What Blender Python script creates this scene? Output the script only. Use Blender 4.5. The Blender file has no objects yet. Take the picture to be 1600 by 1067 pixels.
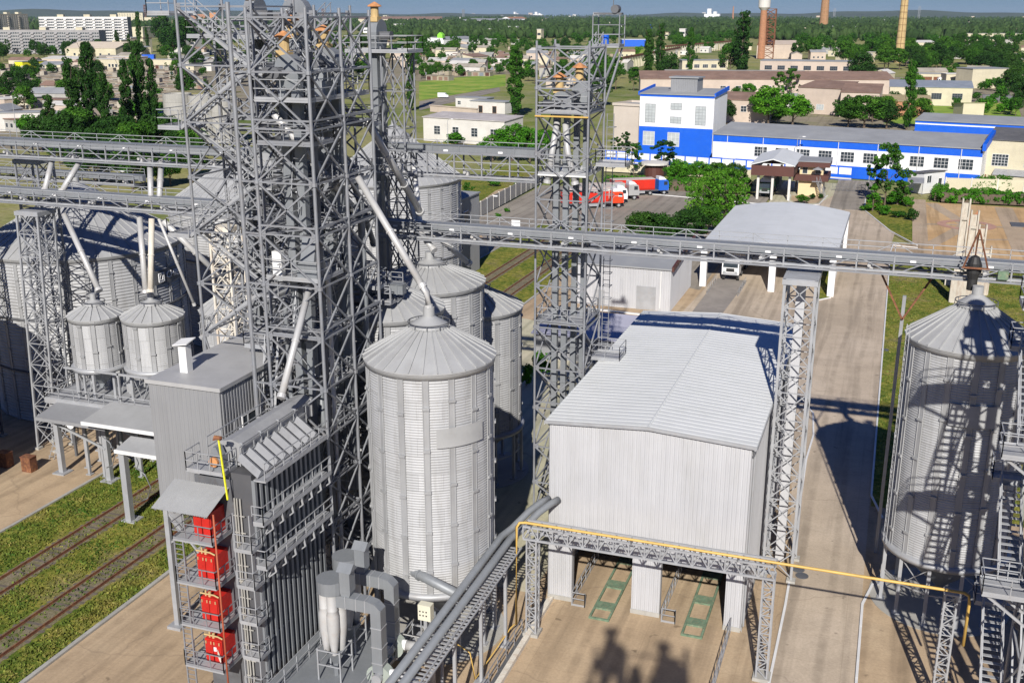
import bpy, math, random
import numpy as np
from mathutils import Vector, Matrix
rnd = random.Random(7)
R = math.radians
scene = bpy.context.scene
COL = scene.collection

# ------------------------------------------------------------------ camera
HEAD, PITCH, FPX, CAMZ = R(19.5), R(17.0), 1675.0, 38.0
cam_d = bpy.data.cameras.new("camera")
cam = bpy.data.objects.new("camera", cam_d)
COL.objects.link(cam)
cam.location = (0, 0, CAMZ)
cam.rotation_euler = (R(90) - PITCH, 0, HEAD)
cam_d.sensor_width = 36
cam_d.lens = 36 * FPX / 1600
cam_d.clip_start = 0.5
cam_d.clip_end = 60000
scene.camera = cam

# ------------------------------------------------------------------ sky and sun
SUN_EL, SUN_AZ = R(32.5), R(167.7)
world = bpy.data.worlds.new("World")
scene.world = world
world.use_nodes = True
wt = world.node_tree
wt.nodes.clear()
sky = wt.nodes.new("ShaderNodeTexSky")
sky.sky_type = 'NISHITA'
sky.sun_disc = False
sky.sun_elevation = SUN_EL
sky.sun_rotation = SUN_AZ
sky.air_density = 1.0
sky.dust_density = 0.15
sky.ozone_density = 2.0
bg = wt.nodes.new("ShaderNodeBackground")
bg.inputs[1].default_value = 0.05
wo = wt.nodes.new("ShaderNodeOutputWorld")
tint = wt.nodes.new("ShaderNodeMix")          # clean blue summer air
tint.data_type = 'RGBA'; tint.blend_type = 'MULTIPLY'; tint.inputs[0].default_value = 1.0
tint.inputs[7].default_value = (0.31, 0.50, 1.02, 1)
wt.links.new(sky.outputs[0], tint.inputs[6])
wt.links.new(tint.outputs[2], bg.inputs[0])
wt.links.new(bg.outputs[0], wo.inputs[0])
sun_d = bpy.data.lights.new("sun", 'SUN')
sun_d.energy = 5.0
sun_d.angle = R(0.5)
sun_d.color = (1.0, 0.95, 0.88)
sun = bpy.data.objects.new("sun", sun_d)
COL.objects.link(sun)
sdir = Vector((math.sin(SUN_AZ) * math.cos(SUN_EL), math.cos(SUN_AZ) * math.cos(SUN_EL), math.sin(SUN_EL)))
sun.rotation_euler = (-sdir).to_track_quat('-Z', 'Y').to_euler()
sun.location = (40, -80, 120)
scene.view_settings.view_transform = 'Standard'
scene.view_settings.look = 'None'
scene.view_settings.exposure = 0.32
scene.view_settings.gamma = 1.0
scene.view_settings.use_curve_mapping = False

# ------------------------------------------------------------------ geometry of the site: ground point seen at a pixel of the survey photo
_f = Vector((-math.sin(HEAD) * math.cos(PITCH), math.cos(HEAD) * math.cos(PITCH), -math.sin(PITCH)))
_r = Vector((math.cos(HEAD), math.sin(HEAD), 0))
_u = _r.cross(_f)
def G(px, py, z=0.0):
    d = _f * FPX + _r * (px - 800) - _u * (py - 533.5)
    t = (z - CAMZ) / d.z
    return Vector((d.x * t, d.y * t, z))
def mpp(p):            # metres per photo pixel at a ground point
    return math.hypot(p[0], p[1]) / FPX * 1.03

# ------------------------------------------------------------------ materials
MATS = {}
def nodes_of(name):
    m = bpy.data.materials.new(name)
    m.use_nodes = True
    nt = m.node_tree
    return m, nt, nt.nodes["Principled BSDF"]
def coords(nt, kind='Object'):
    return nt.nodes.new("ShaderNodeTexCoord").outputs[kind]
def noise(nt, vec, scale, detail=4, rough=0.6, vscale=None):
    if vscale:
        mp = nt.nodes.new("ShaderNodeMapping")
        mp.inputs['Scale'].default_value = vscale
        nt.links.new(vec, mp.inputs[0]); vec = mp.outputs[0]
    n = nt.nodes.new("ShaderNodeTexNoise")
    n.inputs['Scale'].default_value = scale
    n.inputs['Detail'].default_value = detail
    n.inputs['Roughness'].default_value = rough
    nt.links.new(vec, n.inputs['Vector'])
    return n.outputs['Fac']
def ramp(nt, fac, stops):
    r = nt.nodes.new("ShaderNodeValToRGB")
    e = r.color_ramp.elements
    while len(e) < len(stops): e.new(0.5)
    for i, (p, c) in enumerate(stops):
        e[i].position = p
        e[i].color = (c[0], c[1], c[2], 1)
    nt.links.new(fac, r.inputs[0])
    return r.outputs[0]
def mixc(nt, fac, a, b, mode='MIX'):
    m = nt.nodes.new("ShaderNodeMix")
    m.data_type = 'RGBA'; m.blend_type = mode
    if isinstance(fac, (int, float)): m.inputs[0].default_value = fac
    else: nt.links.new(fac, m.inputs[0])
    for s, x in ((6, a), (7, b)):
        if isinstance(x, (tuple, list)): m.inputs[s].default_value = (x[0], x[1], x[2], 1)
        else: nt.links.new(x, m.inputs[s])
    return m.outputs[2]
def bump(nt, bsdf, h, strength, dist=0.05):
    b = nt.nodes.new("ShaderNodeBump")
    b.inputs['Strength'].default_value = strength
    b.inputs['Distance'].default_value = dist
    nt.links.new(h, b.inputs['Height'])
    nt.links.new(b.outputs[0], bsdf.inputs['Normal'])
def mat(name, col, rough=0.7, metal=0.0, var=0.12, scale=0.7, stain=None, stain_amt=0.35, streak=False, bmp=0.0, spec=None):
    if name in MATS: return MATS[name]
    m, nt, b = nodes_of(name)
    co = coords(nt)
    n1 = noise(nt, co, scale, 6)
    lo = tuple(c * (1 - var) for c in col); hi = tuple(min(1, c * (1 + var)) for c in col)
    c = ramp(nt, n1, [(0.3, lo), (0.7, hi)])
    if stain:
        n2 = noise(nt, co, scale * 2.3, 8, 0.7, (1, 1, 0.15) if streak else None)
        f = ramp(nt, n2, [(0.5, (0, 0, 0)), (0.72, (stain_amt,) * 3)])
        c = mixc(nt, f, c, stain)
        if streak:
            n3 = noise(nt, co, scale * 9, 6, 0.7, (1, 1, 0.05))
            c = mixc(nt, 1.0, c, ramp(nt, n3, [(0.3, (0.92,) * 3), (0.7, (1.04,) * 3)]), 'MULTIPLY')
    nt.links.new(c, b.inputs['Base Color'])
    b.inputs['Roughness'].default_value = rough
    b.inputs['Metallic'].default_value = metal
    if spec is not None: b.inputs['Specular IOR Level'].default_value = spec
    if bmp:
        bump(nt, b, noise(nt, co, scale * 12, 4), bmp)
    MATS[name] = m
    return m

GALV = mat('galvanised_sheet', (0.36, 0.365, 0.37), 0.5, 0.25, 0.12, 0.35, (0.24, 0.24, 0.235), 0.45, True)
GALVR = mat('galvanised_roof', (0.37, 0.375, 0.375), 0.55, 0.15, 0.10, 0.4, (0.26, 0.255, 0.25), 0.4)
STEEL = mat('painted_steel', (0.24, 0.25, 0.27), 0.5, 0.2, 0.14, 0.9, (0.22, 0.17, 0.13), 0.3)
STEELL = mat('light_steel', (0.35, 0.36, 0.375), 0.5, 0.2, 0.12, 0.9, (0.35, 0.3, 0.25), 0.3)
STEELD = mat('dark_steel', (0.13, 0.135, 0.145), 0.6, 0.3, 0.2, 0.9, (0.09, 0.07, 0.06), 0.5)
DUCT = mat('duct_sheet', (0.22, 0.235, 0.25), 0.5, 0.2, 0.1, 0.5, (0.25, 0.25, 0.25), 0.3, True)
SPOUT = mat('pale_pipe', (0.46, 0.46, 0.455), 0.45, 0.15, 0.08, 0.8, (0.4, 0.3, 0.22), 0.3)
WHITE = mat('white_paint', (0.66, 0.66, 0.65), 0.55, 0, 0.06, 0.5, (0.5, 0.48, 0.45), 0.25)
CLAD = mat('pale_cladding', (0.475, 0.48, 0.495), 0.5, 0.1, 0.05, 0.25, (0.36, 0.36, 0.35), 0.5, True)
CLADG = mat('grey_cladding', (0.27, 0.275, 0.285), 0.5, 0.15, 0.06, 0.3, (0.26, 0.26, 0.26), 0.35, True)
ROOFW = mat('pale_roof_sheet', (0.62, 0.635, 0.63), 0.55, 0.0, 0.05, 0.2, (0.5, 0.52, 0.49), 0.45)
ROOFG = mat('grey_roof', (0.28, 0.29, 0.30), 0.7, 0.05, 0.12, 0.15, (0.38, 0.38, 0.36), 0.4)
ROOFD = mat('dark_felt_roof', (0.10, 0.10, 0.105), 0.85, 0, 0.25, 0.2, (0.2, 0.19, 0.18), 0.5)
ROOFB = mat('brown_roof', (0.22, 0.14, 0.105), 0.85, 0, 0.2, 0.15, (0.33, 0.24, 0.19), 0.5)
CONC = mat('raw_concrete', (0.36, 0.35, 0.32), 0.9, 0, 0.15, 0.3, (0.24, 0.23, 0.2), 0.5, True, 0.3)
CREAM = mat('cream_render', (0.55, 0.50, 0.36), 0.9, 0, 0.1, 0.15, (0.4, 0.36, 0.27), 0.5)
PINK = mat('pink_render', (0.50, 0.415, 0.34), 0.9, 0, 0.1, 0.15, (0.4, 0.33, 0.27), 0.5)
PWHITE = mat('white_render', (0.58, 0.56, 0.52), 0.9, 0, 0.1, 0.15, (0.4, 0.38, 0.34), 0.4)
BLUE = mat('blue_paint', (0.004, 0.10, 0.60), 0.5, 0, 0.06, 0.3, (0.05, 0.18, 0.55), 0.3)
BRIGHTW = mat('bright_white_cladding', (0.78, 0.78, 0.78), 0.5, 0, 0.04, 0.2, (0.62, 0.62, 0.6), .3, True)
BROWN = mat('brown_cladding', (0.085, 0.03, 0.022), 0.6, 0, 0.1, 0.4)
RUST = mat('rust', (0.16, 0.065, 0.035), 0.85, 0.1, 0.35, 1.5, (0.5, 0.24, 0.08), 0.6)
RUSTO = mat('orange_rust', (0.50, 0.22, 0.08), 0.8, 0, 0.35, 2.5, (0.36, 0.3, 0.26), 0.6)
RED = mat('red_enamel', (0.50, 0.018, 0.012), 0.5, 0.05, 0.25, 1.2, (0.25, 0.03, 0.02), 0.5)
YEL = mat('yellow_paint', (0.56, 0.36, 0.09), 0.5, 0, 0.12, 0.8, (0.5, 0.36, 0.12), 0.3)
YELB = mat('bright_yellow', (0.75, 0.72, 0.03), 0.5, 0, 0.1, 1)
GREENP = mat('worn_green_paint', (0.13, 0.20, 0.13), 0.8, 0, 0.3, 2.5, (0.34, 0.28, 0.19), 0.8)
GLASS = mat('dark_glass', (0.035, 0.045, 0.055), 0.12, 0, 0.3, 0.6)
GLASSL = mat('milky_glass', (0.42, 0.45, 0.45), 0.3, 0, 0.15, 0.8)
BLACK = mat('black_rubber', (0.02, 0.02, 0.02), 0.8, 0, 0.2, 2)
BRICK = mat('red_brick', (0.36, 0.17, 0.09), 0.9, 0, 0.2, 0.8, (0.45, 0.3, 0.2), 0.5)
TRUNK = mat('bark', (0.12, 0.09, 0.065), 0.95, 0, 0.3, 3)
SLEEP = mat('weathered_timber', (0.12, 0.10, 0.08), 0.95, 0, 0.3, 3)
OCRE = mat('yellow_brick', (0.50, 0.36, 0.17), 0.9, 0, 0.15, 0.6, (0.3, 0.2, 0.1), 0.5)
STONEW = mat('whitewashed_concrete', (0.62, 0.58, 0.50), 0.9, 0, 0.12, 0.8, (0.36, 0.2, 0.1), 0.6, True, 0.3)
NAVY = mat('navy_roof', (0.09, 0.12, 0.17), 0.6, 0.1, 0.1, 0.2)

def silo_sheet():
    m, nt, b = nodes_of('silo_sheet'); co = coords(nt)
    sx = nt.nodes.new("ShaderNodeSeparateXYZ"); nt.links.new(co, sx.inputs[0])
    at = nt.nodes.new("ShaderNodeMath"); at.operation = 'ARCTAN2'; nt.links.new(sx.outputs[1], at.inputs[0]); nt.links.new(sx.outputs[0], at.inputs[1])
    ml = nt.nodes.new("ShaderNodeMath"); ml.operation = 'MULTIPLY'; ml.inputs[1].default_value = 5.0; nt.links.new(at.outputs[0], ml.inputs[0])
    cb = nt.nodes.new("ShaderNodeCombineXYZ"); nt.links.new(ml.outputs[0], cb.inputs[0]); nt.links.new(sx.outputs[2], cb.inputs[1])
    br = nt.nodes.new("ShaderNodeTexBrick"); br.inputs['Scale'].default_value = 1; br.inputs['Brick Width'].default_value = 1.963; br.inputs['Row Height'].default_value = 1.12
    br.inputs['Mortar Size'].default_value = 0.012; br.inputs['Color1'].default_value = (0.36, 0.365, 0.37, 1); br.inputs['Color2'].default_value = (0.42, 0.425, 0.43, 1); br.inputs['Mortar'].default_value = (0.24, 0.24, 0.24, 1)
    nt.links.new(cb.outputs[0], br.inputs['Vector'])
    st = noise(nt, cb.outputs[0], 1.6, 7, 0.7, (1, 0.12, 1))
    c = mixc(nt, ramp(nt, st, [(0.48, (0, 0, 0)), (0.72, (0.55,) * 3)]), br.outputs['Color'], (0.22, 0.215, 0.205))
    rs = noise(nt, cb.outputs[0], 3.2, 5, 0.7, (1, 0.10, 1))
    c = mixc(nt, ramp(nt, rs, [(0.66, (0, 0, 0)), (0.76, (0.35,) * 3)]), c, (0.23, 0.15, 0.09))
    nt.links.new(c, b.inputs['Base Color']); b.inputs['Roughness'].default_value = 0.62; b.inputs['Metallic'].default_value = 0.12
    return m
SILOW = silo_sheet()
def foliage(name, dark, mid, light, trans=0.25):
    m, nt, b = nodes_of(name)
    oi = nt.nodes.new("ShaderNodeObjectInfo")
    geo = nt.nodes.new("ShaderNodeNewGeometry")
    n = noise(nt, coords(nt), 0.35, 3)
    a = ramp(nt, n, [(0.35, dark), (0.52, mid), (0.68, light)])
    v = ramp(nt, geo.outputs['Random Per Island'], [(0, (0.65,) * 3), (1, (1.35,) * 3)])
    c = mixc(nt, 1.0, a, v, 'MULTIPLY')
    v2 = ramp(nt, oi.outputs['Random'], [(0, (0.72, 0.8, 0.75)), (0.5, (1, 1, 1)), (1, (1.3, 1.15, 1.0))])
    c = mixc(nt, 1.0, c, v2, 'MULTIPLY')
    nt.links.new(c, b.inputs['Base Color'])
    b.inputs['Roughness'].default_value = 0.75
    b.inputs['Specular IOR Level'].default_value = 0.2
    tr = nt.nodes.new("ShaderNodeBsdfTranslucent")
    nt.links.new(c, tr.inputs[0])
    mx = nt.nodes.new("ShaderNodeMixShader"); mx.inputs[0].default_value = trans
    out = nt.nodes["Material Output"]
    nt.links.new(b.outputs[0], mx.inputs[1]); nt.links.new(tr.outputs[0], mx.inputs[2])
    nt.links.new(mx.outputs[0], out.inputs[0])
    return m
LEAF = foliage('leaves', (0.025, 0.085, 0.008), (0.045, 0.14, 0.012), (0.085, 0.21, 0.02))
LEAFD = foliage('dark_leaves', (0.016, 0.055, 0.008), (0.028, 0.085, 0.012), (0.05, 0.13, 0.018))
LEAFB = foliage('bright_leaves', (0.04, 0.15, 0.008), (0.065, 0.22, 0.012), (0.11, 0.29, 0.02))
PINE = foliage('pine_needles', (0.02, 0.045, 0.015), (0.03, 0.065, 0.02), (0.05, 0.09, 0.025), 0.1)

# ------------------------------------------------------------------ mesh building
def perp(d):
    d = d.normalized()
    up = Vector((0, 0, 1)) if abs(d.z) < 0.95 else Vector((0, 1, 0))
    s = d.cross(up).normalized()
    return s, s.cross(d).normalized()
class MB:
    def __init__(s): s.v = []; s.f = []
    def add(s, vs, fs):
        o = len(s.v); s.v += [tuple(x) for x in vs]; s.f += [tuple(i + o for i in q) for q in fs]; return s
    def box(s, x0, y0, z0, x1, y1, z1):
        return s.add([(x0, y0, z0), (x1, y0, z0), (x1, y1, z0), (x0, y1, z0), (x0, y0, z1), (x1, y0, z1), (x1, y1, z1), (x0, y1, z1)],
                     [(0, 3, 2, 1), (4, 5, 6, 7), (0, 1, 5, 4), (1, 2, 6, 5), (2, 3, 7, 6), (3, 0, 4, 7)])
    def bar(s, p, q, w, h=None):
        h = h or w; p = Vector(p); q = Vector(q); a, b = perp(q - p); a = a * w / 2; b = b * h / 2
        return s.add([p - a - b, p + a - b, p + a + b, p - a + b, q - a - b, q + a - b, q + a + b, q - a + b],
                     [(0, 3, 2, 1), (4, 5, 6, 7), (0, 1, 5, 4), (1, 2, 6, 5), (2, 3, 7, 6), (3, 0, 4, 7)])
    def tube(s, p, q, r, n=8, r2=None, cap=True):
        r2 = r if r2 is None else r2
        p = Vector(p); q = Vector(q); a, b = perp(q - p)
        vs = []
        for c, rr in ((p, r), (q, r2)):
            for i in range(n):
                t = 2 * math.pi * i / n
                vs.append(c + a * math.cos(t) * rr + b * math.sin(t) * rr)
        fs = [(i, (i + 1) % n, n + (i + 1) % n, n + i) for i in range(n)]
        if cap: fs += [tuple(range(n - 1, -1, -1)), tuple(range(n, 2 * n))]
        return s.add(vs, fs)
    def path(s, pts, r, n=8):
        pts = [Vector(p) for p in pts]
        rings = []
        for i, p in enumerate(pts):
            d = (pts[min(i + 1, len(pts) - 1)] - pts[max(i - 1, 0)])
            if i and i < len(pts) - 1: d = (pts[i + 1] - p).normalized() + (p - pts[i - 1]).normalized()
            a, b = perp(d)
            rings.append([p + a * math.cos(2 * math.pi * k / n) * r + b * math.sin(2 * math.pi * k / n) * r for k in range(n)])
        vs = [x for q in rings for x in q]
        fs = []
        for j in range(len(pts) - 1):
            for k in range(n):
                fs.append((j * n + k, j * n + (k + 1) % n, (j + 1) * n + (k + 1) % n, (j + 1) * n + k))
        fs += [tuple(range(n - 1, -1, -1)), tuple(range((len(pts) - 1) * n, len(pts) * n))]
        return s.add(vs, fs)
    def lathe(s, cx, cy, prof, n=48, cap=False):
        vs = []
        for r, z in prof:
            for i in range(n):
                t = 2 * math.pi * i / n
                vs.append((cx + r * math.cos(t), cy + r * math.sin(t), z))
        fs = []
        for j in range(len(prof) - 1):
            for i in range(n):
                fs.append((j * n + i, j * n + (i + 1) % n, (j + 1) * n + (i + 1) % n, (j + 1) * n + i))
        if cap: fs += [tuple(range(n - 1, -1, -1)), tuple(range((len(prof) - 1) * n, len(prof) * n))]
        return s.add(vs, fs)
    def prism(s, pts, z0, z1):
        n = len(pts)
        a = sum(pts[i][0] * pts[(i + 1) % n][1] - pts[(i + 1) % n][0] * pts[i][1] for i in range(n))
        if a < 0: pts = pts[::-1]
        return s.add([(p[0], p[1], z0) for p in pts] + [(p[0], p[1], z1) for p in pts],
                     [tuple(range(n - 1, -1, -1)), tuple(range(n, 2 * n))] + [(i, (i + 1) % n, n + (i + 1) % n, n + i) for i in range(n)])
    def profx(s, pts, x0, x1):      # polygon in (y,z) extruded along x
        n = len(pts)
        a = sum(pts[i][0] * pts[(i + 1) % n][1] - pts[(i + 1) % n][0] * pts[i][1] for i in range(n))
        if a < 0: pts = pts[::-1]
        return s.add([(x0, p[0], p[1]) for p in pts] + [(x1, p[0], p[1]) for p in pts],
                     [tuple(range(n - 1, -1, -1)), tuple(range(n, 2 * n))] + [(i, (i + 1) % n, n + (i + 1) % n, n + i) for i in range(n)])
    def profy(s, pts, y0, y1):      # polygon in (x,z) extruded along y
        n = len(pts)
        a = sum(pts[i][0] * pts[(i + 1) % n][1] - pts[(i + 1) % n][0] * pts[i][1] for i in range(n))
        if a > 0: pts = pts[::-1]
        return s.add([(p[0], y0, p[1]) for p in pts] + [(p[0], y1, p[1]) for p in pts],
                     [tuple(range(n - 1, -1, -1)), tuple(range(n, 2 * n))] + [(i, (i + 1) % n, n + (i + 1) % n, n + i) for i in range(n)])
    def poly(s, pts): return s.add(pts, [tuple(range(len(pts)))])
    def corr(s, p0, p1, z0, z1, pitch=0.28, dep=0.04, off=0.0):   # ribbed sheet wall p0->p1, outward to the right of travel; z1 may be a function of distance
        p0 = Vector(p0[:2]); p1 = Vector(p1[:2]); L = (p1 - p0).length; d = (p1 - p0) / L; nrm = Vector((d.y, -d.x))
        n = max(1, int(round(L / pitch))); pt = L / n; xs = []
        for i in range(n):
            for a, o in ((0, 0), (0.3, 0), (0.42, 1), (0.88, 1)): xs.append(((i + a) * pt, o * dep + off))
        xs.append((L, off))
        vs = []
        for x, o in xs:
            q = p0 + d * x + nrm * o
            zt = z1(x) if callable(z1) else z1
            vs += [(q.x, q.y, z0), (q.x, q.y, zt)]
        return s.add(vs, [(2 * i, 2 * i + 2, 2 * i + 3, 2 * i + 1) for i in range(len(xs) - 1)])
    def build(s, name, m, root=None, smooth=False, label=None):
        me = bpy.data.meshes.new(name)
        off = Vector(root.get('_w', (0, 0, 0))) if root else Vector((0, 0, 0))
        vs = [(x - off.x, y - off.y, z - off.z) for x, y, z in s.v] if root else s.v
        me.from_pydata(vs, [], s.f)
        me.materials.append(m)
        if smooth: me.polygons.foreach_set('use_smooth', [True] * len(me.polygons))
        o = bpy.data.objects.new(name, me)
        COL.objects.link(o)
        if root:
            o.parent = root
            if '_w' in root: o['_w'] = root['_w']
        if label: o['label'] = label
        return o
def thing(name, label, cat, loc=(0, 0, 0), rz=0, group=None, world=True):
    o = bpy.data.objects.new(name, None)
    COL.objects.link(o)
    o.empty_display_size = 0.5
    o.location = loc; o.rotation_euler = (0, 0, rz)
    o['label'] = label; o['category'] = cat
    if group: o['group'] = group
    if world and rz == 0: o['_w'] = tuple(loc)
    return o
def tag(o, label, cat, group=None):
    o['label'] = label; o['category'] = cat
    if group: o['group'] = group
    return o
def struct(o): o['kind'] = 'structure'; return o
def copy_tree(o, parent=None):
    c = o.copy(); COL.objects.link(c); c.parent = parent
    for ch in o.children: copy_tree(ch, c)
    return c

# ------------------------------------------------------------------ steelwork
def lattice(mb, cx, cy, z0, z1, wx, wy, bay, leg=0.09, br=0.05, cx1=None, cy1=None, diag='Z'):
    cx1 = cx if cx1 is None else cx1; cy1 = cy if cy1 is None else cy1
    def cor(z):
        t = (z - z0) / (z1 - z0); x = cx + (cx1 - cx) * t; y = cy + (cy1 - cy) * t
        return [Vector((x + a * wx / 2, y + b * wy / 2, z)) for a, b in ((-1, -1), (1, -1), (1, 1), (-1, 1))]
    b, t = cor(z0), cor(z1)
    for i in range(4): mb.bar(b[i], t[i], leg)
    n = max(1, int(round((z1 - z0) / bay)))
    for k in range(n):
        a, c = cor(z0 + (z1 - z0) * k / n), cor(z0 + (z1 - z0) * (k + 1) / n)
        for i in range(4):
            j = (i + 1) % 4
            mb.bar(c[i], c[j], br)
            if diag == 'X': mb.bar(a[i], c[j], br); mb.bar(a[j], c[i], br)
            elif k % 2: mb.bar(a[i], c[j], br)
            else: mb.bar(a[j], c[i], br)
    return mb
def railing(mb, pts, z, h=1.1, step=1.4, r=0.045, closed=False):
    pts = [Vector((p[0], p[1], z)) for p in pts]
    if closed: pts = pts + [pts[0]]
    for a, b in zip(pts, pts[1:]):
        L = (b - a).length; n = max(1, int(round(L / step)))
        for hh in (h, h * 0.55): mb.bar(a + Vector((0, 0, hh)), b + Vector((0, 0, hh)), r)
        mb.bar(a + Vector((0, 0, 0.08)), b + Vector((0, 0, 0.08)), 0.02, 0.14)
        for i in range(n + 1):
            p = a.lerp(b, i / n); mb.bar(p, p + Vector((0, 0, h)), r)
def stairs(root, a, b, w, m=None, name='stair_flight'):
    a = Vector(a); b = Vector(b); d = b - a; h = Vector((d.x, d.y, 0)).normalized(); s = Vector((h.y, -h.x, 0)) * w / 2
    mb = MB()
    for q in (-1, 1):
        mb.bar(a + s * q, b + s * q, 0.05, 0.2)
        up = Vector((0, 0, 1.0))
        mb.bar(a + s * q + up, b + s * q + up, 0.045); mb.bar(a + s * q + up * 0.5, b + s * q + up * 0.5, 0.035)
        for t in (0.02, 0.34, 0.66, 0.98):
            p = a.lerp(b, t) + s * q; mb.bar(p, p + up, 0.045)
    n = max(3, int(abs(d.z) / 0.24))
    for i in range(n):
        p = a.lerp(b, (i + 0.5) / n)
        mb.bar(p - s, p + s, 0.22, 0.04) if abs(h.y) > abs(h.x) else mb.bar(p - s, p + s, 0.22, 0.04)
    return mb.build(name, m or STEELL, root)
def deck(root, x0, y0, x1, y1, z, m=None, rm=None, open_sides=(), name='platform'):
    p = MB().box(x0, y0, z - 0.12, x1, y1, z).build(name, m or STEELL, root)
    mb = MB()
    cs = [(x0, y0), (x1, y0), (x1, y1), (x0, y1)]
    for i in range(4):
        if i in open_sides: continue
        railing(mb, [cs[i], cs[(i + 1) % 4]], z)
    mb.build('railing', rm or STEELL, root)
    return p
def tower(name, label, x0, y0, x1, y1, z0, levels, lw=0.2, bw=0.11, m=None, cat='lattice tower', group=None, styles='XXXX', dbl=()):
    m = m or STEEL
    t = thing(name, label, cat, ((x0 + x1) / 2, (y0 + y1) / 2, z0), group=group)
    cs = [(x0, y0), (x1, y0), (x1, y1), (x0, y1)]
    zt = levels[0]
    for x, y in cs:
        mb = MB().tube((x, y, z0), (x, y, zt + 0.5), lw * .4, 8)
        mb.box(x - lw, y - lw, z0, x + lw, y + lw, z0 + 0.12)
        for z in levels[1::2]: mb.lathe(x, y, [(lw * 0.5, z - 0.1), (lw * 0.72, z - 0.1), (lw * 0.72, z + 0.1), (lw * 0.5, z + 0.1)], 8)
        mb.build('leg', m, t, False)
    lv = sorted(set(list(levels) + [z0 + 0.3])); bw *= .78
    mb = MB()
    for a, b in zip(lv, lv[1:]):
        for i in range(4):
            p, q = cs[i], cs[(i + 1) % 4]
            mb.bar((p[0], p[1], b), (q[0], q[1], b), bw)
            dx_, dy_ = (q[0] - p[0]), (q[1] - p[1]); L_ = math.hypot(dx_, dy_); ux, uy = dx_ / L_ * .34, dy_ / L_ * .34
            for (e0, e1, sg) in ((p[0], p[1], 1), (q[0], q[1], -1)): mb.bar((e0, e1, b), (e0 + ux * sg, e1 + uy * sg, b), .03, .36) if lw > .2 else None
            if b in dbl: mb.bar((p[0], p[1], b + 0.5), (q[0], q[1], b + 0.5), bw * 1.1)
            st = styles[i]
            if st in 'XZ': mb.bar((p[0], p[1], a), (q[0], q[1], b), bw)
            if st in 'XS': mb.bar((q[0], q[1], a), (p[0], p[1], b), bw)
    mb.build('bracing', m, t)
    return t
def tele(cx, cy, r, z0, z1, pitch, amp):
    n = int((z1 - z0) / pitch); pr = []
    for i in range(n):
        z = z0 + (z1 - z0) * i / n; h = (z1 - z0) / n
        pr += [(r - amp, z), (r - amp * 0.3, z + h * 0.22), (r + amp, z + h * 0.5), (r - amp * 0.3, z + h * 0.78)]
    pr.append((r - amp, z1)); return pr
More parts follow.
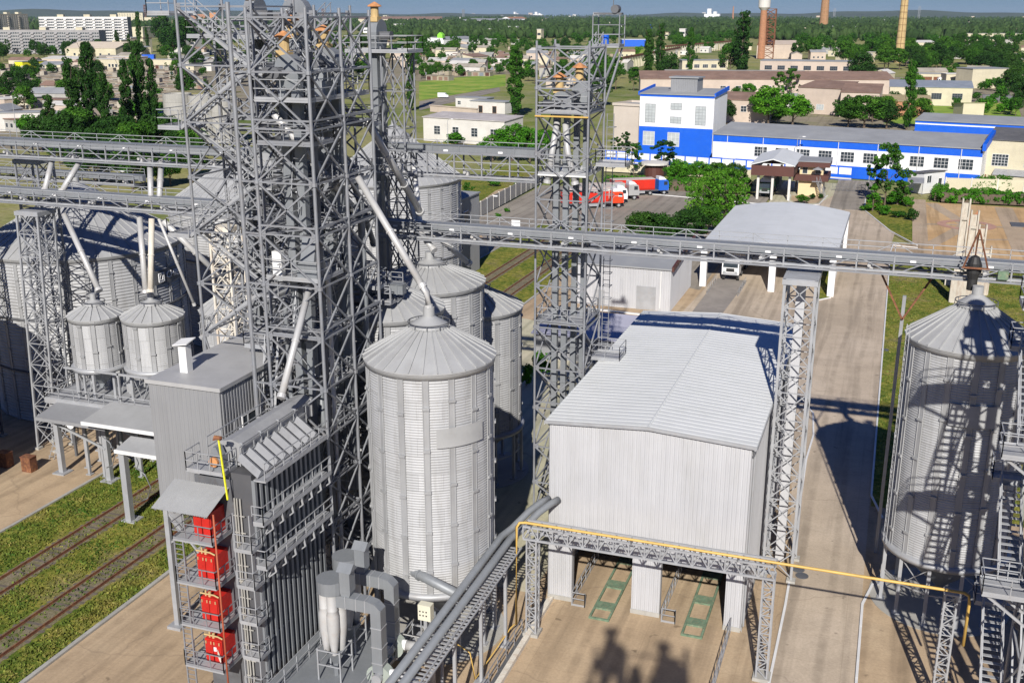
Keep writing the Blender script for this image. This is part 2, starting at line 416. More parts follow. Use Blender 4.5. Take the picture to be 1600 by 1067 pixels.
def silo(label, cx, cy, r, zr, ze, za, pitch=0.17, nst=16, nsec=30, group=None, legs=12, seg=72, ladder=None, rings=(), roofm=None, st_off=0.05, fdn=True):
    t = thing('grain_silo', label, 'silo', (cx, cy, 0), group=group)
    MB().lathe(cx, cy, tele(cx, cy, r, zr, ze, pitch, pitch * 0.16), seg).build('wall', SILOW, t, True)
    for i in range(nst):
        a = 2 * math.pi * i / nst + st_off
        mb = MB()
        for da in (-0.16 / r, 0.16 / r):
            ca, sa = math.cos(a + da), math.sin(a + da)
            mb.bar((cx + ca * (r + .045), cy + sa * (r + .045), zr), (cx + ca * (r + .045), cy + sa * (r + .045), ze - 0.05), 0.06)
        ca, sa = math.cos(a), math.sin(a); tx, ty = -sa * 0.14, ca * 0.14
        mb.add([(cx + ca * (r + .05) - tx, cy + sa * (r + .05) - ty, zr), (cx + ca * (r + .05) + tx, cy + sa * (r + .05) + ty, zr),
                (cx + ca * (r + .05) + tx, cy + sa * (r + .05) + ty, ze), (cx + ca * (r + .05) - tx, cy + sa * (r + .05) - ty, ze)], [(0, 1, 2, 3)])
        z = zr + 1.2 + (i % 3) * 0.4
        while z < ze:
            mb.bar((cx + ca * (r + .12) - tx * 1.5, cy + sa * (r + .12) - ty * 1.5, z), (cx + ca * (r + .12) + tx * 1.5, cy + sa * (r + .12) + ty * 1.5, z), 0.1, 0.16)
            z += 2.6
        mb.build('stiffener', GALV, t)
    # roof
    rc = max(0.5, r * 0.22); ro = r + 0.22
    zs = za - 0.55; zcap = ze + (zs - ze) * (1 - rc / ro)
    mb = MB().lathe(cx, cy, [(ro, ze - 0.06), (ro, ze + 0.02), (rc, zcap)], nsec)
    mb.build('roof', roofm or GALVR, t)
    mb = MB()
    for i in range(nsec):
        a = 2 * math.pi * i / nsec; ca, sa = math.cos(a), math.sin(a)
        mb.bar((cx + ca * ro, cy + sa * ro, ze + 0.05), (cx + ca * rc, cy + sa * rc, zcap + 0.04), 0.06, 0.1)
    mb.build('roof_seams', roofm or GALVR, t)
    mb = MB().lathe(cx, cy, [(rc + 0.32, zcap - 0.12), (rc + 0.3, zcap + 0.02), (min(.34, rc * 0.5), zs + 0.02), (min(.34, rc * 0.5), za), (0.02, za)], nsec)
    mb.build('roof_cap', roofm or GALVR, t)
    mb = MB(); pr = rc + 0.42
    for i in range(nsec):
        a, b = 2 * math.pi * i / nsec, 2 * math.pi * (i + 1) / nsec
        mb.bar((cx + math.cos(a) * pr, cy + math.sin(a) * pr, zcap + 0.18), (cx + math.cos(b) * pr, cy + math.sin(b) * pr, zcap + 0.18), 0.05)
        if i % 3 == 0: mb.bar((cx + math.cos(a) * pr, cy + math.sin(a) * pr, zcap - 0.1), (cx + math.cos(a) * pr, cy + math.sin(a) * pr, zcap + 0.18), 0.04)
    mb.build('roof_rail', STEELD, t)
    MB().lathe(cx, cy, [(r + 0.04, ze - 0.35), (r + 0.14, ze - 0.35), (r + 0.16, ze - 0.02)], seg).build('eave_ring', GALVR, t, True)
    for z in rings:
        MB().lathe(cx, cy, [(r + 0.02, z - 0.06), (r + 0.2, z - 0.06), (r + 0.2, z + 0.06), (r + 0.02, z + 0.06)], seg).build('stiffening_ring', STEELD, t)
    if legs:
        MB().lathe(cx, cy, [(r - 0.05, zr - 0.3), (r + 0.24, zr - 0.3), (r + 0.3, zr + 0.02), (r + 0.02, zr + 0.1)], seg).build('ring_beam', STEELL, t, True)
        MB().lathe(cx, cy, [(r - 0.08, zr - 0.05), (0.3, max(0.9, zr - r * 0.85)), (0.3, max(0.5, zr - r * 0.85 - 0.4))], 24).build('hopper', DUCT, t)
        for i in range(legs):
            a = 2 * math.pi * (i + 0.5) / legs; x, y = cx + math.cos(a) * (r + .05), cy + math.sin(a) * (r + .05)
            MB().bar((x, y, 0.05), (x, y, zr - 0.3), 0.22).box(x - .25, y - .25, 0.02, x + .25, y + .25, .1).build('leg', STEELL, t)
        mb = MB()
        for i in range(legs):
            a, b = 2 * math.pi * (i + 0.5) / legs, 2 * math.pi * (i + 1.5) / legs
            p, q = (cx + math.cos(a) * r, cy + math.sin(a) * r), (cx + math.cos(b) * r, cy + math.sin(b) * r)
            mb.bar((p[0], p[1], zr * 0.5), (q[0], q[1], zr * 0.5), 0.09)
            if i % 2: mb.bar((p[0], p[1], zr * 0.5), (q[0], q[1], zr - 0.4), 0.05); mb.bar((p[0], p[1], zr - .4), (q[0], q[1], zr * 0.5), 0.05)
        mb.build('leg_bracing', STEELL, t)
        if fdn: MB().lathe(cx, cy, [(r + 0.7, 0), (r + 0.7, 0.035), (0.02, 0.036)], 40).build('foundation', CONC, t)
    if ladder is not None:
        a = ladder; ca, sa = math.cos(a), math.sin(a); mb = MB(); tx, ty = -sa * 0.25, ca * 0.25
        x, y = cx + ca * (r + 0.3), cy + sa * (r + 0.3)
        for q in (-1, 1): mb.bar((x + tx * q, y + ty * q, zr), (x + tx * q, y + ty * q, ze + 0.8), 0.05)
        z = zr
        while z < ze: mb.bar((x - tx, y - ty, z), (x + tx, y + ty, z), 0.035); z += 0.35
        mb.build('ladder', STEELL, t)
    return t
def spout(label, pts, r=0.2, m=None, group=None, n=12, cat='pipe', name='grain_spout'):
    t = thing(name, label, cat, tuple(pts[0]), group=group)
    MB().path(pts, r, n).build('pipe', m or SPOUT, t, True)
    a, b = Vector(pts[0]), Vector(pts[-1])
    L = (b - a).length; k = max(1, int(L / 4.0))
    mb = MB()
    if len(pts) == 2:
        for i in range(1, k + 1):
            p = a.lerp(b, i / (k + 1)); d = (b - a).normalized() * 0.05
            mb.tube(p - d, p + d, r * 1.22, n)
    d = (Vector(pts[-1]) - Vector(pts[-2])).normalized()
    mb.tube(b - d * 0.15, b + d * 0.1, r * 1.3, n)
    mb.build('flange', m or SPOUT, t)
    return t
def elevator(label, x, y, z0, z1, ax='x', w=0.42, cap=True, capm=None, group='bucket elevators in the tower', gap=0.5, hr=0.8):
    t = thing('bucket_elevator', label, 'elevator', (x, y, z0), group=group)
    for s in (-1, 1):
        cx, cy = (x + s * gap, y) if ax == 'x' else (x, y + s * gap)
        mb = MB().box(cx - w / 2, cy - w / 2, z0, cx + w / 2, cy + w / 2, z1)
        z = z0 + 1.2
        while z < z1 - 0.5: mb.box(cx - w / 2 - .05, cy - w / 2 - .05, z, cx + w / 2 + .05, cy + w / 2 + .05, z + 0.07); z += 2.4
        mb.build('casing', DUCT, t)
    pr = []
    for i in range(9):
        a = math.pi * i / 8; pr.append((math.cos(a) * hr, z1 + 0.45 + math.sin(a) * hr))
    pr += [(-hr, z1 - 0.1), (-hr * 0.75, z1 - 0.7), (hr * 0.75, z1 - 0.7), (hr, z1 - 0.1)]
    hw = 0.38; mb = MB()
    if ax == 'x': mb.profy([(x + p, z) for p, z in pr], y - hw, y + hw)
    else: mb.profx([(y + p, z) for p, z in pr], x - hw, x + hw)
    mb.build('head', DUCT, t)
    mb = MB()
    if ax == 'x': mb.box(x - 1.1, y - hw - 0.75, z1 - .1, x - 0.2, y - hw - 0.02, z1 + 0.5); mb.tube((x - .3, y - hw - .8, z1 + .2), (x - .3, y - hw - .1, z1 + .2), .32, 10)
    else: mb.box(x + hw + 0.02, y - .5, z1 - .1, x + hw + 0.8, y + .3, z1 + 0.5); mb.tube((x + hw + .1, y - .3, z1 + .2), (x + hw + 0.9, y - .3, z1 + .2), .32, 10)
    mb.build('drive_motor', STEELD, t)
    if cap:
        cx, cy = (x - hr * 0.35, y) if ax == 'x' else (x, y - hr * .35)
        zt = z1 + 0.45 + hr * .8
        MB().tube((cx, cy, zt), (cx, cy, zt + 1.1), 0.3, 12).box(cx - .36, cy - .36, zt, cx + .36, cy + .36, zt + .35).build('vent_pipe', OCRE, t)
        MB().lathe(cx, cy, [(0.34, zt + 1.05), (0.55, zt + 1.08), (0.5, zt + 1.16), (0.05, zt + 1.42)], 14).build('vent_cap', RUSTO, t)
    return t
# ================================================================== GROUND AND ROADS
def sheet(name, pts, z, m, kind='structure'):
    o = MB().poly([(p[0], p[1], z) for p in (pts if sum(pts[i][0] * pts[(i + 1) % len(pts)][1] - pts[(i + 1) % len(pts)][0] * pts[i][1] for i in range(len(pts))) > 0 else pts[::-1])]).build(name, m)
    o['kind'] = kind
    return o
def ground_mats():
    m, nt, b = nodes_of('land')
    co = coords(nt)
    n1 = noise(nt, co, 0.004, 8, 0.65); n2 = noise(nt, co, 0.05, 8, 0.7); n3 = noise(nt, co, 0.9, 4)
    a = ramp(nt, n1, [(0.36, (0.07, 0.13, 0.02)), (0.46, (0.16, 0.20, 0.04)), (0.54, (0.27, 0.26, 0.09)), (0.64, (0.11, 0.16, 0.03))])
    c = mixc(nt, ramp(nt, n2, [(0.4, (0, 0, 0)), (0.62, (1, 1, 1))]), a, (0.33, 0.29, 0.19))
    c = mixc(nt, 0.55, a, c)
    c = mixc(nt, 1.0, c, ramp(nt, n3, [(0.3, (0.75,) * 3), (0.7, (1.2,) * 3)]), 'MULTIPLY')
    nt.links.new(c, b.inputs['Base Color']); b.inputs['Roughness'].default_value = 1.0; b.inputs['Specular IOR Level'].default_value = 0.1
    MATS['land'] = m
    def concrete(name, c1, c2, c3, crack=True, slab=6.0, trk=0.45):
        m, nt, b = nodes_of(name)
        co = coords(nt)
        n1 = noise(nt, co, 0.06, 8, 0.62); n2 = noise(nt, co, 0.35, 8, 0.75); n3 = noise(nt, co, 0.5, 5, 0.6, (1.2, 0.05, 1)); n4 = noise(nt, co, 6, 3)
        c = ramp(nt, n1, [(0.32, c1), (0.5, c2), (0.68, c3)])
        c = mixc(nt, ramp(nt, n2, [(0.45, (0, 0, 0)), (0.7, (0.45,) * 3)]), c, tuple(x * 0.6 for x in c2))
        c = mixc(nt, ramp(nt, n3, [(0.5, (0, 0, 0)), (0.66, (0.6,) * 3)]), c, tuple(x * 0.5 for x in c2))
        c = mixc(nt, 1.0, c, ramp(nt, n4, [(0.25, (0.88,) * 3), (0.75, (1.1,) * 3)]), 'MULTIPLY')
        wv2 = nt.nodes.new("ShaderNodeTexWave"); wv2.bands_direction = 'X'; wv2.inputs['Scale'].default_value = 0.13; wv2.inputs['Distortion'].default_value = 5.0; wv2.inputs['Detail'].default_value = 2; wv2.inputs['Detail Scale'].default_value = 0.12
        nt.links.new(co, wv2.inputs['Vector'])
        tk = nt.nodes.new("ShaderNodeMath"); tk.operation = 'MULTIPLY'
        nt.links.new(ramp(nt, wv2.outputs['Fac'], [(0.78, (0, 0, 0)), (0.97, (trk,) * 3)]), tk.inputs[0]); nt.links.new(ramp(nt, n2, [(0.35, (0.1,) * 3), (0.6, (1,) * 3)]), tk.inputs[1])
        c = mixc(nt, tk.outputs[0], c, tuple(x * 0.55 for x in c1))
        sp_ = noise(nt, co, 1.1, 2, 0.5)
        c = mixc(nt, ramp(nt, sp_, [(0.70, (0, 0, 0)), (0.76, (0.6,) * 3)]), c, tuple(x * 0.35 for x in c1))
        if crack:
            br = nt.nodes.new("ShaderNodeTexBrick")
            br.inputs['Scale'].default_value = 1.0; br.inputs['Brick Width'].default_value = slab; br.inputs['Row Height'].default_value = slab * .5
            br.inputs['Mortar Size'].default_value = 0.025; br.inputs['Mortar Smooth'].default_value = 0.6; br.offset = 0
            br.inputs['Color1'].default_value = (1, 1, 1, 1); br.inputs['Color2'].default_value = (0.93, 0.93, 0.93, 1); br.inputs['Mortar'].default_value = (0.72, 0.70, 0.66, 1)
            nt.links.new(co, br.inputs['Vector'])
            c = mixc(nt, 0.5, c, mixc(nt, 1.0, c, br.outputs['Color'], 'MULTIPLY'))
            v = nt.nodes.new("ShaderNodeTexVoronoi"); v.feature = 'DISTANCE_TO_EDGE'; v.inputs['Scale'].default_value = 0.07
            wv = nt.nodes.new("ShaderNodeVectorMath"); wv.operation = 'ADD'
            nn = nt.nodes.new("ShaderNodeTexNoise"); nn.inputs['Scale'].default_value = 0.5; nt.links.new(co, nn.inputs['Vector'])
            sc = nt.nodes.new("ShaderNodeVectorMath"); sc.operation = 'SCALE'; sc.inputs['Scale'].default_value = 1.6
            nt.links.new(nn.outputs['Color'], sc.inputs[0]); nt.links.new(co, wv.inputs[0]); nt.links.new(sc.outputs[0], wv.inputs[1]); nt.links.new(wv.outputs[0], v.inputs['Vector'])
            c = mixc(nt, ramp(nt, v.outputs['Distance'], [(0.0, (0.28,) * 3), (0.005, (0, 0, 0))]), c, (0.12, 0.09, 0.07))
        nt.links.new(c, b.inputs['Base Color']); b.inputs['Roughness'].default_value = 0.92; b.inputs['Specular IOR Level'].default_value = 0.2
        MATS[name] = m
    concrete('yard_concrete', (0.38, 0.28, 0.18), (0.46, 0.345, 0.225), (0.51, 0.40, 0.27))
    concrete('road_concrete', (0.42, 0.345, 0.26), (0.49, 0.405, 0.31), (0.55, 0.46, 0.36))
    concrete('pale_apron', (0.42, 0.42, 0.28), (0.50, 0.47, 0.34), (0.56, 0.50, 0.40))
    concrete('asphalt', (0.24, 0.215, 0.18), (0.29, 0.26, 0.22), (0.33, 0.30, 0.25), False)
    concrete('dirt', (0.24, 0.21, 0.14), (0.30, 0.26, 0.19), (0.17, 0.18, 0.07), False, 6, 0.0)
    concrete('plaza_sand', (0.48, 0.31, 0.15), (0.56, 0.37, 0.19), (0.60, 0.43, 0.25), True, 9, 0.0)
    concrete('plaza_path', (0.40, 0.31, 0.21), (0.44, 0.34, 0.24), (0.46, 0.37, 0.27), False, 6, 0.0)
    m, nt, b = nodes_of('lawn')
    co = coords(nt)
    n1 = noise(nt, co, 0.13, 8, 0.7); n2 = noise(nt, co, 1.3, 6, 0.75); n3 = noise(nt, co, 9, 3)
    c = ramp(nt, n1, [(0.34, (0.04, 0.10, 0.012)), (0.45, (0.10, 0.15, 0.02)), (0.53, (0.24, 0.22, 0.04)), (0.64, (0.27, 0.20, 0.12))])
    c2 = ramp(nt, n2, [(0.38, (0.025, 0.07, 0.012)), (0.5, (0.13, 0.15, 0.025)), (0.6, (0.34, 0.30, 0.07))])
    c = mixc(nt, 0.55, c, c2)
    c = mixc(nt, 1.0, c, ramp(nt, n3, [(0.3, (0.6,) * 3), (0.7, (1.35,) * 3)]), 'MULTIPLY')
    nt.links.new(c, b.inputs['Base Color']); b.inputs['Roughness'].default_value = 1; b.inputs['Specular IOR Level'].default_value = 0.1
    bump(nt, b, n3, 0.5, 0.1)
    MATS['lawn'] = m
    m, nt, b = nodes_of('meadow'); co = coords(nt)
    c = ramp(nt, noise(nt, co, 0.06, 8, 0.7), [(0.35, (0.10, 0.20, 0.03)), (0.5, (0.22, 0.33, 0.05)), (0.65, (0.38, 0.36, 0.10))])
    nt.links.new(c, b.inputs['Base Color']); b.inputs['Roughness'].default_value = 1; b.inputs['Specular IOR Level'].default_value = 0.1
    MATS['meadow'] = m
    m, nt, b = nodes_of('ballast')
    co = coords(nt)
    c = ramp(nt, noise(nt, co, 0.7, 8, 0.8), [(0.35, (0.07, 0.10, 0.02)), (0.48, (0.16, 0.14, 0.07)), (0.62, (0.22, 0.18, 0.13))])
    c = mixc(nt, 1.0, c, ramp(nt, noise(nt, co, 8, 3), [(0.3, (0.6,) * 3), (0.7, (1.3,) * 3)]), 'MULTIPLY')
    nt.links.new(c, b.inputs['Base Color']); b.inputs['Roughness'].default_value = 1
    MATS['ballast'] = m
ground_mats()
n = 64
struct(MB().add([(0, 0, -0.35)] + [(16000 * math.cos(2 * math.pi * i / n), 16000 * math.sin(2 * math.pi * i / n), -0.35) for i in range(n)],
                [(0, 1 + i, 1 + (i + 1) % n) for i in range(n)]).build('ground', MATS['land']))
struct(MB().prism([(-110, -40), (60, -40), (60, 194), (-25, 194), (-62, 194), (-110, 160)], -0.3, 0.0).build('yard', MATS['yard_concrete']))
sheet('road', [(-3.85, 50), (0.85, 50), (0.95, 192), (1.5, 204), (-5, 241), (-11, 247), (-15, 226), (-24, 204), (-24, 150), (-25, 128), (-19, 92), (-6, 92), (-4, 70)], 0.012, MATS['road_concrete'])
sheet('road', [(-3.4, 226), (-11.5, 226), (-12, 268), (-3, 268)], 0.016, MATS['asphalt'])
sheet('road', [(-62.5, 165), (-24.5, 150), (-24.5, 236), (-45, 240), (-76, 236), (-75, 190)], 0.008, MATS['asphalt'])
sheet('apron', [(-45.4, 97), (-20.5, 97), (-20.5, 120), (-45.4, 128)], 0.01, MATS['pale_apron'])
sheet('apron', [(-45.4, 62), (-20.5, 62), (-20.5, 96.9), (-45.4, 96.9)], 0.006, MATS['pale_apron'])
sheet('lawn', [(0.98, 84), (34, 84), (34, 186), (5.6, 186), (0.98, 186)], 0.02, MATS['lawn'])
sheet('lawn', [(-61.6, 20), (-45.85, 20), (-45.85, 190), (-61.6, 190)], 0.012, MATS['lawn'])
sheet('plaza', [(5.4, 192), (60, 170), (60, 238), (5.4, 241)], 0.014, MATS['plaza_sand'])
sheet('forecourt', [(-24, 204.2), (-24, 262), (-11.6, 262), (-11.6, 226.2), (-15, 226)], 0.006, MATS['pale_apron'])
# a rail siding: ballast bed, sleepers, two rails
def track(x, y0, y1, label):
    t = thing('railway_track', label, 'railway track', (x, y0, 0), group='railway tracks')
    MB().poly([(x - 1.15, y0, 0.018), (x + 1.15, y0, 0.018), (x + 1.15, y1, 0.018), (x - 1.15, y1, 0.018)]).build('ballast', MATS['ballast'], t)
    mb = MB(); y = y0
    while y < y1:
        if rnd.random() < .7: mb.box(x - 1.25, y, 0.0, x + 1.25, y + 0.24, 0.032)
        y += 0.62
    s = mb.build('trackbed', SLEEP, t)
    for q in (-0.76, 0.76):
        MB().box(x + q - .035, y0, 0.03, x + q + .035, y1, 0.2).box(x + q - .08, y0, 0.025, x + q + .08, y1, 0.06).build('rail', RUST, t)
track(-54.75 - .76, 22, 188, 'farther of the two rusty railway tracks in the grass strip')
track(-49.0 - .76, 22, 188, 'nearer railway track, beside the kerb of the brown yard')
def kerb(label, pts, w=0.18, h=0.12, m=WHITE, z0=0.0):
    t = thing('kerb', label, 'kerb', (pts[0][0], pts[0][1], 0), group='kerbs along the roads')
    mb = MB()
    for a, b in zip(pts, pts[1:]):
        d = Vector((b[0] - a[0], b[1] - a[1])); L = d.length; d /= L; s = Vector((-d.y, d.x)) * w / 2
        k = max(1, int(L / 3)); 
        for i in range(k):
            p = Vector(a) + d * (L * i / k + 0.01); q = Vector(a) + d * (L * (i + 1) / k - 0.01)
            mb.prism([tuple(p - s), tuple(q - s), tuple(q + s), tuple(p + s)], z0, z0 + h + (i % 3) * .008)
    mb.build('kerbstone', m, t)
kerb('white kerb along the left side of the road past the tall white tower', [(-3.95, 50), (-3.95, 66), (-4.1, 74), (-4.5, 84), (-4.75, 92), (-4.6, 98), (-5.1, 104), (-5.9, 106)], 0.16)
kerb('white kerb between the right hand side of the road and the grass', [(0.92, 53), (0.92, 68), (1.5, 71)], 0.16)
kerb('long white kerb between the road and the lawn behind the right silo', [(1.9, 82), (0.95, 86), (0.97, 186), (1.3, 192), (5.3, 191.2)], 0.16)
kerb('concrete kerb between the grassy tracks and the brown yard', [(-45.7, 22), (-45.7, 190)], 0.3, 0.14, CONC)
kerb('concrete kerb on the far side of the grassy tracks', [(-61.75, 22), (-61.75, 190)], 0.25, 0.1, CONC)
kerb('white kerb at the end of the lorry park', [(-62, 234), (-24.6, 226.5)], 0.2, 0.14)
kerb('white kerb around the tree island at the site gate', [(-4.9, 240), (-4.6, 226), (0.6, 205), (5.2, 193)], 0.2, 0.14)
kerb('white kerb of the flower bed at the gatehouse', [tuple(G(1235, 305)[:2]), tuple(G(1232, 315)[:2]), tuple(G(1250, 322)[:2]), tuple(G(1280, 320)[:2]), tuple(G(1293, 306)[:2])], 0.2, 0.14)
kerb('white kerb turning beside the weighbridge canopy', [tuple(G(1276, 470)[:2]), tuple(G(1297, 466)[:2]), tuple(G(1308, 420)[:2])], 0.2, 0.14)
kerb('white strip in front of the pale shed with a brown fascia', [tuple(G(905, 481)[:2]), tuple(G(1002, 492)[:2])], 0.5, 0.12)
sheet('bed', [tuple(G(x, y)[:2]) for x, y in ((1237, 306), (1236, 313), (1252, 319), (1278, 317), (1290, 306))], 0.03, MATS['yard_concrete'])
sheet('lawn', [(-4.7, 240), (-4.5, 227), (0.7, 206), (5.2, 194), (5.2, 241)], 0.03, MATS['lawn'])
sheet('lawn', [tuple(G(x, y)[:2]) for x, y in ((1278, 468), (1295, 465), (1306, 420), (1284, 420))], 0.03, MATS['lawn'])
# low white wall at the left edge of the ramp, with the sloping yard in front of the hangar
t = thing('low_wall', 'low worn white wall along the left edge of the hangar driveway', 'low wall', (-19.0, 50, 0))
MB().box(-19.2, 49.0, 0, -18.85, 61.6, 0.28).build('wall', STONEW, t)
MB().box(-19.55, 49, 0, -19.22, 61.6, 0.03).build('drain', STEELD, t)
t = thing('guard_rail', 'grey guard rail along the left edge of the hangar driveway', 'railing', (-19.6, 50, 0), group='guard rails at the hangar mouth')
mb = MB(); railing(mb, [(-19.5, 48), (-19.5, 57)], 0.0); mb.build('rails', STEEL, t)
t = thing('guard_rail', 'grey lattice guard rail right of the hangar driveway', 'railing', (-7, 55, 0), group='guard rails at the hangar mouth')
mb = MB(); railing(mb, [(-6.95, 50), (-6.95, 61.6)], 0.0)
for i in range(11): mb.bar((-6.95, 50 + i, 0.1), (-6.95, 51 + i, 1.0), .03)
mb.build('rails', STEEL, t)

# ================================================================== UNLOADING HANGAR
HX0, HX1, HY0, HY1, HE, HR = -19.3, -6.4, 61.9, 90.0, 12.8, 13.2
t = thing('unloading_hangar', 'large pale ribbed hangar with two open truck bays in the middle of the yard', 'hangar', (-12.85, 76, 0))
def hz(x): return HE + (HR - HE) * (1 - abs(x - (HX1 - HX0) / 2) / ((HX1 - HX0) / 2)) - 0.02
w = MB().corr((HX0, HY0), (HX1, HY0), 4.2, hz, 0.27, 0.04, 0.02)
w.profy([(HX0 + .01, 4.25), (HX1 - .01, 4.25), (HX1 - .01, HE - .05), (-12.85, HR - .05), (HX0 + .01, HE - .05)], HY0 + 0.0, HY0 + 0.12)
w.build('front_wall', CLAD, t)
for x0, x1, wd in ((HX0, HX0 + 1.65, 0), (-13.55, -11.65, 0), (-7.45, HX1, 0)):
    mb = MB().corr((x0, HY0), (x1, HY0), 0.02, 4.2, 0.27, 0.04, 0.02); mb.box(x0, HY0 + .01, 0.02, x1, HY0 + .5, 4.2)
    mb.build('door_pier', CLAD, t)
MB().box(HX0, HY0 - .05, 4.1, HX1, HY0 - .025, 4.22).build('opening_trim', STEELL, t)
mb = MB().corr((HX1, HY0), (HX1, HY1), 0.02, HE - .02, 0.27, 0.04, 0.02); mb.box(HX1 - .12, HY0 + .12, 0.02, HX1 - 0.0, HY1, HE - .05)
mb.build('side_wall', CLAD, t)
mb = MB().corr((HX0, HY1), (HX0, HY0), 0.02, HE - .02, 0.27, 0.04, 0.02); mb.box(HX0, HY0 + .12, 0.02, HX0 + .12, HY1, HE - .05)
mb.build('side_wall', CLAD, t)
mb = MB().profy([(HX0 + .12, 5), (HX1 - .12, 5), (HX1 - .12, HE - .06), (-12.85, HR - .06), (HX0 + .12, HE - .06)], HY1 - .12, HY1)
mb.build('rear_wall', CLAD, t)
for (a, b) in (((HX0 - .3, HE - .02), (-12.85, HR)), ((-12.85, HR), (HX1 + .3, HE - .02))):
    mb = MB(); n = 46; ys = [HY0 - .3 + (HY1 - HY0 + .6) * i / n for i in range(n + 1)]
    pr = []
    for i in range(n):
        y, y2 = ys[i], ys[i + 1]; d = y2 - y
        pr += [(y, 0), (y + d * .62, 0), (y + d * .75, .022), (y + d * .87, .022)]
    pr.append((ys[-1], 0))
    mb.add([v for y, o in pr for v in ((a[0], y, a[1] + o + .06), (b[0], y, b[1] + o + .06))], [(2 * i, 2 * i + 1, 2 * i + 3, 2 * i + 2) for i in range(len(pr) - 1)])
    mb.add([(a[0], ys[0], a[1]), (b[0], ys[0], b[1]), (b[0], ys[-1], b[1]), (a[0], ys[-1], a[1])], [(0, 3, 2, 1)])
    mb.box(a[0] if a[0] < -12.9 else b[0] - .03, ys[0], HE - .14, (a[0] + .03) if a[0] < -12.9 else b[0], ys[-1], HE + .09)
    mb.build('roof', ROOFW, t)
mb = MB()
for i in range(28): mb.profy([(-12.93, HR + .09), (-12.85, HR + .12), (-12.77, HR + .09), (-12.85, HR + .08)], HY0 - .3 + i * 1.02, HY0 - .3 + i * 1.02 + 1.0)
mb.build('ridge_cap', ROOFW, t)
for a, b in (((HX0 - .3, HE + .02), (-12.85, HR + .04)), ((-12.85, HR + .04), (HX1 + .3, HE + .02))):
    MB().add([(a[0], HY0 - .32, a[1] - .1), (b[0], HY0 - .32, b[1] - .1), (b[0], HY0 - .32, b[1] + .12), (a[0], HY0 - .32, a[1] + .12),
              (a[0], HY0 - .28, a[1] - .1), (b[0], HY0 - .28, b[1] - .1), (b[0], HY0 - .28, b[1] + .12), (a[0], HY0 - .28, a[1] + .12)],
             [(0, 1, 2, 3), (7, 6, 5, 4), (3, 2, 6, 7), (0, 4, 5, 1)]).build('verge_trim', STEELL, t)
MB().path([(HX1 + .15, HY0 - .1, HE - .1), (HX1 + .15, HY0 - .1, HE - .5), (HX1 + .08, HY0 - .1, HE - .6)], 0.07).build('gutter_outlet', STEELD, t)
MB().box(HX1 + .16, HY0 - .3, HE - .16, HX1 + .34, HY1 + .3, HE + .0).build('gutter', STEELL, t)
for yy in (HY0 + .6, HY0 + 9.5, HY0 + 18.5, HY1 - .6): MB().tube((HX1 + .14, yy, 0.1), (HX1 + .14, yy, HE - .2), .07, 8).build('downpipe', STEELL, t)
for x0_, x1_ in ((HX0, HX0 + 1.65), (-13.55, -11.65), (-7.45, HX1)): MB().box(x0_ - .03, HY0 - .1, 0, x1_ + .03, HY0 - .062, .32).build('plinth', CONC, t)
MB().box(HX1 + .09, HY0, 0, HX1 + .13, HY1, .35).build('plinth', CONC, t)
# tipping ramps inside the bays
for x, lb in ((-15.3, 'left'), (-9.2, 'right')):
    q = thing('truck_tipper', 'worn green tipping platform set in the floor of the %s truck bay' % lb, 'tipping platform', (x, 61, 0), group='tipping platforms in the hangar')
    for s in (-.62, .62): MB().box(x + s - .07, 60.2, 0.01, x + s + .07, 71.5, 0.16).build('side_beam', GREENP, q)
    for y0, y1 in ((60.2, 60.35), (61.5, 62.4), (64.4, 65.4), (68.0, 69.0), (71.3, 71.5)):
        MB().box(x - .55, y0, 0.01, x + .55, y1, 0.13).build('cross_plate', GREENP, q)
for x, y, lb in ((-17.5, 61.4, 'left'), (-11.4, 61.4, 'right')):
    q = thing('barrier_rail', 'short yellowish safety rail inside the %s truck bay' % lb, 'barrier', (x, y, 0), group='safety rails in the truck bays')
    mb = MB(); railing(mb, [(x, y), (x + .9, y), (x + .9, y + .1)], 0.0, 1.0, .8, .05); mb.build('rails', STEELL, q)
    mb = MB(); railing(mb, [(x, y + .2), (x, y + 8)], 0.0, 1.0, 1.2, .05); mb.build('rails', STEELL, q)

# ================================================================== PIPE GANTRY IN FRONT OF THE HANGAR
t = thing('pipe_gantry', 'pale lattice gantry beam on two lattice posts in front of the hangar', 'gantry', (-11.8, 57.3, 0))
mb = MB(); x0, x1, y, z0, z1 = -19.4, -4.1, 57.3, 6.85, 7.7; n = 16
for yy in (y - .45, y + .45):
    for z in (z0, z1): mb.bar((x0, yy, z), (x1, yy, z), .12)
    for i in range(n):
        a, b = x0 + (x1 - x0) * i / n, x0 + (x1 - x0) * (i + 1) / n
        mb.bar((a, yy, z0), (a, yy, z1), .07); m_ = (a + b) / 2
        mb.bar((a, yy, z0), (m_, yy, z1), .06); mb.bar((m_, yy, z1), (b, yy, z0), .06)
for i in range(n + 1):
    a = x0 + (x1 - x0) * i / n; mb.bar((a, y - .45, z1), (a, y + .45, z1), .06); mb.bar((a, y - .45, z0), (a, y + .45, z0), .06)
mb.build('beam', STEELL, t)
for x in (-18.9, -4.45):
    MB().box(x - .5, y - .5, 0, x + .5, y + .5, .22).build('footing', CONC, t)
    lattice(MB(), x, y, 0.2, 6.8, .62, .62, .62, .1, .055).build('post', STEELL, t)
t = thing('pipe_post', 'pale lattice post carrying the yellow pipe in front of the right silo', 'post', (5.3, 57.3, 0))
MB().box(4.8, 56.8, 0, 5.8, 57.8, .2).build('footing', CONC, t)
lattice(MB(), 5.3, 57.3, 0.2, 7.6, .62, .62, .62, .1, .055).build('post', STEELL, t)
MB().box(4.9, 56.9, 7.6, 5.7, 57.7, 7.7).build('head_plate', STEELL, t)
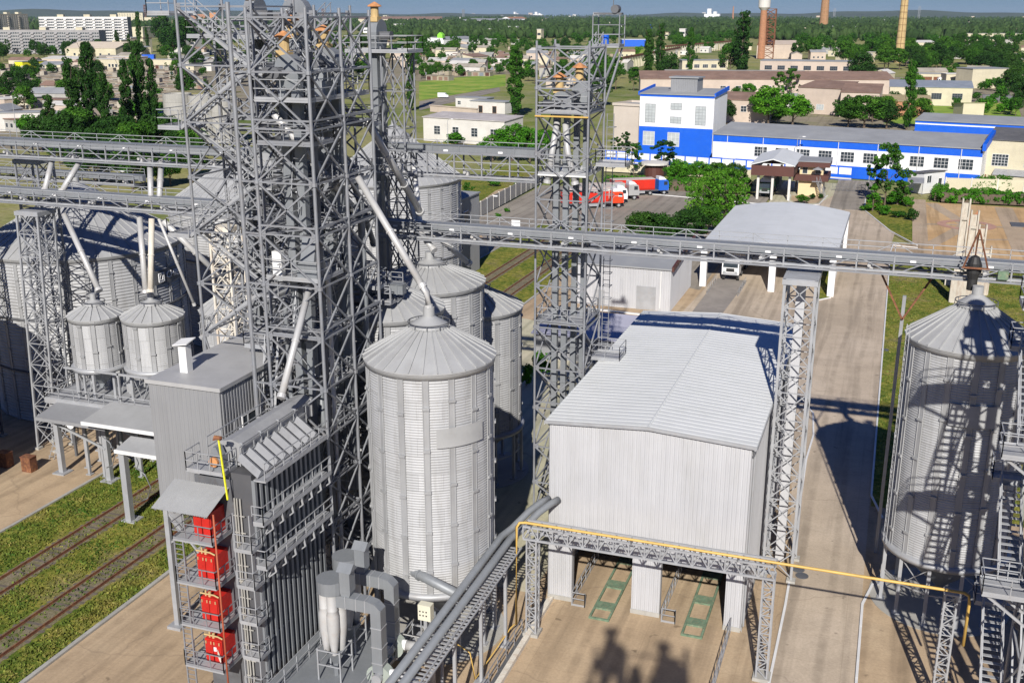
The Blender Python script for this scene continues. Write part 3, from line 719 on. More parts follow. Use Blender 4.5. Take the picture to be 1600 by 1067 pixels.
t = thing('gas_pipe', 'long yellow gas pipe crossing the road on top of the gantry', 'pipe', (-19.4, 57.3, 0))
MB().path([(-19.75, 56.6, .9), (-19.75, 56.6, 7.7), (-19.6, 56.75, 7.95), (-19.2, 56.8, 8.0), (5.9, 56.8, 8.0), (6.15, 56.8, 7.85), (6.2, 56.8, 7.5), (6.2, 56.8, 4.8)], 0.085, 10).build('pipe', YEL, t, True)
mb = MB()
for i in range(8): mb.box(-18.9 + i * 2.1, 56.75, 7.7, -18.82 + i * 2.1, 56.85, 7.9)
mb.build('clip', STEELD, t)
t = thing('gas_pipe', 'thin yellow pipe dropping beside the twin grey pipes to the ground', 'pipe', (-19.8, 56, 0))
MB().path([(-19.8, 56.4, 1.0), (-20.0, 56.2, .8), (-20.3, 50.8, .5), (-20.6, 50.8, 2.2), (-23.5, 52.2, 2.4)], 0.045, 8).build('pipe', YEL, t, True)

# twin aspiration pipes on posts, with a rung rack beside them
t = thing('twin_pipeline', 'two parallel grey pipes on posts running along the left edge of the driveway', 'pipeline', (-20.6, 50, 0))
for x in (-21.15, -20.5):
    MB().path([(x, 34, 6.0), (x, 57.6, 6.3), (x + .4, 58.6, 6.5), (x + 1.1, 59.9, 7.2), (x + 1.6, 60.8, 7.5), (x + 1.9, 61.6, 7.5)], 0.23, 14).build('pipe', DUCT, t, True)
mb = MB()
for x in (-20.0, -19.72): mb.bar((x, 34, 5.55), (x, 57.5, 5.85), .08)
for i in range(66):
    yy = 34 + i * .36; mb.bar((-21.3, yy, 5.5 + (yy - 34) * .0128), (-19.75, yy, 5.5 + (yy - 34) * .0128), .13, .05)
mb.build('rung_rack', STEELL, t)
for yy in (38, 43, 47.2, 51.2, 55.4):
    MB().box(-20.45, yy - .3, 0, -19.65, yy + .3, .15).bar((-20.05, yy, .1), (-20.05, yy, 5.5), .18).build('post', STEELL, t)
spout('grey horizontal duct passing under the front silo to the twin pipes', [(-27.6, 53.6, 5.9), (-21.3, 51.2, 5.6)], .3, DUCT, cat='duct', name='duct')

# ================================================================== SILOS
F = silo('tall ribbed silo with a pale blank plate, standing front and centre', -25.1, 56.1, 3.78, 4.4, 18.5, 21.4, 0.165, group='tall round grain silos', st_off=-1.62, seg=96)
def curved_plate(root, name, cx, cy, r, a0, a1, z0, z1, m):
    n = 12; vs = []
    for i in range(n + 1):
        a = a0 + (a1 - a0) * i / n
        vs += [(cx + math.cos(a) * r, cy + math.sin(a) * r, z0), (cx + math.cos(a) * r, cy + math.sin(a) * r, z1)]
    return MB().add(vs, [(2 * i, 2 * i + 2, 2 * i + 3, 2 * i + 1) for i in range(n)]).build(name, m, root, True)
curved_plate(F, 'name_plate', -25.1, 56.1, 3.98, R(-62), R(-17), 14.0, 15.2, GALVR)
silo('round silo behind the front silo, its roof crossed by truss shadows', -31.9, 64.4, 3.75, 4.4, 18.7, 21.1, 0.2, group='tall round grain silos', seg=64)
silo('round silo in the middle of the rear row, below the two white spouts', -32.2, 72.4, 4.0, 4.4, 18.7, 20.9, 0.2, group='tall round grain silos', seg=64)
silo('shorter round silo at the right end of the rear row, half in shade', -31.7, 80.4, 3.8, 4.4, 14.8, 17.3, 0.2, group='tall round grain silos', seg=64)
RS = silo('tall ribbed silo right of the road, striped by stair shadows', 5.7, 70.3, 3.75, 4.4, 18.6, 21.9, 0.165, group='tall round grain silos', seg=96, ladder=R(200))
curved_plate(RS, 'name_plate', 5.7, 70.3, 3.95, R(-105), R(-62), 14.0, 15.4, GALVR)
silo('small elevated bin left of its twin, over the rail loading platform', -61.9, 70.0, 2.05, 9.6, 13.9, 15.7, 0.17, 12, 18, legs=8, seg=48, fdn=False, group='small elevated bins')
silo('small elevated bin right of its twin, over the rail loading platform', -57.2, 71.4, 2.4, 9.6, 13.9, 15.8, 0.17, 12, 20, legs=8, seg=48, fdn=False, group='small elevated bins')
silo('small elevated bin hidden behind the leaning lattice mast', -52.6, 75.6, 2.3, 9.7, 13.8, 16.1, 0.17, 12, 20, legs=8, seg=48, fdn=False, group='small elevated bins')
BIG = dict(pitch=0.3, nst=28, nsec=52, legs=0, seg=96)
b1 = silo('huge flat bottomed silo filling the left edge under the conveyor bridges', -76.5, 86.0, 9.7, 0.05, 16.2, 22.5, rings=(5.2, 10.4), group='huge flat bottomed silos', **BIG)
silo('huge flat bottomed silo behind the left one, roof showing beside the stair tower', -73.5, 112.0, 9.6, 0.05, 16.2, 23.3, rings=(5.2, 10.4), group='huge flat bottomed silos', **BIG)
silo('huge flat bottomed silo right of the tall truss tower', -66.6, 138.3, 9.3, 0.05, 15.8, 23.7, rings=(5.2, 10.4), group='huge flat bottomed silos', **BIG)
silo('huge unseen flat bottomed silo beyond the left edge, placed for the shade it casts', -78.2, 57.3, 9.7, 0.05, 16.2, 22.5, rings=(5.2, 10.4), group='huge flat bottomed silos', **BIG)  # out of view, placed so its shadow darkens the left yard and silo
# maker's sign on the left silo
def text(body, size, loc, rot, m, root=None, name='lettering', ext=0.01, label=None, align='CENTER'):
    c = bpy.data.curves.new(name, 'FONT'); c.body = body; c.size = size; c.extrude = ext; c.align_x = align; c.align_y = 'CENTER'
    o = bpy.data.objects.new(name, c); COL.objects.link(o)
    dg = bpy.context.evaluated_depsgraph_get(); me = bpy.data.meshes.new_from_object(o.evaluated_get(dg))
    bpy.data.objects.remove(o); me.materials.clear(); me.materials.append(m)
    ob = bpy.data.objects.new(name, me); COL.objects.link(ob)
    w = Vector(root['_w']) if root and '_w' in root else Vector((0, 0, 0))
    if root: ob.parent = root
    ob.location = Vector(loc) - w; ob.rotation_euler = rot
    return ob
a = R(2); px_, py_ = -76.5 + math.cos(a) * 9.95, 86 + math.sin(a) * 9.95
curved_plate(b1, 'sign_plate', -76.5, 86, 9.92, R(-11), R(15), 12.6, 14.0, STEELD)
text('ϟ CHIEF', 0.95, (px_, py_, 13.3), (R(90), 0, a + R(90)), BRIGHTW, b1, ext=0.04)

# ================================================================== RIGHT: STAIR TOWER AND ELEVATOR HEAD
ST = tower('stair_tower', 'grey steel stair tower with zigzag flights at the right edge', 8.3, 51.5, 12.0, 55.5, 0, [29, 25.3, 21.6, 18, 14.6, 11, 7.3, 3.7], 0.22, 0.12, STEELL, 'stair tower', styles='XXXX')
for z in (2.2, 5.8, 9.2, 12.8, 16.4, 20): MB().box(8.6, 54.2, z, 8.75, 55.4, z + 1.5).box(11.2, 51.9, z, 11.3, 53.2, z + 2).build('cable_panel', STEELD, ST)
for i, z in enumerate((3.7, 11.0, 18.2, 25.4)):
    deck(ST, 6.1, 51.3, 8.6, 53.0, z)
    deck(ST, 8.7, 54.0, 11.9, 55.4, z)
    [MB().bar((8.3, yy, z - 1.6), (6.3, yy, z - .15), .12).build('bracket', STEELL, ST) for yy in (51.6, 53.0)]
for z in (-3.6, 3.7, 11.0, 18.2):
    zz = max(z, 0.0)
    if z > 0: stairs(ST, (7.4, 52.9, z), (7.4, 57.2, z + 3.6), 1.0)
    deck(ST, 6.5, 57.2, 9.6, 58.4, z + 3.6)
    stairs(ST, (8.9, 57.2, z + 3.6), (8.9, 52.2, z + 7.2), 1.0)
for x_, y_, lb_ in ((9.6, 52.6, 'near pair'), (11.2, 54.4, 'far pair')): elevator('added elevator shafts in the right stair tower, casting stripes on the silo, %s' % lb_, x_, y_, .2, 29.8, 'x', .55, gap=.5)  # unseen shafts added to throw upright shadow stripes on the right silo
tower('lattice_tower', 'tall square lattice tower beyond the right edge, behind the stairs', 12.4, 54.5, 16.0, 58.5, 0, [31, 27.6, 24.2, 20.8, 17.4, 14, 10.6, 7.2, 3.8], 0.24, 0.13, STEEL)
for i, (x, y) in enumerate(((13.6, 55.6), (14.6, 57.4))):
    elevator('added twin elevator shafts out of view beyond the right edge, %s pair' % ('front', 'rear')[i], x, y, 0.2, 29.5 + i, 'x')  # out of view, added as solid mass that casts shadow
silo('added ribbed silo out of view past the right edge, shading the right silo', 16.2, 47.6, 3.75, 4.4, 20.6, 23.8, 0.165, group='tall round grain silos', seg=64)  # unseen silo added to shade the right silo and the ground near it

# camera is on the head platform of an elevator tower; its shadow falls on the yard
CT = tower('lattice_tower', 'elevator tower under the viewer, seen only by its shadow on the yard', -2.0, -7.5, 2.2, -3.3, 0, [35.2, 31.8, 28.4, 25, 21.6, 18.2, 14.8, 11.4, 8, 4.6], 0.25, 0.14, STEEL)
elevator('bucket elevator under the viewer, seen only by its shadow on the yard', 0.0, -4.6, 0.2, 39.4, 'x', .55, True)
elevator('second bucket elevator under the viewer, seen only by its shadow on the yard', 3.4, -4.2, 0.2, 38.6, 'x', .5, True, gap=.7, hr=1.0)
deck(CT, -1.8, -7.4, 4.6, -3.0, 36.6)
MB().box(1.0, -5.2, 37.0, 1.8, -4.4, 38.8).profx([(-5.2, 38.8), (-4.4, 38.8), (-4.7, 39.6), (-4.9, 39.6)], 1.1, 1.7).build('machine_box', DUCT, CT)
MB().bar((4.4, -4, 37), (4.4, -4, 41), .25).bar((-1.4, -4, 37), (-1.4, -4, 40.0), .12).bar((-1.4, -4, 39.6), (4.4, -4, 40.2), .12).build('hoist_frame', STEEL, CT)

# ================================================================== CONVEYOR BRIDGES
def gallery(label, x0, x1, y, z, group='conveyor bridges', deckside=-1, h=0.75, bay=2.35, truss_h=1.05, casing_z=0.0, m=None, plates=True):
    t = thing('conveyor_bridge', label, 'conveyor bridge', (x0, y, z), group=group)
    m = m or STEEL
    n = int(round((x1 - x0) / bay)); dx = (x1 - x0) / n
    yf, yb = y - .95, y + .95
    zb = z - truss_h
    mb = MB()
    for yy in (yf, yb):
        mb.bar((x0, yy, zb), (x1, yy, zb), .13); mb.bar((x0, yy, z), (x1, yy, z), .1)
        for i in range(n + 1):
            x = x0 + i * dx; mb.bar((x, yy, zb), (x, yy, z), .11)
            if i < n:
                if i % 2: mb.bar((x, yy, z), (x + dx, yy, zb), .07)
                else: mb.bar((x, yy, zb), (x + dx, yy, z), .07)
    for i in range(n + 1):
        x = x0 + i * dx; mb.bar((x, yf, zb), (x, yb, zb), .09)
        if i < n: mb.bar((x, yf, zb), (x + dx, yb, zb), .05)
    mb.build('truss', m, t)
    MB().box(x0, yf + .1, zb + .1, x1, yf + .75, zb + .14).build('walkway', STEELL, t)
    mb = MB().box(x0 - .4, y + .05, z - .62 + casing_z, x1 + .4, y + .65, z + .02 + casing_z)
    for i in range(n + 1):
        x = x0 + i * dx; mb.box(x - .04, y + .0, z - .65 + casing_z, x + .04, y + .7, z + .06 + casing_z)
    mb.box(x0 - .4, y - .02, z + .02 + casing_z, x1 + .4, y + .72, z + .05 + casing_z)
    mb.build('conveyor_casing', DUCT, t)
    if plates:
        for i in range(0, n, 2):
            x = x0 + (i + .5) * dx; MB().box(x - .18, y + .035, z - .42 + casing_z, x + .18, y + .048, z - .28 + casing_z).build('number_plate', BRIGHTW, t)
    mb = MB(); railing(mb, [(x0, yf - .05), (x1, yf - .05)], zb + .1, 1.15, dx / 1, .05); mb.build('railing', STEELL, t)
    mb = MB(); railing(mb, [(x0, yb + .05), (x1, yb + .05)], z - .1, .75, dx, .045)
    for i in range(0, n, 2): mb.bar((x0 + i * dx, yb + .05, z + .65), (x0 + (i + .5) * dx, yb + .05, z + .0), .04); mb.bar((x0 + i * dx, yb + .05, z + .65), (x0 + (i - .5) * dx, yb + .05, z + .0), .04)
    mb.build('upper_rail', STEELL, t)
    mb = MB()
    for i in range(0, n, 3):
        x = x0 + (i + .3) * dx; mb.box(x, yf + .3, zb + .2, x + .35, yf + .6, zb + .5); mb.tube((x + .1, yf + .1, zb + .45), (x + .1, yf + .5, zb + .45), .12, 8)
    mb.build('drive_boxes', SPOUT, t)
    return t
gallery('lower conveyor bridge over the road, from the truss tower to the right silo', -36.2, 14.5, 72.5, 23.0)
gallery('lower conveyor bridge in front of the huge left silo', -92, -42.0, 72.5, 23.6)
gallery('upper conveyor bridge between the truss tower and the slim tower', -37.5, -24.3, 75.3, 28.1, truss_h=1.9, casing_z=.35)
gallery('upper conveyor bridge crossing above the left edge', -96, -41.5, 75.5, 27.4, truss_h=1.5)
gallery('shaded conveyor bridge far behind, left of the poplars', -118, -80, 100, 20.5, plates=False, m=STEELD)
# support mast under the bridge beside the hangar
def mast(label, x, y, z1, wx, wy, legs_out=0, bay=1.5, m=None, cx1=None, cy1=None, grp='masts carrying the bridges', diag='X', duct=False):
    t = thing('lattice_mast', label, 'mast', (x, y, 0), group=grp); m = m or STEELL
    cx1 = x if cx1 is None else cx1; cy1 = y if cy1 is None else cy1
    for a, b in ((-1, -1), (1, -1), (1, 1), (-1, 1)):
        MB().box(x + a * wx / 2 - .3, y + b * wy / 2 - .3, 0, x + a * wx / 2 + .3, y + b * wy / 2 + .3, .2).build('footing', CONC, t)
        MB().bar((x + a * wx / 2, y + b * wy / 2, .15), (cx1 + a * wx / 2, cy1 + b * wy / 2, z1), .17).build('leg', m, t)
    lattice(MB(), x, y, .3, z1, wx, wy, bay, .03, .07, cx1, cy1, diag).build('bracing', m, t)
    MB().box(cx1 - wx / 2 - .15, cy1 - wy / 2 - .15, z1 - .35, cx1 + wx / 2 + .15, cy1 + wy / 2 + .15, z1).build('head_frame', m, t)
    return t
M1 = mast('tall white lattice mast at the right rear side of the hangar', -4.9, 71.2, 21.6, 1.95, 3.4, bay=2.0)
MB().box(-5.3, 72.0, .2, -4.7, 72.5, 21.5).build('cable_duct', CLAD, M1)
mast('white lattice mast standing before the huge left silo', -70.0, 72.1, 21.9, 2.2, 1.9, bay=1.9, cx1=-69.0, cy1=72.3)
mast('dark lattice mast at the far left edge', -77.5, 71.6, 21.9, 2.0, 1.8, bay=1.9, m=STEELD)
mast('rusty white lattice mast just left of the stair tower', -49.6, 71.8, 21.9, 1.7, 2.0, bay=1.6, m=STONEW)
mast('second lattice mast near the stair tower, taller and grey', -46.4, 73.4, 25.6, 1.5, 2.0, bay=1.7, m=STEEL)
mast('short lattice mast under the upper bridge at the far left', -72.5, 76.6, 25.6, 2.4, 2.0, bay=2.2, m=STEEL)
t = thing('bridge_post', 'single post with a v shaped head under the bridge on the lawn', 'post', (1.3, 72.5, 0))
MB().bar((1.55, 76, 0), (1.55, 73.2, 20.2), .22).build('shaft', STEELL, t)
MB().bar((1.55, 73.2, 18.6), (-.2, 73.2, 21.9), .12).bar((1.55, 73.2, 18.6), (3.3, 73.2, 21.9), .12).build('head_struts', RUST, t)

# ================================================================== SLIM TOWER (right of centre)
T1 = tower('elevator_tower', 'slim lattice elevator tower standing beside the hangar', -24.1, 73.2, -20.3, 77.5, 0,
           [35.7, 33.0, 31.3, 28.4, 25.2, 22.0, 18.8, 15.6, 12.4, 9.2, 6.0, 3.0], 0.21, 0.12, STEEL, 'elevator tower', styles='XXXX', dbl=(33.0, 31.3, 22.0, 15.6, 9.2))
deck(T1, -24.0, 73.3, -20.4, 77.4, 31.4); deck(T1, -24.0, 73.3, -20.4, 77.4, 27.0, WHITE); deck(T1, -24.0, 73.3, -20.4, 77.4, 16.0)
for z in (27.6, 13.0): deck(T1, -20.2, 75.0, -18.0, 77.0, z)
MB().box(-24.15, 73.0, 31.05, -20.25, 73.08, 31.15).build('rusty_beam', YEL, T1)
for x, y, z, l in ((-22.6, 74.6, 31.6, 'front'), (-21.6, 76.2, 32.2, 'rear')):
    elevator('bucket elevator with a rusty cap inside the slim tower, %s pair' % l, x, y, .2, z, 'x', .4, gap=.36, hr=.7)
spout('pale splayed pipe low inside the slim tower, left', [(-22.9, 74.3, 30.6), (-23.1, 73.9, 28.6), (-23.4, 73.7, 26.4)], .22, SPOUT, 'pipes inside the slim tower')
spout('pale splayed pipe low inside the slim tower, right', [(-22.2, 74.0, 30.6), (-21.9, 73.7, 28.6), (-21.3, 73.6, 26.4)], .22, SPOUT, 'pipes inside the slim tower')
mb = MB()
for z in range(1, 62): mb.bar((-20.1, 77.7, z * .5), (-19.6, 77.7, z * .5), .035)
for x in (-20.1, -19.6): mb.bar((x, 77.7, 0), (x, 77.7, 31), .05)
for z in range(2, 31):
    mb.bar((-20.15, 78.3, z), (-19.55, 78.3, z), .04); mb.bar((-20.15, 77.7, z), (-20.15, 78.3, z), .04); mb.bar((-19.55, 77.7, z), (-19.55, 78.3, z), .04)
mb.build('caged_ladder', STEEL, T1)
stairs(T1, (-22.6, 77.2, 32.7), (-21.2, 79.2, 35.7), .8)
MB().box(-21.7, 79.0, 35.6, -19.7, 80.6, 35.72).build('platform', STEELL, T1)
mb = MB(); railing(mb, [(-21.7, 79.0), (-19.7, 79.0), (-19.7, 80.6), (-21.7, 80.6)], 35.7, 1.5); mb.bar((-20.3, 77.5, 33.4), (-19.8, 79.1, 35.5), .12); mb.bar((-20.3, 77.5, 31.5), (-19.8, 80.4, 35.5), .12); mb.bar((-24.1, 77.5, 33.0), (-21.6, 79.1, 35.5), .12)
for x, y in ((-21.7, 79.0), (-19.7, 79.0), (-19.7, 80.6), (-21.7, 80.6)): mb.bar((x, y, 35.7), (x, y, 37.9), .07)
mb.build('railing', STEEL, T1)
t = thing('drive_unit', 'conveyor drive with a blue motor on the outrigger platform of the slim tower', 'motor', (-20.8, 79.8, 35.8))
MB().tube((-20.9, 79.6, 35.8), (-20.9, 79.6, 36.5), .28, 12).build('motor', BLUE, t); MB().box(-21.8, 79.5, 37.9, -19.7, 80.1, 38.05).tube((-20.2, 79.4, 38.3), (-20.2, 80.2, 38.3), .3, 12).build('head_pulley', STEELD, t); MB().bar((-20.4, 79.8, 38.2), (-20.4, 79.8, 41.2), .05).build('aerial', STEELD, t)

# ================================================================== MAIN TRUSS TOWER
LV = [37.8, 34.9, 31.8, 28.8, 25.8, 22.8, 19.7, 16.6, 13.6, 10.5, 7.4, 4.2]
T2 = tower('truss_tower', 'massive lattice tower left of centre, two bays deep', -34.2, 52.9, -30.5, 56.7, 0, LV, 0.25, 0.12, STEEL, 'truss tower', styles='XXXX', dbl=(31.8, 25.8, 19.7, 13.6, 7.4))
cs = ((-30.5, 60.4), (-34.2, 60.4))
for x, y in cs: MB().tube((x, y, 0), (x, y, 38.2), .1, 8).build('leg', STEEL, T2)
mb = MB(); lv = sorted(LV + [.3])
for a, b in zip(lv, lv[1:]):
    for p, q in (((-30.5, 56.7), (-30.5, 60.4)), ((-30.5, 60.4), (-34.2, 60.4)), ((-34.2, 60.4), (-34.2, 56.7))):
        mb.bar((*p, b), (*q, b), .1); mb.bar((*p, a), (*q, b), .09); mb.bar((*q, a), (*p, b), .09)
        if b in (31.8, 25.8, 19.7, 13.6, 7.4): mb.bar((*p, b + .5), (*q, b + .5), .15)
mb.build('bracing', STEEL, T2)
mb = MB()
for i, z in enumerate(LV):
    mb.bar((-34.2, 52.9, z), (-30.5, 56.7, z), .08).bar((-30.5, 52.9, z), (-34.2, 56.7, z), .08).bar((-34.2, 56.7, z), (-30.5, 60.4, z), .08)
    mb.bar((-33.2, 52.95, z), (-33.2, 60.3, z), .09).bar((-31.5, 52.95, z), (-31.5, 60.3, z), .09)
mb.build('floor_bracing', STEEL, T2)
mb = MB()
for x in (-34.05, -33.55): mb.bar((x, 56.9, 0), (x, 56.9, 37), .05)
for i in range(92): mb.bar((-34.05, 56.9, i * .4), (-33.55, 56.9, i * .4), .035)
for i in range(36): mb.bar((-34.1, 56.9, i + .5), (-34.1, 57.5, i + .5), .03).bar((-33.5, 56.9, i + .5), (-33.5, 57.5, i + .5), .03).bar((-34.1, 57.5, i + .5), (-33.5, 57.5, i + .5), .03)
mb.build('caged_ladder', STEEL, T2)
for k_, z in enumerate((4.2, 10.5, 13.6, 19.7, 25.8, 31.0)):
    if k_ % 2: deck(T2, -34.1, 53.0, -30.6, 55.6, z, STEEL, STEEL)
    else: deck(T2, -34.1, 57.2, -30.6, 60.3, z, STEEL, STEEL)
    stairs(T2, (-33.8, 56.4, z), (-31.0, 56.4, z + 2.9), .7, STEEL)
MB().box(-30.72, 53.2, 6, -30.62, 53.7, 36).build('cable_tray', STEELD, T2)
for k_, (x, y, r_) in enumerate(((-33.9, 58.0, .16), (-31.0, 59.4, .2), (-30.9, 54.6, .14), (-33.8, 54.4, .13))): MB().tube((x, y, 1), (x, y, 30 - k_ * 3), r_, 10).build('riser_pipe', DUCT if k_ % 2 else SPOUT, T2)
deck(T2, -34.1, 53.0, -30.6, 60.3, 33.4); deck(T2, -34.1, 53.0, -30.6, 56.0, 23.2); deck(T2, -34.1, 57, -30.6, 60.3, 28.3); deck(T2, -34.1, 57, -30.6, 60.3, 16.3)
mb = MB(); tq = random.Random(4)      # light secondary steel: sag rods, pipe hangers, conduit
for z in range(3, 37):
    for _ in range(3):
        x, y = tq.uniform(-34.0, -30.7), tq.uniform(53.2, 60.2); mb.bar((x, y, z), (tq.uniform(-34.0, -30.7), tq.uniform(53.2, 60.2), z + tq.uniform(.3, 2.6)), tq.uniform(.03, .06))
    x = -34.2 + 3.7 * tq.random(); mb.bar((x, 52.95, z), (x, 56.6, z), .05)
mb.build('secondary_steel', STEELL, T2)
# outer leg and second frame to the left
T4 = tower('truss_tower', 'lattice tower at the back left with rust capped elevator heads on top', -43.6, 63.5, -38.6, 69.5, 0, [37.2, 36.4, 33.4, 30.4, 27.4, 24.4, 21.4, 18.4, 15.4, 12.4, 9.4, 6.4, 3.4], 0.24, 0.13, STEEL, 'truss tower')
deck(T4, -43.5, 63.4, -38.5, 69.6, 36.5); deck(T4, -46.5, 64.5, -43.7, 69, 36.5, open_sides=(1,)); deck(T4, -43.5, 63.4, -38.5, 69.6, 28.5)
SX = tower('stair_tower', 'lattice stair tower left of the massive tower, rising over the grey shed', -41.4, 56.6, -36.2, 61.4, 0, [38.4, 35.0, 31.6, 28.2, 24.8, 21.4, 18.0], 0.23, 0.12, STEEL, 'stair tower', styles='XXSX')
z = 17.6; k = 0
while z < 36:
    y = 57.2 if k % 2 == 0 else 58.6
    x0, x1 = (-41.9, -37.2) if k % 2 == 0 else (-37.2, -41.9)
    stairs(SX, (x0, y, z), (x1, y, z + 3.4), .85); 
    if k % 2 == 0: deck(SX, -37.2, 56.6, -35.6, 59.4, z + 3.4, open_sides=(0, 3))
    else: deck(SX, -43.5, 56.6, -41.9, 59.4, z + 3.4, open_sides=(1,))
    z += 3.4; k += 1
T5 = tower('truss_tower', 'lattice frame between the stair tower and the massive tower', -39.8, 61.8, -35.0, 66.6, 0, [38.0, 34.6, 31.2, 27.8, 24.4, 21.0, 17.6, 14.2, 10.8, 7.4, 4], 0.23, 0.13, STEEL, 'truss tower')
for T_, x0, y0, x1, y1 in ((T5, -39.8, 61.8, -35.0, 66.6), (T4, -43.6, 63.5, -38.6, 69.5)):
    for k_, z in enumerate((7.4, 14.2, 21.0, 24.4, 31.2, 34.6)):
        deck(T_, x0 + .1, y0 + .1, x1 - .1, y0 + 2.2 + (k_ % 2) * 1.5, z, STEEL, STEEL); stairs(T_, (x0 + .6, y0 + 3.2, z), (x1 - .7, y0 + 3.2, z + 3.1), .75, STEEL)
    mb = MB()
    for z in range(4, 37, 3): mb.bar((x0, y0, z), (x1, y1, z), .08).bar((x1, y0, z), (x0, y1, z), .08)
    mb.build('floor_bracing', STEEL, T_)
for k_, (x, y, z1) in enumerate(((-38.2, 63.5, 33), (-36.2, 65.2, 30), (-40.5, 66.8, 33), (-42.4, 64.6, 29))):
    MB().box(x - .25, y - .25, 1, x + .25, y + .25, z1).build('riser_duct', DUCT if k_ % 2 else STEELD, T5 if k_ < 2 else T4)
T6 = thing('corner_post', 'single tall post with braces at the near left corner of the massive tower', 'post', (-35.3, 52.9, 0))
MB().tube((-35.3, 52.9, 0), (-35.3, 52.9, 38.6), .13, 8).build('shaft', STEEL, T6)
mb = MB()
for i, z in enumerate(LV): mb.bar((-35.3, 52.9, z), (-34.3, 52.9, z), .1); mb.bar((-35.3, 52.9, z), (-34.3, 52.9, z - 1.5), .07); mb.bar((-35.3, 52.9, z - .2), (-36.2, 56.6, z - .2), .08)
mb.build('braces', STEEL, T6)
elevator('bucket elevator head with rusty cap at the front of the massive tower', -32.9, 55.0, 8, 34.6, 'x', .5, gap=.42, hr=.75)
elevator('bucket elevator head with a tall rusty cap behind the front one', -31.9, 57.8, 8, 34.9, 'x', .5, gap=.42, hr=.75)
elevator('bucket elevator without cap deep inside the massive tower', -33.0, 59.3, 3, 31.5, 'x', .5, False, gap=.42)
elevator('tallest bucket elevator, rusty cap cut by the top of the picture', -37.6, 64.2, 3, 37.6, 'x', .5, gap=.5, hr=.95)
elevator('wide elevator head with a short rusty cap at the back left tower', -42.0, 66.2, 3, 37.7, 'y', .5, gap=.5, hr=.9)
elevator('bucket elevator with a leaning rusty cap between the towers', -37.2, 63.0, 3, 35.4, 'y', .5, gap=.45, hr=.8)
# third, slimmer tower behind right
T3 = tower('elevator_tower', 'slim elevator tower with a platform, between massive tower and right silo roof', -37.0, 75.0, -35.2, 77.0, 0, [35.2, 32.4, 29.6, 26.8, 24.0, 21.2, 18.4, 15.6, 12.8, 10, 7, 4], 0.18, 0.1, STEEL, 'elevator tower')
deck(T3, -39.8, 74.6, -34.6, 77.4, 35.3)
elevator('slim bucket elevator with a mushroom shaped rusty cap behind right', -37.7, 76.0, .2, 36.2, 'y', .5, gap=.5, hr=.95)
stairs(T3, (-41.5, 74.4, 31.2), (-38.6, 74.4, 35.2), .8)
# pipes and clutter inside the towers
inner = 'spouts inside the truss towers'
for i, (a, b, r_) in enumerate((((-33.6, 54.2, 32.5), (-31.0, 58.5, 26.5), .2), ((-38.5, 63.5, 35.5), (-33.5, 58.0, 27.5), .2), ((-41.5, 66, 34), (-37.5, 62.5, 25), .2),
                                ((-33.8, 59.5, 27), (-31.2, 55.2, 21), .2), ((-37.5, 64.5, 30), (-34.5, 60.8, 20.5), .22), ((-32.0, 58.8, 30.5), (-34.0, 66.8, 22.5), .2),
                                ((-40.5, 68.0, 31), (-47.0, 72.2, 24.3), .2), ((-33.0, 58.2, 22), (-33.2, 64.0, 18), .2), ((-38.2, 64.0, 24), (-36.3, 60, 15), .22), ((-33.7, 57.3, 19), (-31.2, 54.0, 12.0), .2))):
    names = ('upper front', 'long high', 'back left', 'middle', 'steep rear', 'rear outgoing', 'far left outgoing', 'short lower', 'lower rear', 'lowest front')
    spout('%s spout running diagonally inside the truss towers' % names[i], [a, b], r_, DUCT if i % 2 else SPOUT, inner)
t = thing('control_cabinet', 'white control cabinet on a platform inside the massive tower', 'cabinet', (-33.6, 53.4, 23.2))
MB().box(-33.8, 53.3, 23.25, -33.2, 53.7, 24.7).build('body', WHITE, t)
t = thing('machine_housing', 'sheet metal grain cleaner on the platform inside the massive tower', 'machine', (-31.6, 54.2, 23.2))
MB().box(-32.3, 53.5, 23.2, -31.0, 55.0, 24.2).profx([(53.6, 24.2), (54.9, 24.2), (54.5, 25.6), (54.0, 25.6)], -32.1, -31.2).build('body', DUCT, t)
t = thing('machine_housing', 'large sheet metal grain cleaner on the top platform of the massive tower', 'machine', (-32.0, 56.8, 33.4))
MB().box(-33.3, 55.6, 33.45, -31.0, 57.0, 34.3).profx([(55.8, 34.3), (56.9, 34.3), (56.7, 35.0), (56.0, 35.0)], -33.1, -31.2).build('body', DUCT, t)
for i, (x, y, z) in enumerate(((-39.4, 62.6, 27.9), (-37.0, 63.0, 21.2), (-33.0, 58.5, 16.4))):
    t = thing('machine_housing', 'grey dust filter box %s in the towers' % ('high up behind', 'half way up', 'low down')[i], 'machine', (x, y, z))
    MB().box(x - 1, y - .8, z, x + 1, y + .8, z + 1.6).profx([(y - .7, z), (y + .7, z), (y + .2, z - 1.2), (y - .2, z - 1.2)], x - .8, x + .8).build('body', DUCT, t)
    MB().box(x - .7, y - .86, z + .3, x + .7, y - .81, z + 1.3).build('hatch', STEELL, t)
tt = thing('catwalk', 'high catwalk linking the truss towers', 'catwalk', (-37, 61.4, 31.4), group='catwalks between the towers')
deck(tt, -38.5, 60.5, -30.6, 61.8, 31.4)
tt = thing('catwalk', 'middle catwalk linking the truss towers', 'catwalk', (-37, 61.4, 21.0), group='catwalks between the towers')
deck(tt, -38.5, 60.5, -30.6, 61.8, 21.0)
t = gallery('inclined dark conveyor in the middle of the truss towers', -36.5, -30.2, 62.4, 20.8, plates=False, bay=2.1)

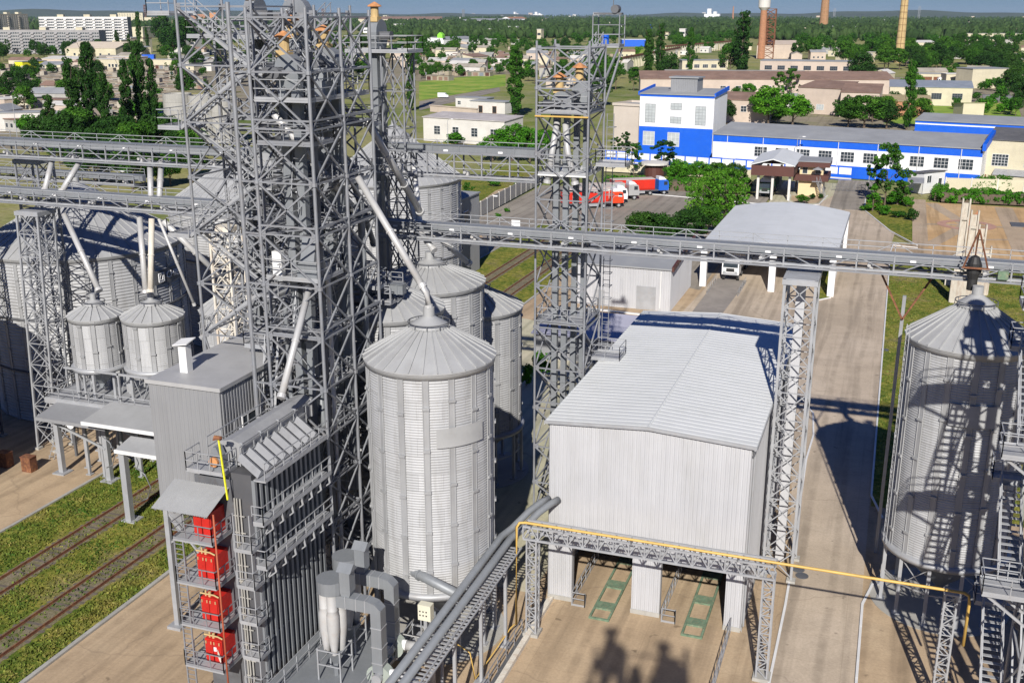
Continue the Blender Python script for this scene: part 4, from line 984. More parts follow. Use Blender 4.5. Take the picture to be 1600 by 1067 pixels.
# long pale spouts
sp = 'long pale grain spouts'
spout('long pale spout coming down onto the front silo', [(-30.2, 57.6, 28.6), (-25.5, 56.2, 22.6)], .21, SPOUT, sp)
spout('pale spout joining the front silo cap', [(-25.75, 56.25, 22.9), (-25.2, 56.1, 22.3), (-25.1, 56.1, 21.4)], .2, SPOUT, sp)
spout('pale spout behind the massive tower, in half shade', [(-31.2, 61.0, 31.6), (-31.9, 70.2, 24.3)], .24, SPOUT, sp)
spout('pale spout dropping into the long dryer conveyor', [(-31.6, 53.6, 22.6), (-31.2, 49.2, 17.4)], .2, SPOUT, sp)
spout('left one of two white spouts between the bridges beside the big silo', [(-35.6, 75.0, 26.9), (-33.6, 73.2, 22.9)], .2, WHITE, sp)
spout('right one of two white spouts between the bridges beside the big silo', [(-34.6, 75.2, 26.9), (-33.2, 73.0, 22.9)], .2, WHITE, sp)
spout('short spout from the bridge into the middle rear silo', [(-33.0, 72.5, 22.3), (-31.6, 71.8, 21.2)], .22, SPOUT, sp)
spout('short spout from the bridge slanting right behind the middle rear silo', [(-32.2, 72.9, 22.3), (-30.4, 75.8, 19.4)], .22, SPOUT, sp)
for i, (a, b) in enumerate((((83, 245), (70, 298)), ((128, 248), (96, 300)), ((234, 250), (236, 312)), ((252, 252), (249, 314)))):
    def on(px, py, Y):
        d = _f * FPX + _r * (px - 800) - _u * (py - 533.5); t_ = Y / d.y; return (d.x * t_, Y, CAMZ + d.z * t_)
    spout('%s white spout between the two left bridges' % ('first', 'second', 'third', 'fourth')[i], [on(*a, 75.4), on(*b, 73.0)], .24, SPOUT, 'spouts between the left bridges')
for i, (a, b) in enumerate((((100, 335), (-61.3, 70.1, 16.0)), ((218, 340), (-56.9, 70.5, 16.1)), ((237, 342), (-56.5, 70.6, 16.2)), ((255, 345), (-52.6, 75.6, 16.1)), ((248, 342), (-54.5, 73.5, 14.5)))):
    spout('%s spout from the left bridge down to the small bins' % ('leftmost slanting', 'second', 'rust marked third', 'rightmost slanting', 'thin fourth')[i], [on(*a, 72.3), b], .24 if i < 4 else .12, SPOUT if i != 2 else STONEW, 'spouts to the small bins')
# ================================================================== GREY SHED ON LEGS
GX0, GX1, GY0, GY1, GB0, GT = -41.0, -36.0, 50.2, 62.2, 8.4, 16.9
t = thing('elevated_shed', 'grey ribbed shed raised on posts, with a chimney box on its flat roof', 'shed', (-38.5, 56, 0))
mb = MB().corr((GX0, GY0), (GX1, GY0), GB0, GT, .3, .035, .02); mb.box(GX0 + .01, GY0 + .01, GB0, GX1 - .01, GY0 + .15, GT); mb.build('front_wall', CLADG, t)
mb = MB().corr((GX1, GY0), (GX1, GY1), GB0, GT, .3, .05, .02); mb.box(GX1 - .15, GY0 + .16, GB0, GX1 - .01, GY1, GT); mb.build('side_wall', CLADG, t)
MB().box(GX0, GY0 + .16, GB0, GX0 + .15, GY1, GT).build('side_wall', CLADG, t)
MB().box(GX0 + .16, GY1 - .15, GB0, GX1 - .16, GY1, GT).box(GX0 + .16, GY0 + .16, GB0, GX1 - .16, GY1 - .16, GB0 + .1).build('rear_wall', CLADG, t)
MB().box(GX0 - .12, GY0 - .15, GT + .01, GX1 + .12, GY1 + .1, GT + .1).box(GX0 - .15, GY0 - .18, GT - .12, GX1 + .15, GY0 - .12, GT + .13).box(GX1 + .12, GY0 - .1, GT - .12, GX1 + .16, GY1, GT + .13).build('roof', mat('shed_roof_sheet', (0.42, 0.42, 0.42), .55, .2, .08, .3, (.33, .33, .33), .5), t)
w = MB().box(GX1 + .06, 52.1, 12.9, GX1 + .12, 53.9, 13.0).box(GX1 + .06, 52.1, 14.5, GX1 + .12, 53.9, 14.6).box(GX1 + .06, 52.1, 13, GX1 + .12, 52.2, 14.5).box(GX1 + .06, 53.8, 13, GX1 + .12, 53.9, 14.5).box(GX1 + .06, 52.7, 13, GX1 + .12, 52.8, 14.5).build('window', BRIGHTW, t)
MB().box(GX1 + .05, 52.2, 13, GX1 + .08, 53.8, 14.5).build('pane', GLASS, w)
for x in (GX0 + .2, GX1 - .2):
    for y in (GY0 + .2, GY0 + 6, GY1 - .2):
        MB().box(x - .5, y - .5, 0, x + .5, y + .5, .2).box(x - .16, y - .16, .2, x + .16, y + .16, GB0).build('leg', STEELL, t)
MB().add([(-40.9, 50.3, 8.3), (-39.5, 50.3, 8.3), (-40.2, 51.2, 5.6), (-40.2, 50.3, 8.3)], [(0, 1, 2)]).bar((-40.8, 50.4, 6), (-37.5, 50.4, 8.2), .12).bar((-40.8, 50.4, 8.2), (-38.5, 50.4, 5.5), .12).build('bracing', STEELL, t)
c = thing('roof_vent', 'white square chimney with a tilted cap on the grey shed roof', 'chimney', (-39.6, 52.2, GT + .1))
MB().box(-39.95, 51.9, GT + .1, -39.4, 52.45, GT + 1.75).build('shaft', WHITE, c)
MB().add([(-40.2, 51.7, GT + 1.8), (-39.15, 51.7, GT + 1.98), (-39.15, 52.65, GT + 2.15), (-40.2, 52.65, GT + 1.97), (-40.2, 51.7, GT + 1.86), (-39.15, 51.7, GT + 2.04), (-39.15, 52.65, GT + 2.21), (-40.2, 52.65, GT + 2.03)],
         [(0, 3, 2, 1), (4, 5, 6, 7), (0, 1, 5, 4), (1, 2, 6, 5), (2, 3, 7, 6), (3, 0, 4, 7)]).build('cap', WHITE, c)
# landing between shed roof and stairs
t = thing('roof_landing', 'small stair landing on the edge of the grey shed roof', 'platform', (-37, 57.5, GT + .6))
deck(t, -38.2, 56.3, -36.0, 57.9, GT + .7); stairs(t, (-36.2, 56.4, GT + .6), (-34.9, 53.4, 13.6), .8)

# ================================================================== GRAIN DRYER
DX0, DX1, DY0, DY1, DT = -34.0, -30.5, 45.0, 51.8, 14.4
t = thing('grain_dryer', 'long tall grain dryer with ribbed side, catwalks and hopper row on top', 'dryer', ((DX0 + DX1) / 2, 48, 0))
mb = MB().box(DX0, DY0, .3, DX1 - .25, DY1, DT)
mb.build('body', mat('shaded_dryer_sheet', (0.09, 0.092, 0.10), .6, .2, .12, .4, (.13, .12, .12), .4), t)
mb = MB(); k = 0; y = DY0
while y < DY1:
    mb.box(DX1 - .25, y, .3, DX1 - .02, y + .07, DT - .3); mb.box(DX1 - .06, y - .07, .3, DX1, y + .14, DT - .3); y += .52
mb.build('upright_ribs', DUCT, t)
mb = MB()
for z in (2.2, 4.1, 6.2):
    mb.box(DX1 - .25, DY0, z, DX1 - .14, DY1, z + .12)
mb.build('cross_ribs', DUCT, t)
for z, lb in ((11.9, 'upper'), (9.3, 'lower')):
    MB().box(DX1 + .02, DY0 - .6, z - .12, DX1 + .75, DY1, z).build('catwalk', STEELL, t)
    mb = MB(); railing(mb, [(DX1 + .72, DY0 - .6), (DX1 + .72, DY1)], z, 1.05, 1.1, .045)
    railing(mb, [(DX1 + .05, DY0 - .6), (DX1 + .72, DY0 - .6)], z, 1.05, 1.1, .045)
    for i in range(7):
        yy = DY0 + .2 + i * 1.05
        mb.bar((DX1 + .7, yy, z - .1), (DX1 + .25, yy, z - 1.0), .07); mb.bar((DX1 + .7, yy, z - .1), (DX1 + .78, yy, z - .55), .12, .03); mb.bar((DX1 + .78, yy, z - .55), (DX1 + .25, yy, z - 1.0), .07)
    mb.build('catwalk_railing', STEELL, t)
    if z < 12: continue
mb = MB(); n = 8
for i in range(n):   # saw of hatch hoods along the top edge
    y = DY0 + .1 + i * .84
    mb.add([(DX1 - 1.1, y, DT + .75), (DX1 - 1.1, y + .78, DT + .75), (DX1 + .1, y + .78, DT - .15), (DX1 + .1, y, DT - .15), (DX1 - 1.1, y + .39, DT + 1.0), (DX1 + .1, y + .39, DT + .1)],
           [(0, 3, 5, 4), (4, 5, 2, 1), (3, 2, 5)])
mb.build('hatch_hoods', GALV, t)
MB().box(DX1 - .1, DY0, DT - .32, DX1 + .65, DY1, DT - .22).build('catwalk', STEELL, t)
mb = MB(); railing(mb, [(DX1 + .62, DY0), (DX1 + .62, DY1)], DT - .22, 1.0, 1.0, .04); mb.build('catwalk_railing', STEELL, t)
q = thing('dryer_conveyor', 'covered trough conveyor with railings on top of the grain dryer', 'conveyor', (-32.3, 46, DT))
MB().profy([(-33.0, DT + .35), (-33.0, DT + 1.4), (-32.3, DT + 1.6), (-31.7, DT + 1.4), (-31.7, DT + .35)], 45.7, 53.4).build('housing', GALV, q)
mb = MB()
for i in range(5): mb.box(-33.06, 45.75 + i * 1.85, DT + .33, -31.64, 45.85 + i * 1.85, DT + 1.45)
mb.build('flange_set', STEELL, q)
MB().box(-33.9, 45.7, DT + .15, -31.55, 52.4, DT + .27).build('walkway', STEELL, q)
mb = MB(); railing(mb, [(-33.85, 45.7), (-33.85, 52.4)], DT + .25, 1.3, 1.3); railing(mb, [(-31.6, 45.4), (-31.6, 52.4)], DT + .25, 1.1, 1.3); mb.build('railing', STEELL, q)
t = thing('conveyor_drive', 'conveyor drive with a rusty wheel on a railed balcony above the burners', 'motor', (-32.6, 43.6, DT))
MB().box(-34.3, 44.3, DT + .02, -32.0, 45.68, DT + .14).build('balcony_floor', STEELL, t)
mb = MB(); railing(mb, [(-34.3, 45.6), (-34.3, 44.3), (-32.0, 44.3), (-32.0, 45.6)], DT + .1, 1.1, .8, .045); mb.build('balcony_railing', STEELL, t)
MB().box(-33.2, 44.75, DT + .15, -32.4, 45.5, DT + .9).profy([(-33.1, DT + .91), (-32.5, DT + .91), (-32.7, DT + 1.4), (-32.9, DT + 1.4)], 44.85, 45.4).build('gearbox', DUCT, t)
MB().tube((-32.75, 44.55, DT + .65), (-32.75, 44.71, DT + .65), .28, 14).build('wheel', RUSTO, t)
t = thing('hoist_post', 'slender bright yellow hoist post on the balcony edge', 'post', (-31.9, 43.2, DT))
MB().bar((-31.75, 44.2, DT - 1.2), (-32.0, 44.2, DT + 2.2), .08).build('shaft', YELB, t)
MB().tube((-32.25, 44.2, DT + 2.3), (-31.85, 44.2, DT + 2.3), .12, 10).bar((-32.35, 44.2, DT + 2.15), (-31.8, 44.2, DT + 2.35), .08).build('pulley', RUST, t)
t = thing('awning', 'corrugated sheet awning over the red burner stack', 'awning', (-34, 44.5, 13.2))
mb = MB(); n = 20; pts = [(43.0 + 3.0 * i / (n * 2), .05 if i % 2 else 0) for i in range(n * 2 + 1)]
pr = lambda x, o: (x, o)
nx = 34; xs = [-35.6 + 3.5 * i / (nx * 2) for i in range(nx * 2 + 1)]
mb.add([v for i, x in enumerate(xs) for v in ((x, 42.7, 12.75 + (.05 if i % 2 else 0)), (x, 44.88, 13.55 + (.05 if i % 2 else 0)))], [(2 * i, 2 * i + 2, 2 * i + 3, 2 * i + 1) for i in range(len(xs) - 1)])
mb.build('sheet', GALVR, t)
for x in (-35.4, -34.2, -32.3): MB().bar((x, 42.8, 12.68), (x, 44.85, 13.46), .1).build('rafter', STEEL, t)

# ------------------------------------------------------------------ burners
for i, zf in enumerate((11.0, 8.4, 5.8, 3.2)):
    w = ('topmost', 'second from the top', 'third from the top', 'lowest')[i]
    t = thing('burner_platform', 'railed grating platform of the burner stack, %s' % w, 'platform', (-33.3, 43.8, zf), group='burner platforms')
    MB().box(-34.6, 43.0, zf - .1, -32.1, 44.9, zf).build('floor', STEELL, t)
    mb = MB(); railing(mb, [(-34.6, 44.8), (-34.6, 43.0), (-32.1, 43.0), (-32.1, 44.8)], zf, 1.0, .8, .045)
    mb.bar((-34.55, 43.05, zf - 2.5), (-34.55, 43.05, zf), .07); mb.bar((-34.0, 43.05, zf - 2.5), (-34.0, 43.05, zf), .07)
    for j in range(8): mb.bar((-34.55, 43.05, zf - 2.4 + j * .3), (-34.0, 43.05, zf - 2.4 + j * .3), .035)
    mb.bar((-34.6, 44.8, zf - .1), (-33.6, 44.8, zf - 1.1), .07); mb.build('railing', STEEL, t)
    q = thing('burner', 'red burner cabinet, %s of the stack' % w, 'burner', (-33, 44.3, zf), group='red burners')
    bx, by = -33.65, 43.65
    MB().box(bx, by, zf + .05, bx + 1.1, by + 1.7, zf + 1.5).build('cabinet', RED, q)
    MB().box(bx + .05, by - .06, zf + .12, bx + .53, by - .01, zf + 1.43).build('door', RED, q)
    MB().box(bx + .57, by - .06, zf + .12, bx + 1.05, by - .01, zf + 1.43).build('door', RED, q)
    mb = MB()
    for xx in (bx + .1, bx + .42, bx + .62, bx + .95): mb.box(xx, by - .1, zf + 1.25, xx + .05, by - .065, zf + 1.42)
    mb.tube((bx + .2, by + .2, zf + 1.5), (bx + .2, by + .2, zf + 1.85), .05, 8).tube((bx + .45, by + .2, zf + 1.5), (bx + .45, by + .2, zf + 1.78), .08, 8).path([(bx - .1, by + .1, zf + 1.68), (bx + .8, by + .1, zf + 1.68), (bx + 1.1, by + .1, zf + 1.58)], .045, 6)
    mb.build('fittings', OCRE, q)
    if i == 3:
        MB().box(bx + .6, by - .085, zf + .85, bx + .78, by - .065, zf + 1.1).build('notice', BRIGHTW, q)
        mb = MB()
        for j in range(4): mb.bar((bx + .85, by - .1, zf + 1.0 - j * .12), (bx + 1.1, by - .22, zf + .55 - j * .1), .03)
        mb.build('hoses', STONEW, q)
t = thing('standpipe', 'thin rust red pipe rising past the burner stack', 'pipe', (-32.0, 43.2, 0))
MB().path([(-31.95, 43.1, 0), (-31.95, 43.1, 12.8)], .05, 8).build('pipe', mat('red_oxide', (.38, .09, .04), .7, 0, .2, 1), t, True)
t = thing('service_riser', 'dark service panel with upright pipes between burners and dryer', 'pipes', (-32.6, 44.9, 0))
MB().box(-34.3, 44.92, .1, -31.9, 44.98, 14.0).build('panel', STEELD, t)
mb = MB()
for x in (-31.8, -31.65, -31.45): mb.tube((x, 44.85, 0), (x, 44.85, 13.0), .045, 6)
for z in range(1, 13): mb.bar((-31.9, 44.8, z), (-31.2, 44.8, z), .05)
mb.build('conduits', CONC, t)
t = thing('stair_stack', 'narrow zigzag catwalk stairs at the near corner of the dryer', 'stairs', (-31, 44.4, 0))
for i in range(5):
    z = 1.6 + i * 2.2
    MB().box(-31.4, 43.9, z - .08, -30.3, 44.9, z).build('landing', STEELL, t)
    mb = MB(); railing(mb, [(-31.4, 43.9), (-30.3, 43.9), (-30.3, 44.9)], z, 1, .7, .04)
    mb.bar((-30.35, 43.95, z), (-30.35, 43.95, z + 2.2), .06); mb.bar((-31.35, 43.95, z), (-31.35, 43.95, z + 2.2), .06); mb.build('railing', STEELL, t)

# ------------------------------------------------------------------ cyclones and ducts
t = thing('equipment_platform', 'grey steel floor carrying the cyclones beside the dryer', 'platform', (-27.5, 46.5, 2.0))
MB().box(-30.3, 42.0, 1.9, -24.6, 51.5, 2.0).build('floor', DUCT, t)
mb = MB(); railing(mb, [(-24.6, 42), (-24.6, 51.5)], 2.0, 1.1, 1.3, .05); railing(mb, [(-29.35, 42), (-29.35, 51.5)], 2.0, 1.1, 1.3, .05); mb.build('railing', STEELL, t)
for x in (-29.2, -24.8):
    for y in (42.3, 46.8, 51.2): MB().box(x - .1, y - .1, 0, x + .1, y + .1, 1.9).build('leg', STEELL, t)
def cyclone(label, x, y, zt, dx, dy, w1):
    t = thing('cyclone_separator', label, 'cyclone', (x, y, 2.0), group='cyclone separators')
    MB().tube((x, y, zt - .75), (x, y, zt), .82, 24).build('collector_drum', DUCT, t)
    for a in range(4):
        t_ = a * math.pi / 2 + .5; cx, cy = x + math.cos(t_) * .42, y + math.sin(t_) * .42
        MB().lathe(cx, cy, [(.3, zt - .75), (.3, zt - 1.7), (.31, zt - 1.72), (.31, zt - 1.82), (.3, zt - 1.84), (.36, zt - 2.1), (.36, zt - 3.0), (.17, zt - 4.6)], 16).build('cone_tube', SPOUT, t, True)
    MB().lathe(x, y, [(.75, zt - 4.45), (.8, zt - 4.35), (.16, zt - 5.4), (.16, zt - 7)], 4).build('dust_hopper', DUCT, t)
    mb = MB()
    for a, b in ((-1, -1), (1, -1), (1, 1), (-1, 1)): mb.bar((x + a * .7, y + b * .7, 2.0), (x + a * .7, y + b * .7, zt - 4.2), .08)
    for z in (zt - 5.2, zt - 4.3):
        for a, b, c_, d in ((-1, -1, 1, -1), (1, -1, 1, 1), (1, 1, -1, 1), (-1, 1, -1, -1)): mb.bar((x + a * .7, y + b * .7, z), (x + c_ * .7, y + d * .7, z), .06)
    mb.build('stand', STEELL, t)
    bx, by = x + .75, y - .1
    MB().box(bx, by - .3, zt - .55, bx + .62, by + .35, zt + .75).profy([(bx, zt - .56), (bx + .62, zt - .56), (bx + .45, zt - 1.1), (bx + .15, zt - 1.1)], by - .29, by + .34).build('inlet_box', DUCT, t)
    MB().profx([(by - .42, zt + .74), (by + .03, zt + 1.12), (by + .48, zt + .74)], bx - .12, bx + .74).build('inlet_lid', DUCT, t)
    # square duct: across, mitred bend, down, fan
    d0 = bx - .3; d1 = d0 + 2.35; yy = by; h = .62; zz = zt - 1.5
    pr = [(d0, zz), (d0, zz + h * 1.15), (d1 - .45, zz + h * 1.15), (d1 + .05, zz + h * .95), (d1 + .4, zz + .25), (d1 + .4, zt - 5.2), (d1 - .22, zt - 5.2), (d1 - .22, zz)]
    MB().profy(pr, yy - .35, yy + .3).build('square_duct', DUCT, t)
    mb = MB()
    for xx in (d0 + .6, d0 + 1.25, d0 + 1.8): mb.profy([(xx, zz - .03), (xx, zz + h * 1.2), (xx + .05, zz + h * 1.2), (xx + .05, zz - .03)], yy - .38, yy + .33)
    for z in (zt - 2.4, zt - 3.6, zt - 4.6): mb.box(d1 - .25, yy - .38, z, d1 + .43, yy + .33, z + .05)
    mb.build('duct_flanges', STEELL, t)
    MB().profy([(d1 - .22, zt - 5.2), (d1 + .4, zt - 5.2), (d1 + .28, zt - 5.8), (d1 - .1, zt - 5.8)], yy - .3, yy + .25).build('duct_reducer', DUCT, t)
    MB().tube((d1 + .1, yy, zt - 5.8), (d1 + .1, yy, zt - 6.15), .25, 14).build('bellows', BRIGHTW, t)
    return d1, yy
ca = cyclone('front cyclone cluster with a square duct bending down to its fan', -27.1, 46.5, 8.2, 1, 0, 1)
cb = cyclone('rear cyclone cluster with a square duct, in front of the massive tower', -27.7, 49.4, 8.0, 1, 0, 1)
for i, (d1, yy) in enumerate((ca, cb)):
    t = thing('fan', ('front', 'rear')[i] + ' centrifugal fan at the foot of the square duct', 'fan', (d1, yy, 2.0), group='centrifugal fans')
    pr = [(d1 + .1 + math.cos(a * math.pi / 9) * .75, 2.75 + math.sin(a * math.pi / 9) * .72) for a in range(18)]
    MB().profy(pr, yy - .3, yy + .25).build('housing', mat('fan_green_grey', (.33, .37, .33), .5, .1, .1, 1), t)
    MB().tube((d1 + .1, yy - .6, 2.75), (d1 + .1, yy - .3, 2.75), .3, 12).build('motor', STEELL, t)
    MB().tube((d1 + .5, yy, 2.9), (d1 + .95, yy, 2.9), .3, 14).build('bellows', BRIGHTW, t)
    MB().path([(d1 + .95, yy, 2.9), (d1 + 1.7, yy, 2.9), (d1 + 2.15, yy, 2.7), (d1 + 2.4, yy, 2.2), (d1 + 2.4, yy, 0.6)], .3, 14).build('outlet_pipe', SPOUT, t, True)
t = thing('control_cabinet', 'cream electric cabinet on a railed platform before the front silo', 'cabinet', (-23.4, 50.5, 3.4))
MB().box(-23.7, 50.4, 4.0, -22.9, 50.9, 5.0).build('body', mat('cabinet_cream', (.62, .6, .48), .5, 0, .05, 1), t)
mb = MB().bar((-23.6, 50.6, 2), (-23.6, 50.6, 4), .06).bar((-23.0, 50.6, 2), (-23.0, 50.6, 4), .06); mb.build('stand', STEELL, t)
mb = MB()
for a in range(6): mb.box(-23.6 + (a % 3) * .2, 50.37, 4.3 + (a // 3) * .25, -23.52 + (a % 3) * .2, 50.395, 4.38 + (a // 3) * .25)
mb.build('switches', BLACK, t)
t = thing('equipment_platform', 'small railed platform with a ladder under the front silo', 'platform', (-23, 51, 2.0))
MB().box(-24.5, 50.0, 1.9, -22.0, 52.2, 2.0).build('floor', STEELL, t)
mb = MB(); railing(mb, [(-24.5, 50.0), (-22.0, 50.0), (-22.0, 52.2)], 2.0, 1.1, .9, .05); mb.build('railing', SPOUT, t)
for x, y in ((-22.1, 50.1), (-22.1, 52.1)): MB().box(x - .07, y - .07, 0, x + .07, y + .07, 1.9).build('leg', STEELL, t)

# ================================================================== RAIL LOADING PLATFORM WITH CANOPIES
PX0, PX1, PY0, PY1, PZ = -65.5, -42.5, 67.0, 73.5, 7.0
t = thing('loading_platform', 'steel platform on posts over the tracks carrying the small bins', 'platform', (-56, 70, 0))
MB().box(PX0, PY0, PZ - .3, PX1, PY1, PZ).box(PX0, PY0 - .08, PZ - .35, PX1, PY0 - .01, PZ + .1).build('floor', STEELL, t)
mb = MB(); railing(mb, [(PX0, PY1), (PX0, PY0), (PX1, PY0)], PZ, 1.1, 1.5, .055); mb.build('railing', STEELL, t)
for x in (-65.2, -60.2, -53.6, -47, -43):
    for y in (67.6, 73.0): MB().box(x - .6, y - .6, 0, x + .6, y + .6, .12).box(x - .22, y - .22, .1, x + .22, y + .22, PZ - .3).build('post', STEELL, t)
mb = MB()
for x in (-62, -58.5, -55, -51): mb.bar((x, 68, PZ), (x, 68, 9.7), .16).bar((x, 72.5, PZ), (x, 72.5, 9.7), .16).bar((x, 68, 8.4), (x, 72.5, 9.4), .08)
for y in (68, 72.5): mb.bar((-64, y, 9.6), (-50, y, 9.6), .16)
mb.bar((-60.2, 67.4, 3.0), (-64.5, 65.0, 6.4), .18); mb.bar((-53.6, 67.4, 3.2), (-57, 64.8, 6.6), .18)
mb.build('bracing', STEELL, t)
for i, (x0, x1, y0, y1, z0, z1, m_, lb) in enumerate(((-64.2, -57.3, 64.4, 67.0, 6.35, 6.8, CLADG, 'dark grey sheet canopy left of the rail loading platform'),
                                                   (-58.6, -50.5, 63.4, 66.9, 7.05, 7.5, GALVR, 'long pale sheet canopy of the rail loading platform'),
                                                   (-53.9, -45.0, 61.4, 63.3, 6.1, 6.5, GALVR, 'lowest pale canopy beside the grey shed'))):
    c = thing('canopy', lb, 'canopy', (x0, y0, z0))
    MB().add([(x0, y0, z0), (x1, y0, z0), (x1, y1, z1), (x0, y1, z1), (x0, y0, z0 + .08), (x1, y0, z0 + .08), (x1, y1, z1 + .08), (x0, y1, z1 + .08)],
             [(0, 3, 2, 1), (4, 5, 6, 7), (0, 1, 5, 4), (1, 2, 6, 5), (2, 3, 7, 6), (3, 0, 4, 7)]).build('sheet', m_, c)
    MB().box(x0 - .05, y0 - .08, z0 - .2, x1 + .05, y0 - .01, z0 + .1).build('fascia', WHITE if i else CLADG, c)
    if i == 2:
        for x in (x0 + .3, x1 - .4): MB().box(x - .6, y0 + .1, 0, x + .6, y0 + 1.3, .12).box(x - .25, y0 + .2, .1, x + .25, y0 + .7, z0).build('post', STEELL, c)
for (x, y) in ((-60.3, 67.0), (-53.4, 62.6)):
    t = thing('hose_loop', 'curved dark cable hanging beside the %s canopy post' % ('far' if x < -58 else 'near'), 'cable', (x, y, 2), group='cables hanging under the canopies')
    MB().path([(x + .5, y - .2, 4.4), (x + 1.3, y - .3, 4.0), (x + 1.7, y - .3, 3.0), (x + 1.3, y - .3, 2.0), (x + .6, y - .2, 1.6)], .05, 6).build('cable', STEEL, t, True)
sg = G(120, 712)
t = thing('rail_signal', 'railway signal with two pale discs and a ladder', 'signal', (sg.x, sg.y, 0))
MB().bar((sg.x, sg.y, 0), (sg.x, sg.y, 4.2), .2).build('post', STEELD, t)
for z in (3.1, 4.0): MB().tube((sg.x - .1, sg.y - .25, z), (sg.x - .1, sg.y - .16, z), .42, 20).build('disc', BRIGHTW, t)
mb = MB()
for s in (-.25, .25): mb.bar((sg.x - 1.6 + s, sg.y - 1.4, 0), (sg.x - .7 + s, sg.y - .1, 4.0), .05)
for i in range(9): mb.bar((sg.x - 1.85 + i * .1, sg.y - 1.4 + i * .14, .3 + i * .43), (sg.x - 1.35 + i * .1, sg.y - 1.4 + i * .14, .3 + i * .43), .04)
mb.build('ladder', STEELL, t)
for (px, py, lb) in ((47, 735, 'rusty box standing on the shaded yard at the left'), (10, 728, 'dark oil drum crate at the left edge of the yard')):
    p = G(px, py); t = thing('scrap_box', lb, 'metal box', (p.x, p.y, 0))
    MB().box(p.x - .5, p.y - .4, 0, p.x + .5, p.y + .4, 1.3).build('body', RUST, t); MB().box(p.x - .55, p.y - .45, 1.3, p.x + .55, p.y + .39, 1.38).build('lid', RUST, t)
t = thing('ladder', 'leaning service ladder beside the grassy track edge', 'ladder', (G(165, 735).x, G(165, 735).y, 0))
p = G(165, 735); mb = MB()
for s in (-.25, .25): mb.bar((p.x + s, p.y, 0), (p.x + s + .4, p.y + 1.5, 5.6), .05)
for i in range(14): mb.bar((p.x - .25 + i * .028, p.y + i * .105, .3 + i * .39), (p.x + .25 + i * .028, p.y + i * .105, .3 + i * .39), .035)
mb.build('rungs', STEELL, t)

# dark building with windows beside the tracks, behind the rear silos
t = thing('machine_house', 'grey sheet clad building with white windows beside the tracks, behind the rear silos', 'building', (-64.5, 143, 0))
MB().corr((-66.5, 138.5), (-59.2, 138.5), 0, 11.8, .3, .04, .02).corr((-59.2, 138.5), (-59.2, 152), 0, 11.8, .3, .04, .02).box(-66.5, 138.52, 0, -59.22, 152, 11.8).build('walls', CLADG, t)
MB().box(-66.7, 138.2, 11.82, -59.0, 152.2, 12.0).build('roof', ROOFG, t)
for y in (139.4, 145.5):
    w = MB().box(-59.12, y, 8.2, -59.06, y + 1.8, 10.0).build('window', BRIGHTW, t); MB().box(-59.07, y + .12, 8.32, -59.02, y + .82, 9.88).box(-59.07, y + .98, 8.32, -59.02, y + 1.68, 9.88).build('pane', GLASS, w)
for i, (x, y, dx) in enumerate(((-37.0, 66.0, 1),)):
    pass
# ================================================================== BUILDINGS BEHIND
WMESH = {}
def win_mesh(w, h, nx, nz, frame_m, glass_m):
    k = (round(w, 2), round(h, 2), nx, nz, frame_m.name, glass_m.name)
    if k in WMESH: return WMESH[k]
    f = .09 if w > 1 else .06
    mb = MB().box(-w / 2 - f, -.06, -f, w / 2 + f, 0.02, 0).box(-w / 2 - f, -.06, h, w / 2 + f, 0.02, h + f).box(-w / 2 - f, -.06, 0, -w / 2, .02, h).box(w / 2, -.06, 0, w / 2 + f, .02, h)
    for i in range(1, nx): x = -w / 2 + w * i / nx; mb.box(x - .035, -.055, 0, x + .035, .01, h)
    for i in range(1, nz): z = h * i / nz; mb.box(-w / 2, -.053, z - .035, w / 2, .008, z + .035)
    me = []
    for m_, b_ in ((mb, frame_m), (MB().box(-w / 2, -.03, 0, w / 2, -.01, h), glass_m)):
        q = bpy.data.meshes.new('window'); q.from_pydata(m_.v, [], m_.f); q.materials.append(b_); me.append(q)
    WMESH[k] = me
    return me
def window(root, x, z, w, h, nx=2, nz=2, fm=None, gm=None, y=-.02, rz=0, pane=True):
    a, b = win_mesh(w, h, nx, nz, fm or WHITE, gm or GLASS)
    o = bpy.data.objects.new('window', a); COL.objects.link(o); o.parent = root; o.location = (x, y, z); o.rotation_euler = (0, 0, rz)
    p = bpy.data.objects.new('pane', b); COL.objects.link(p); p.parent = o
    return o
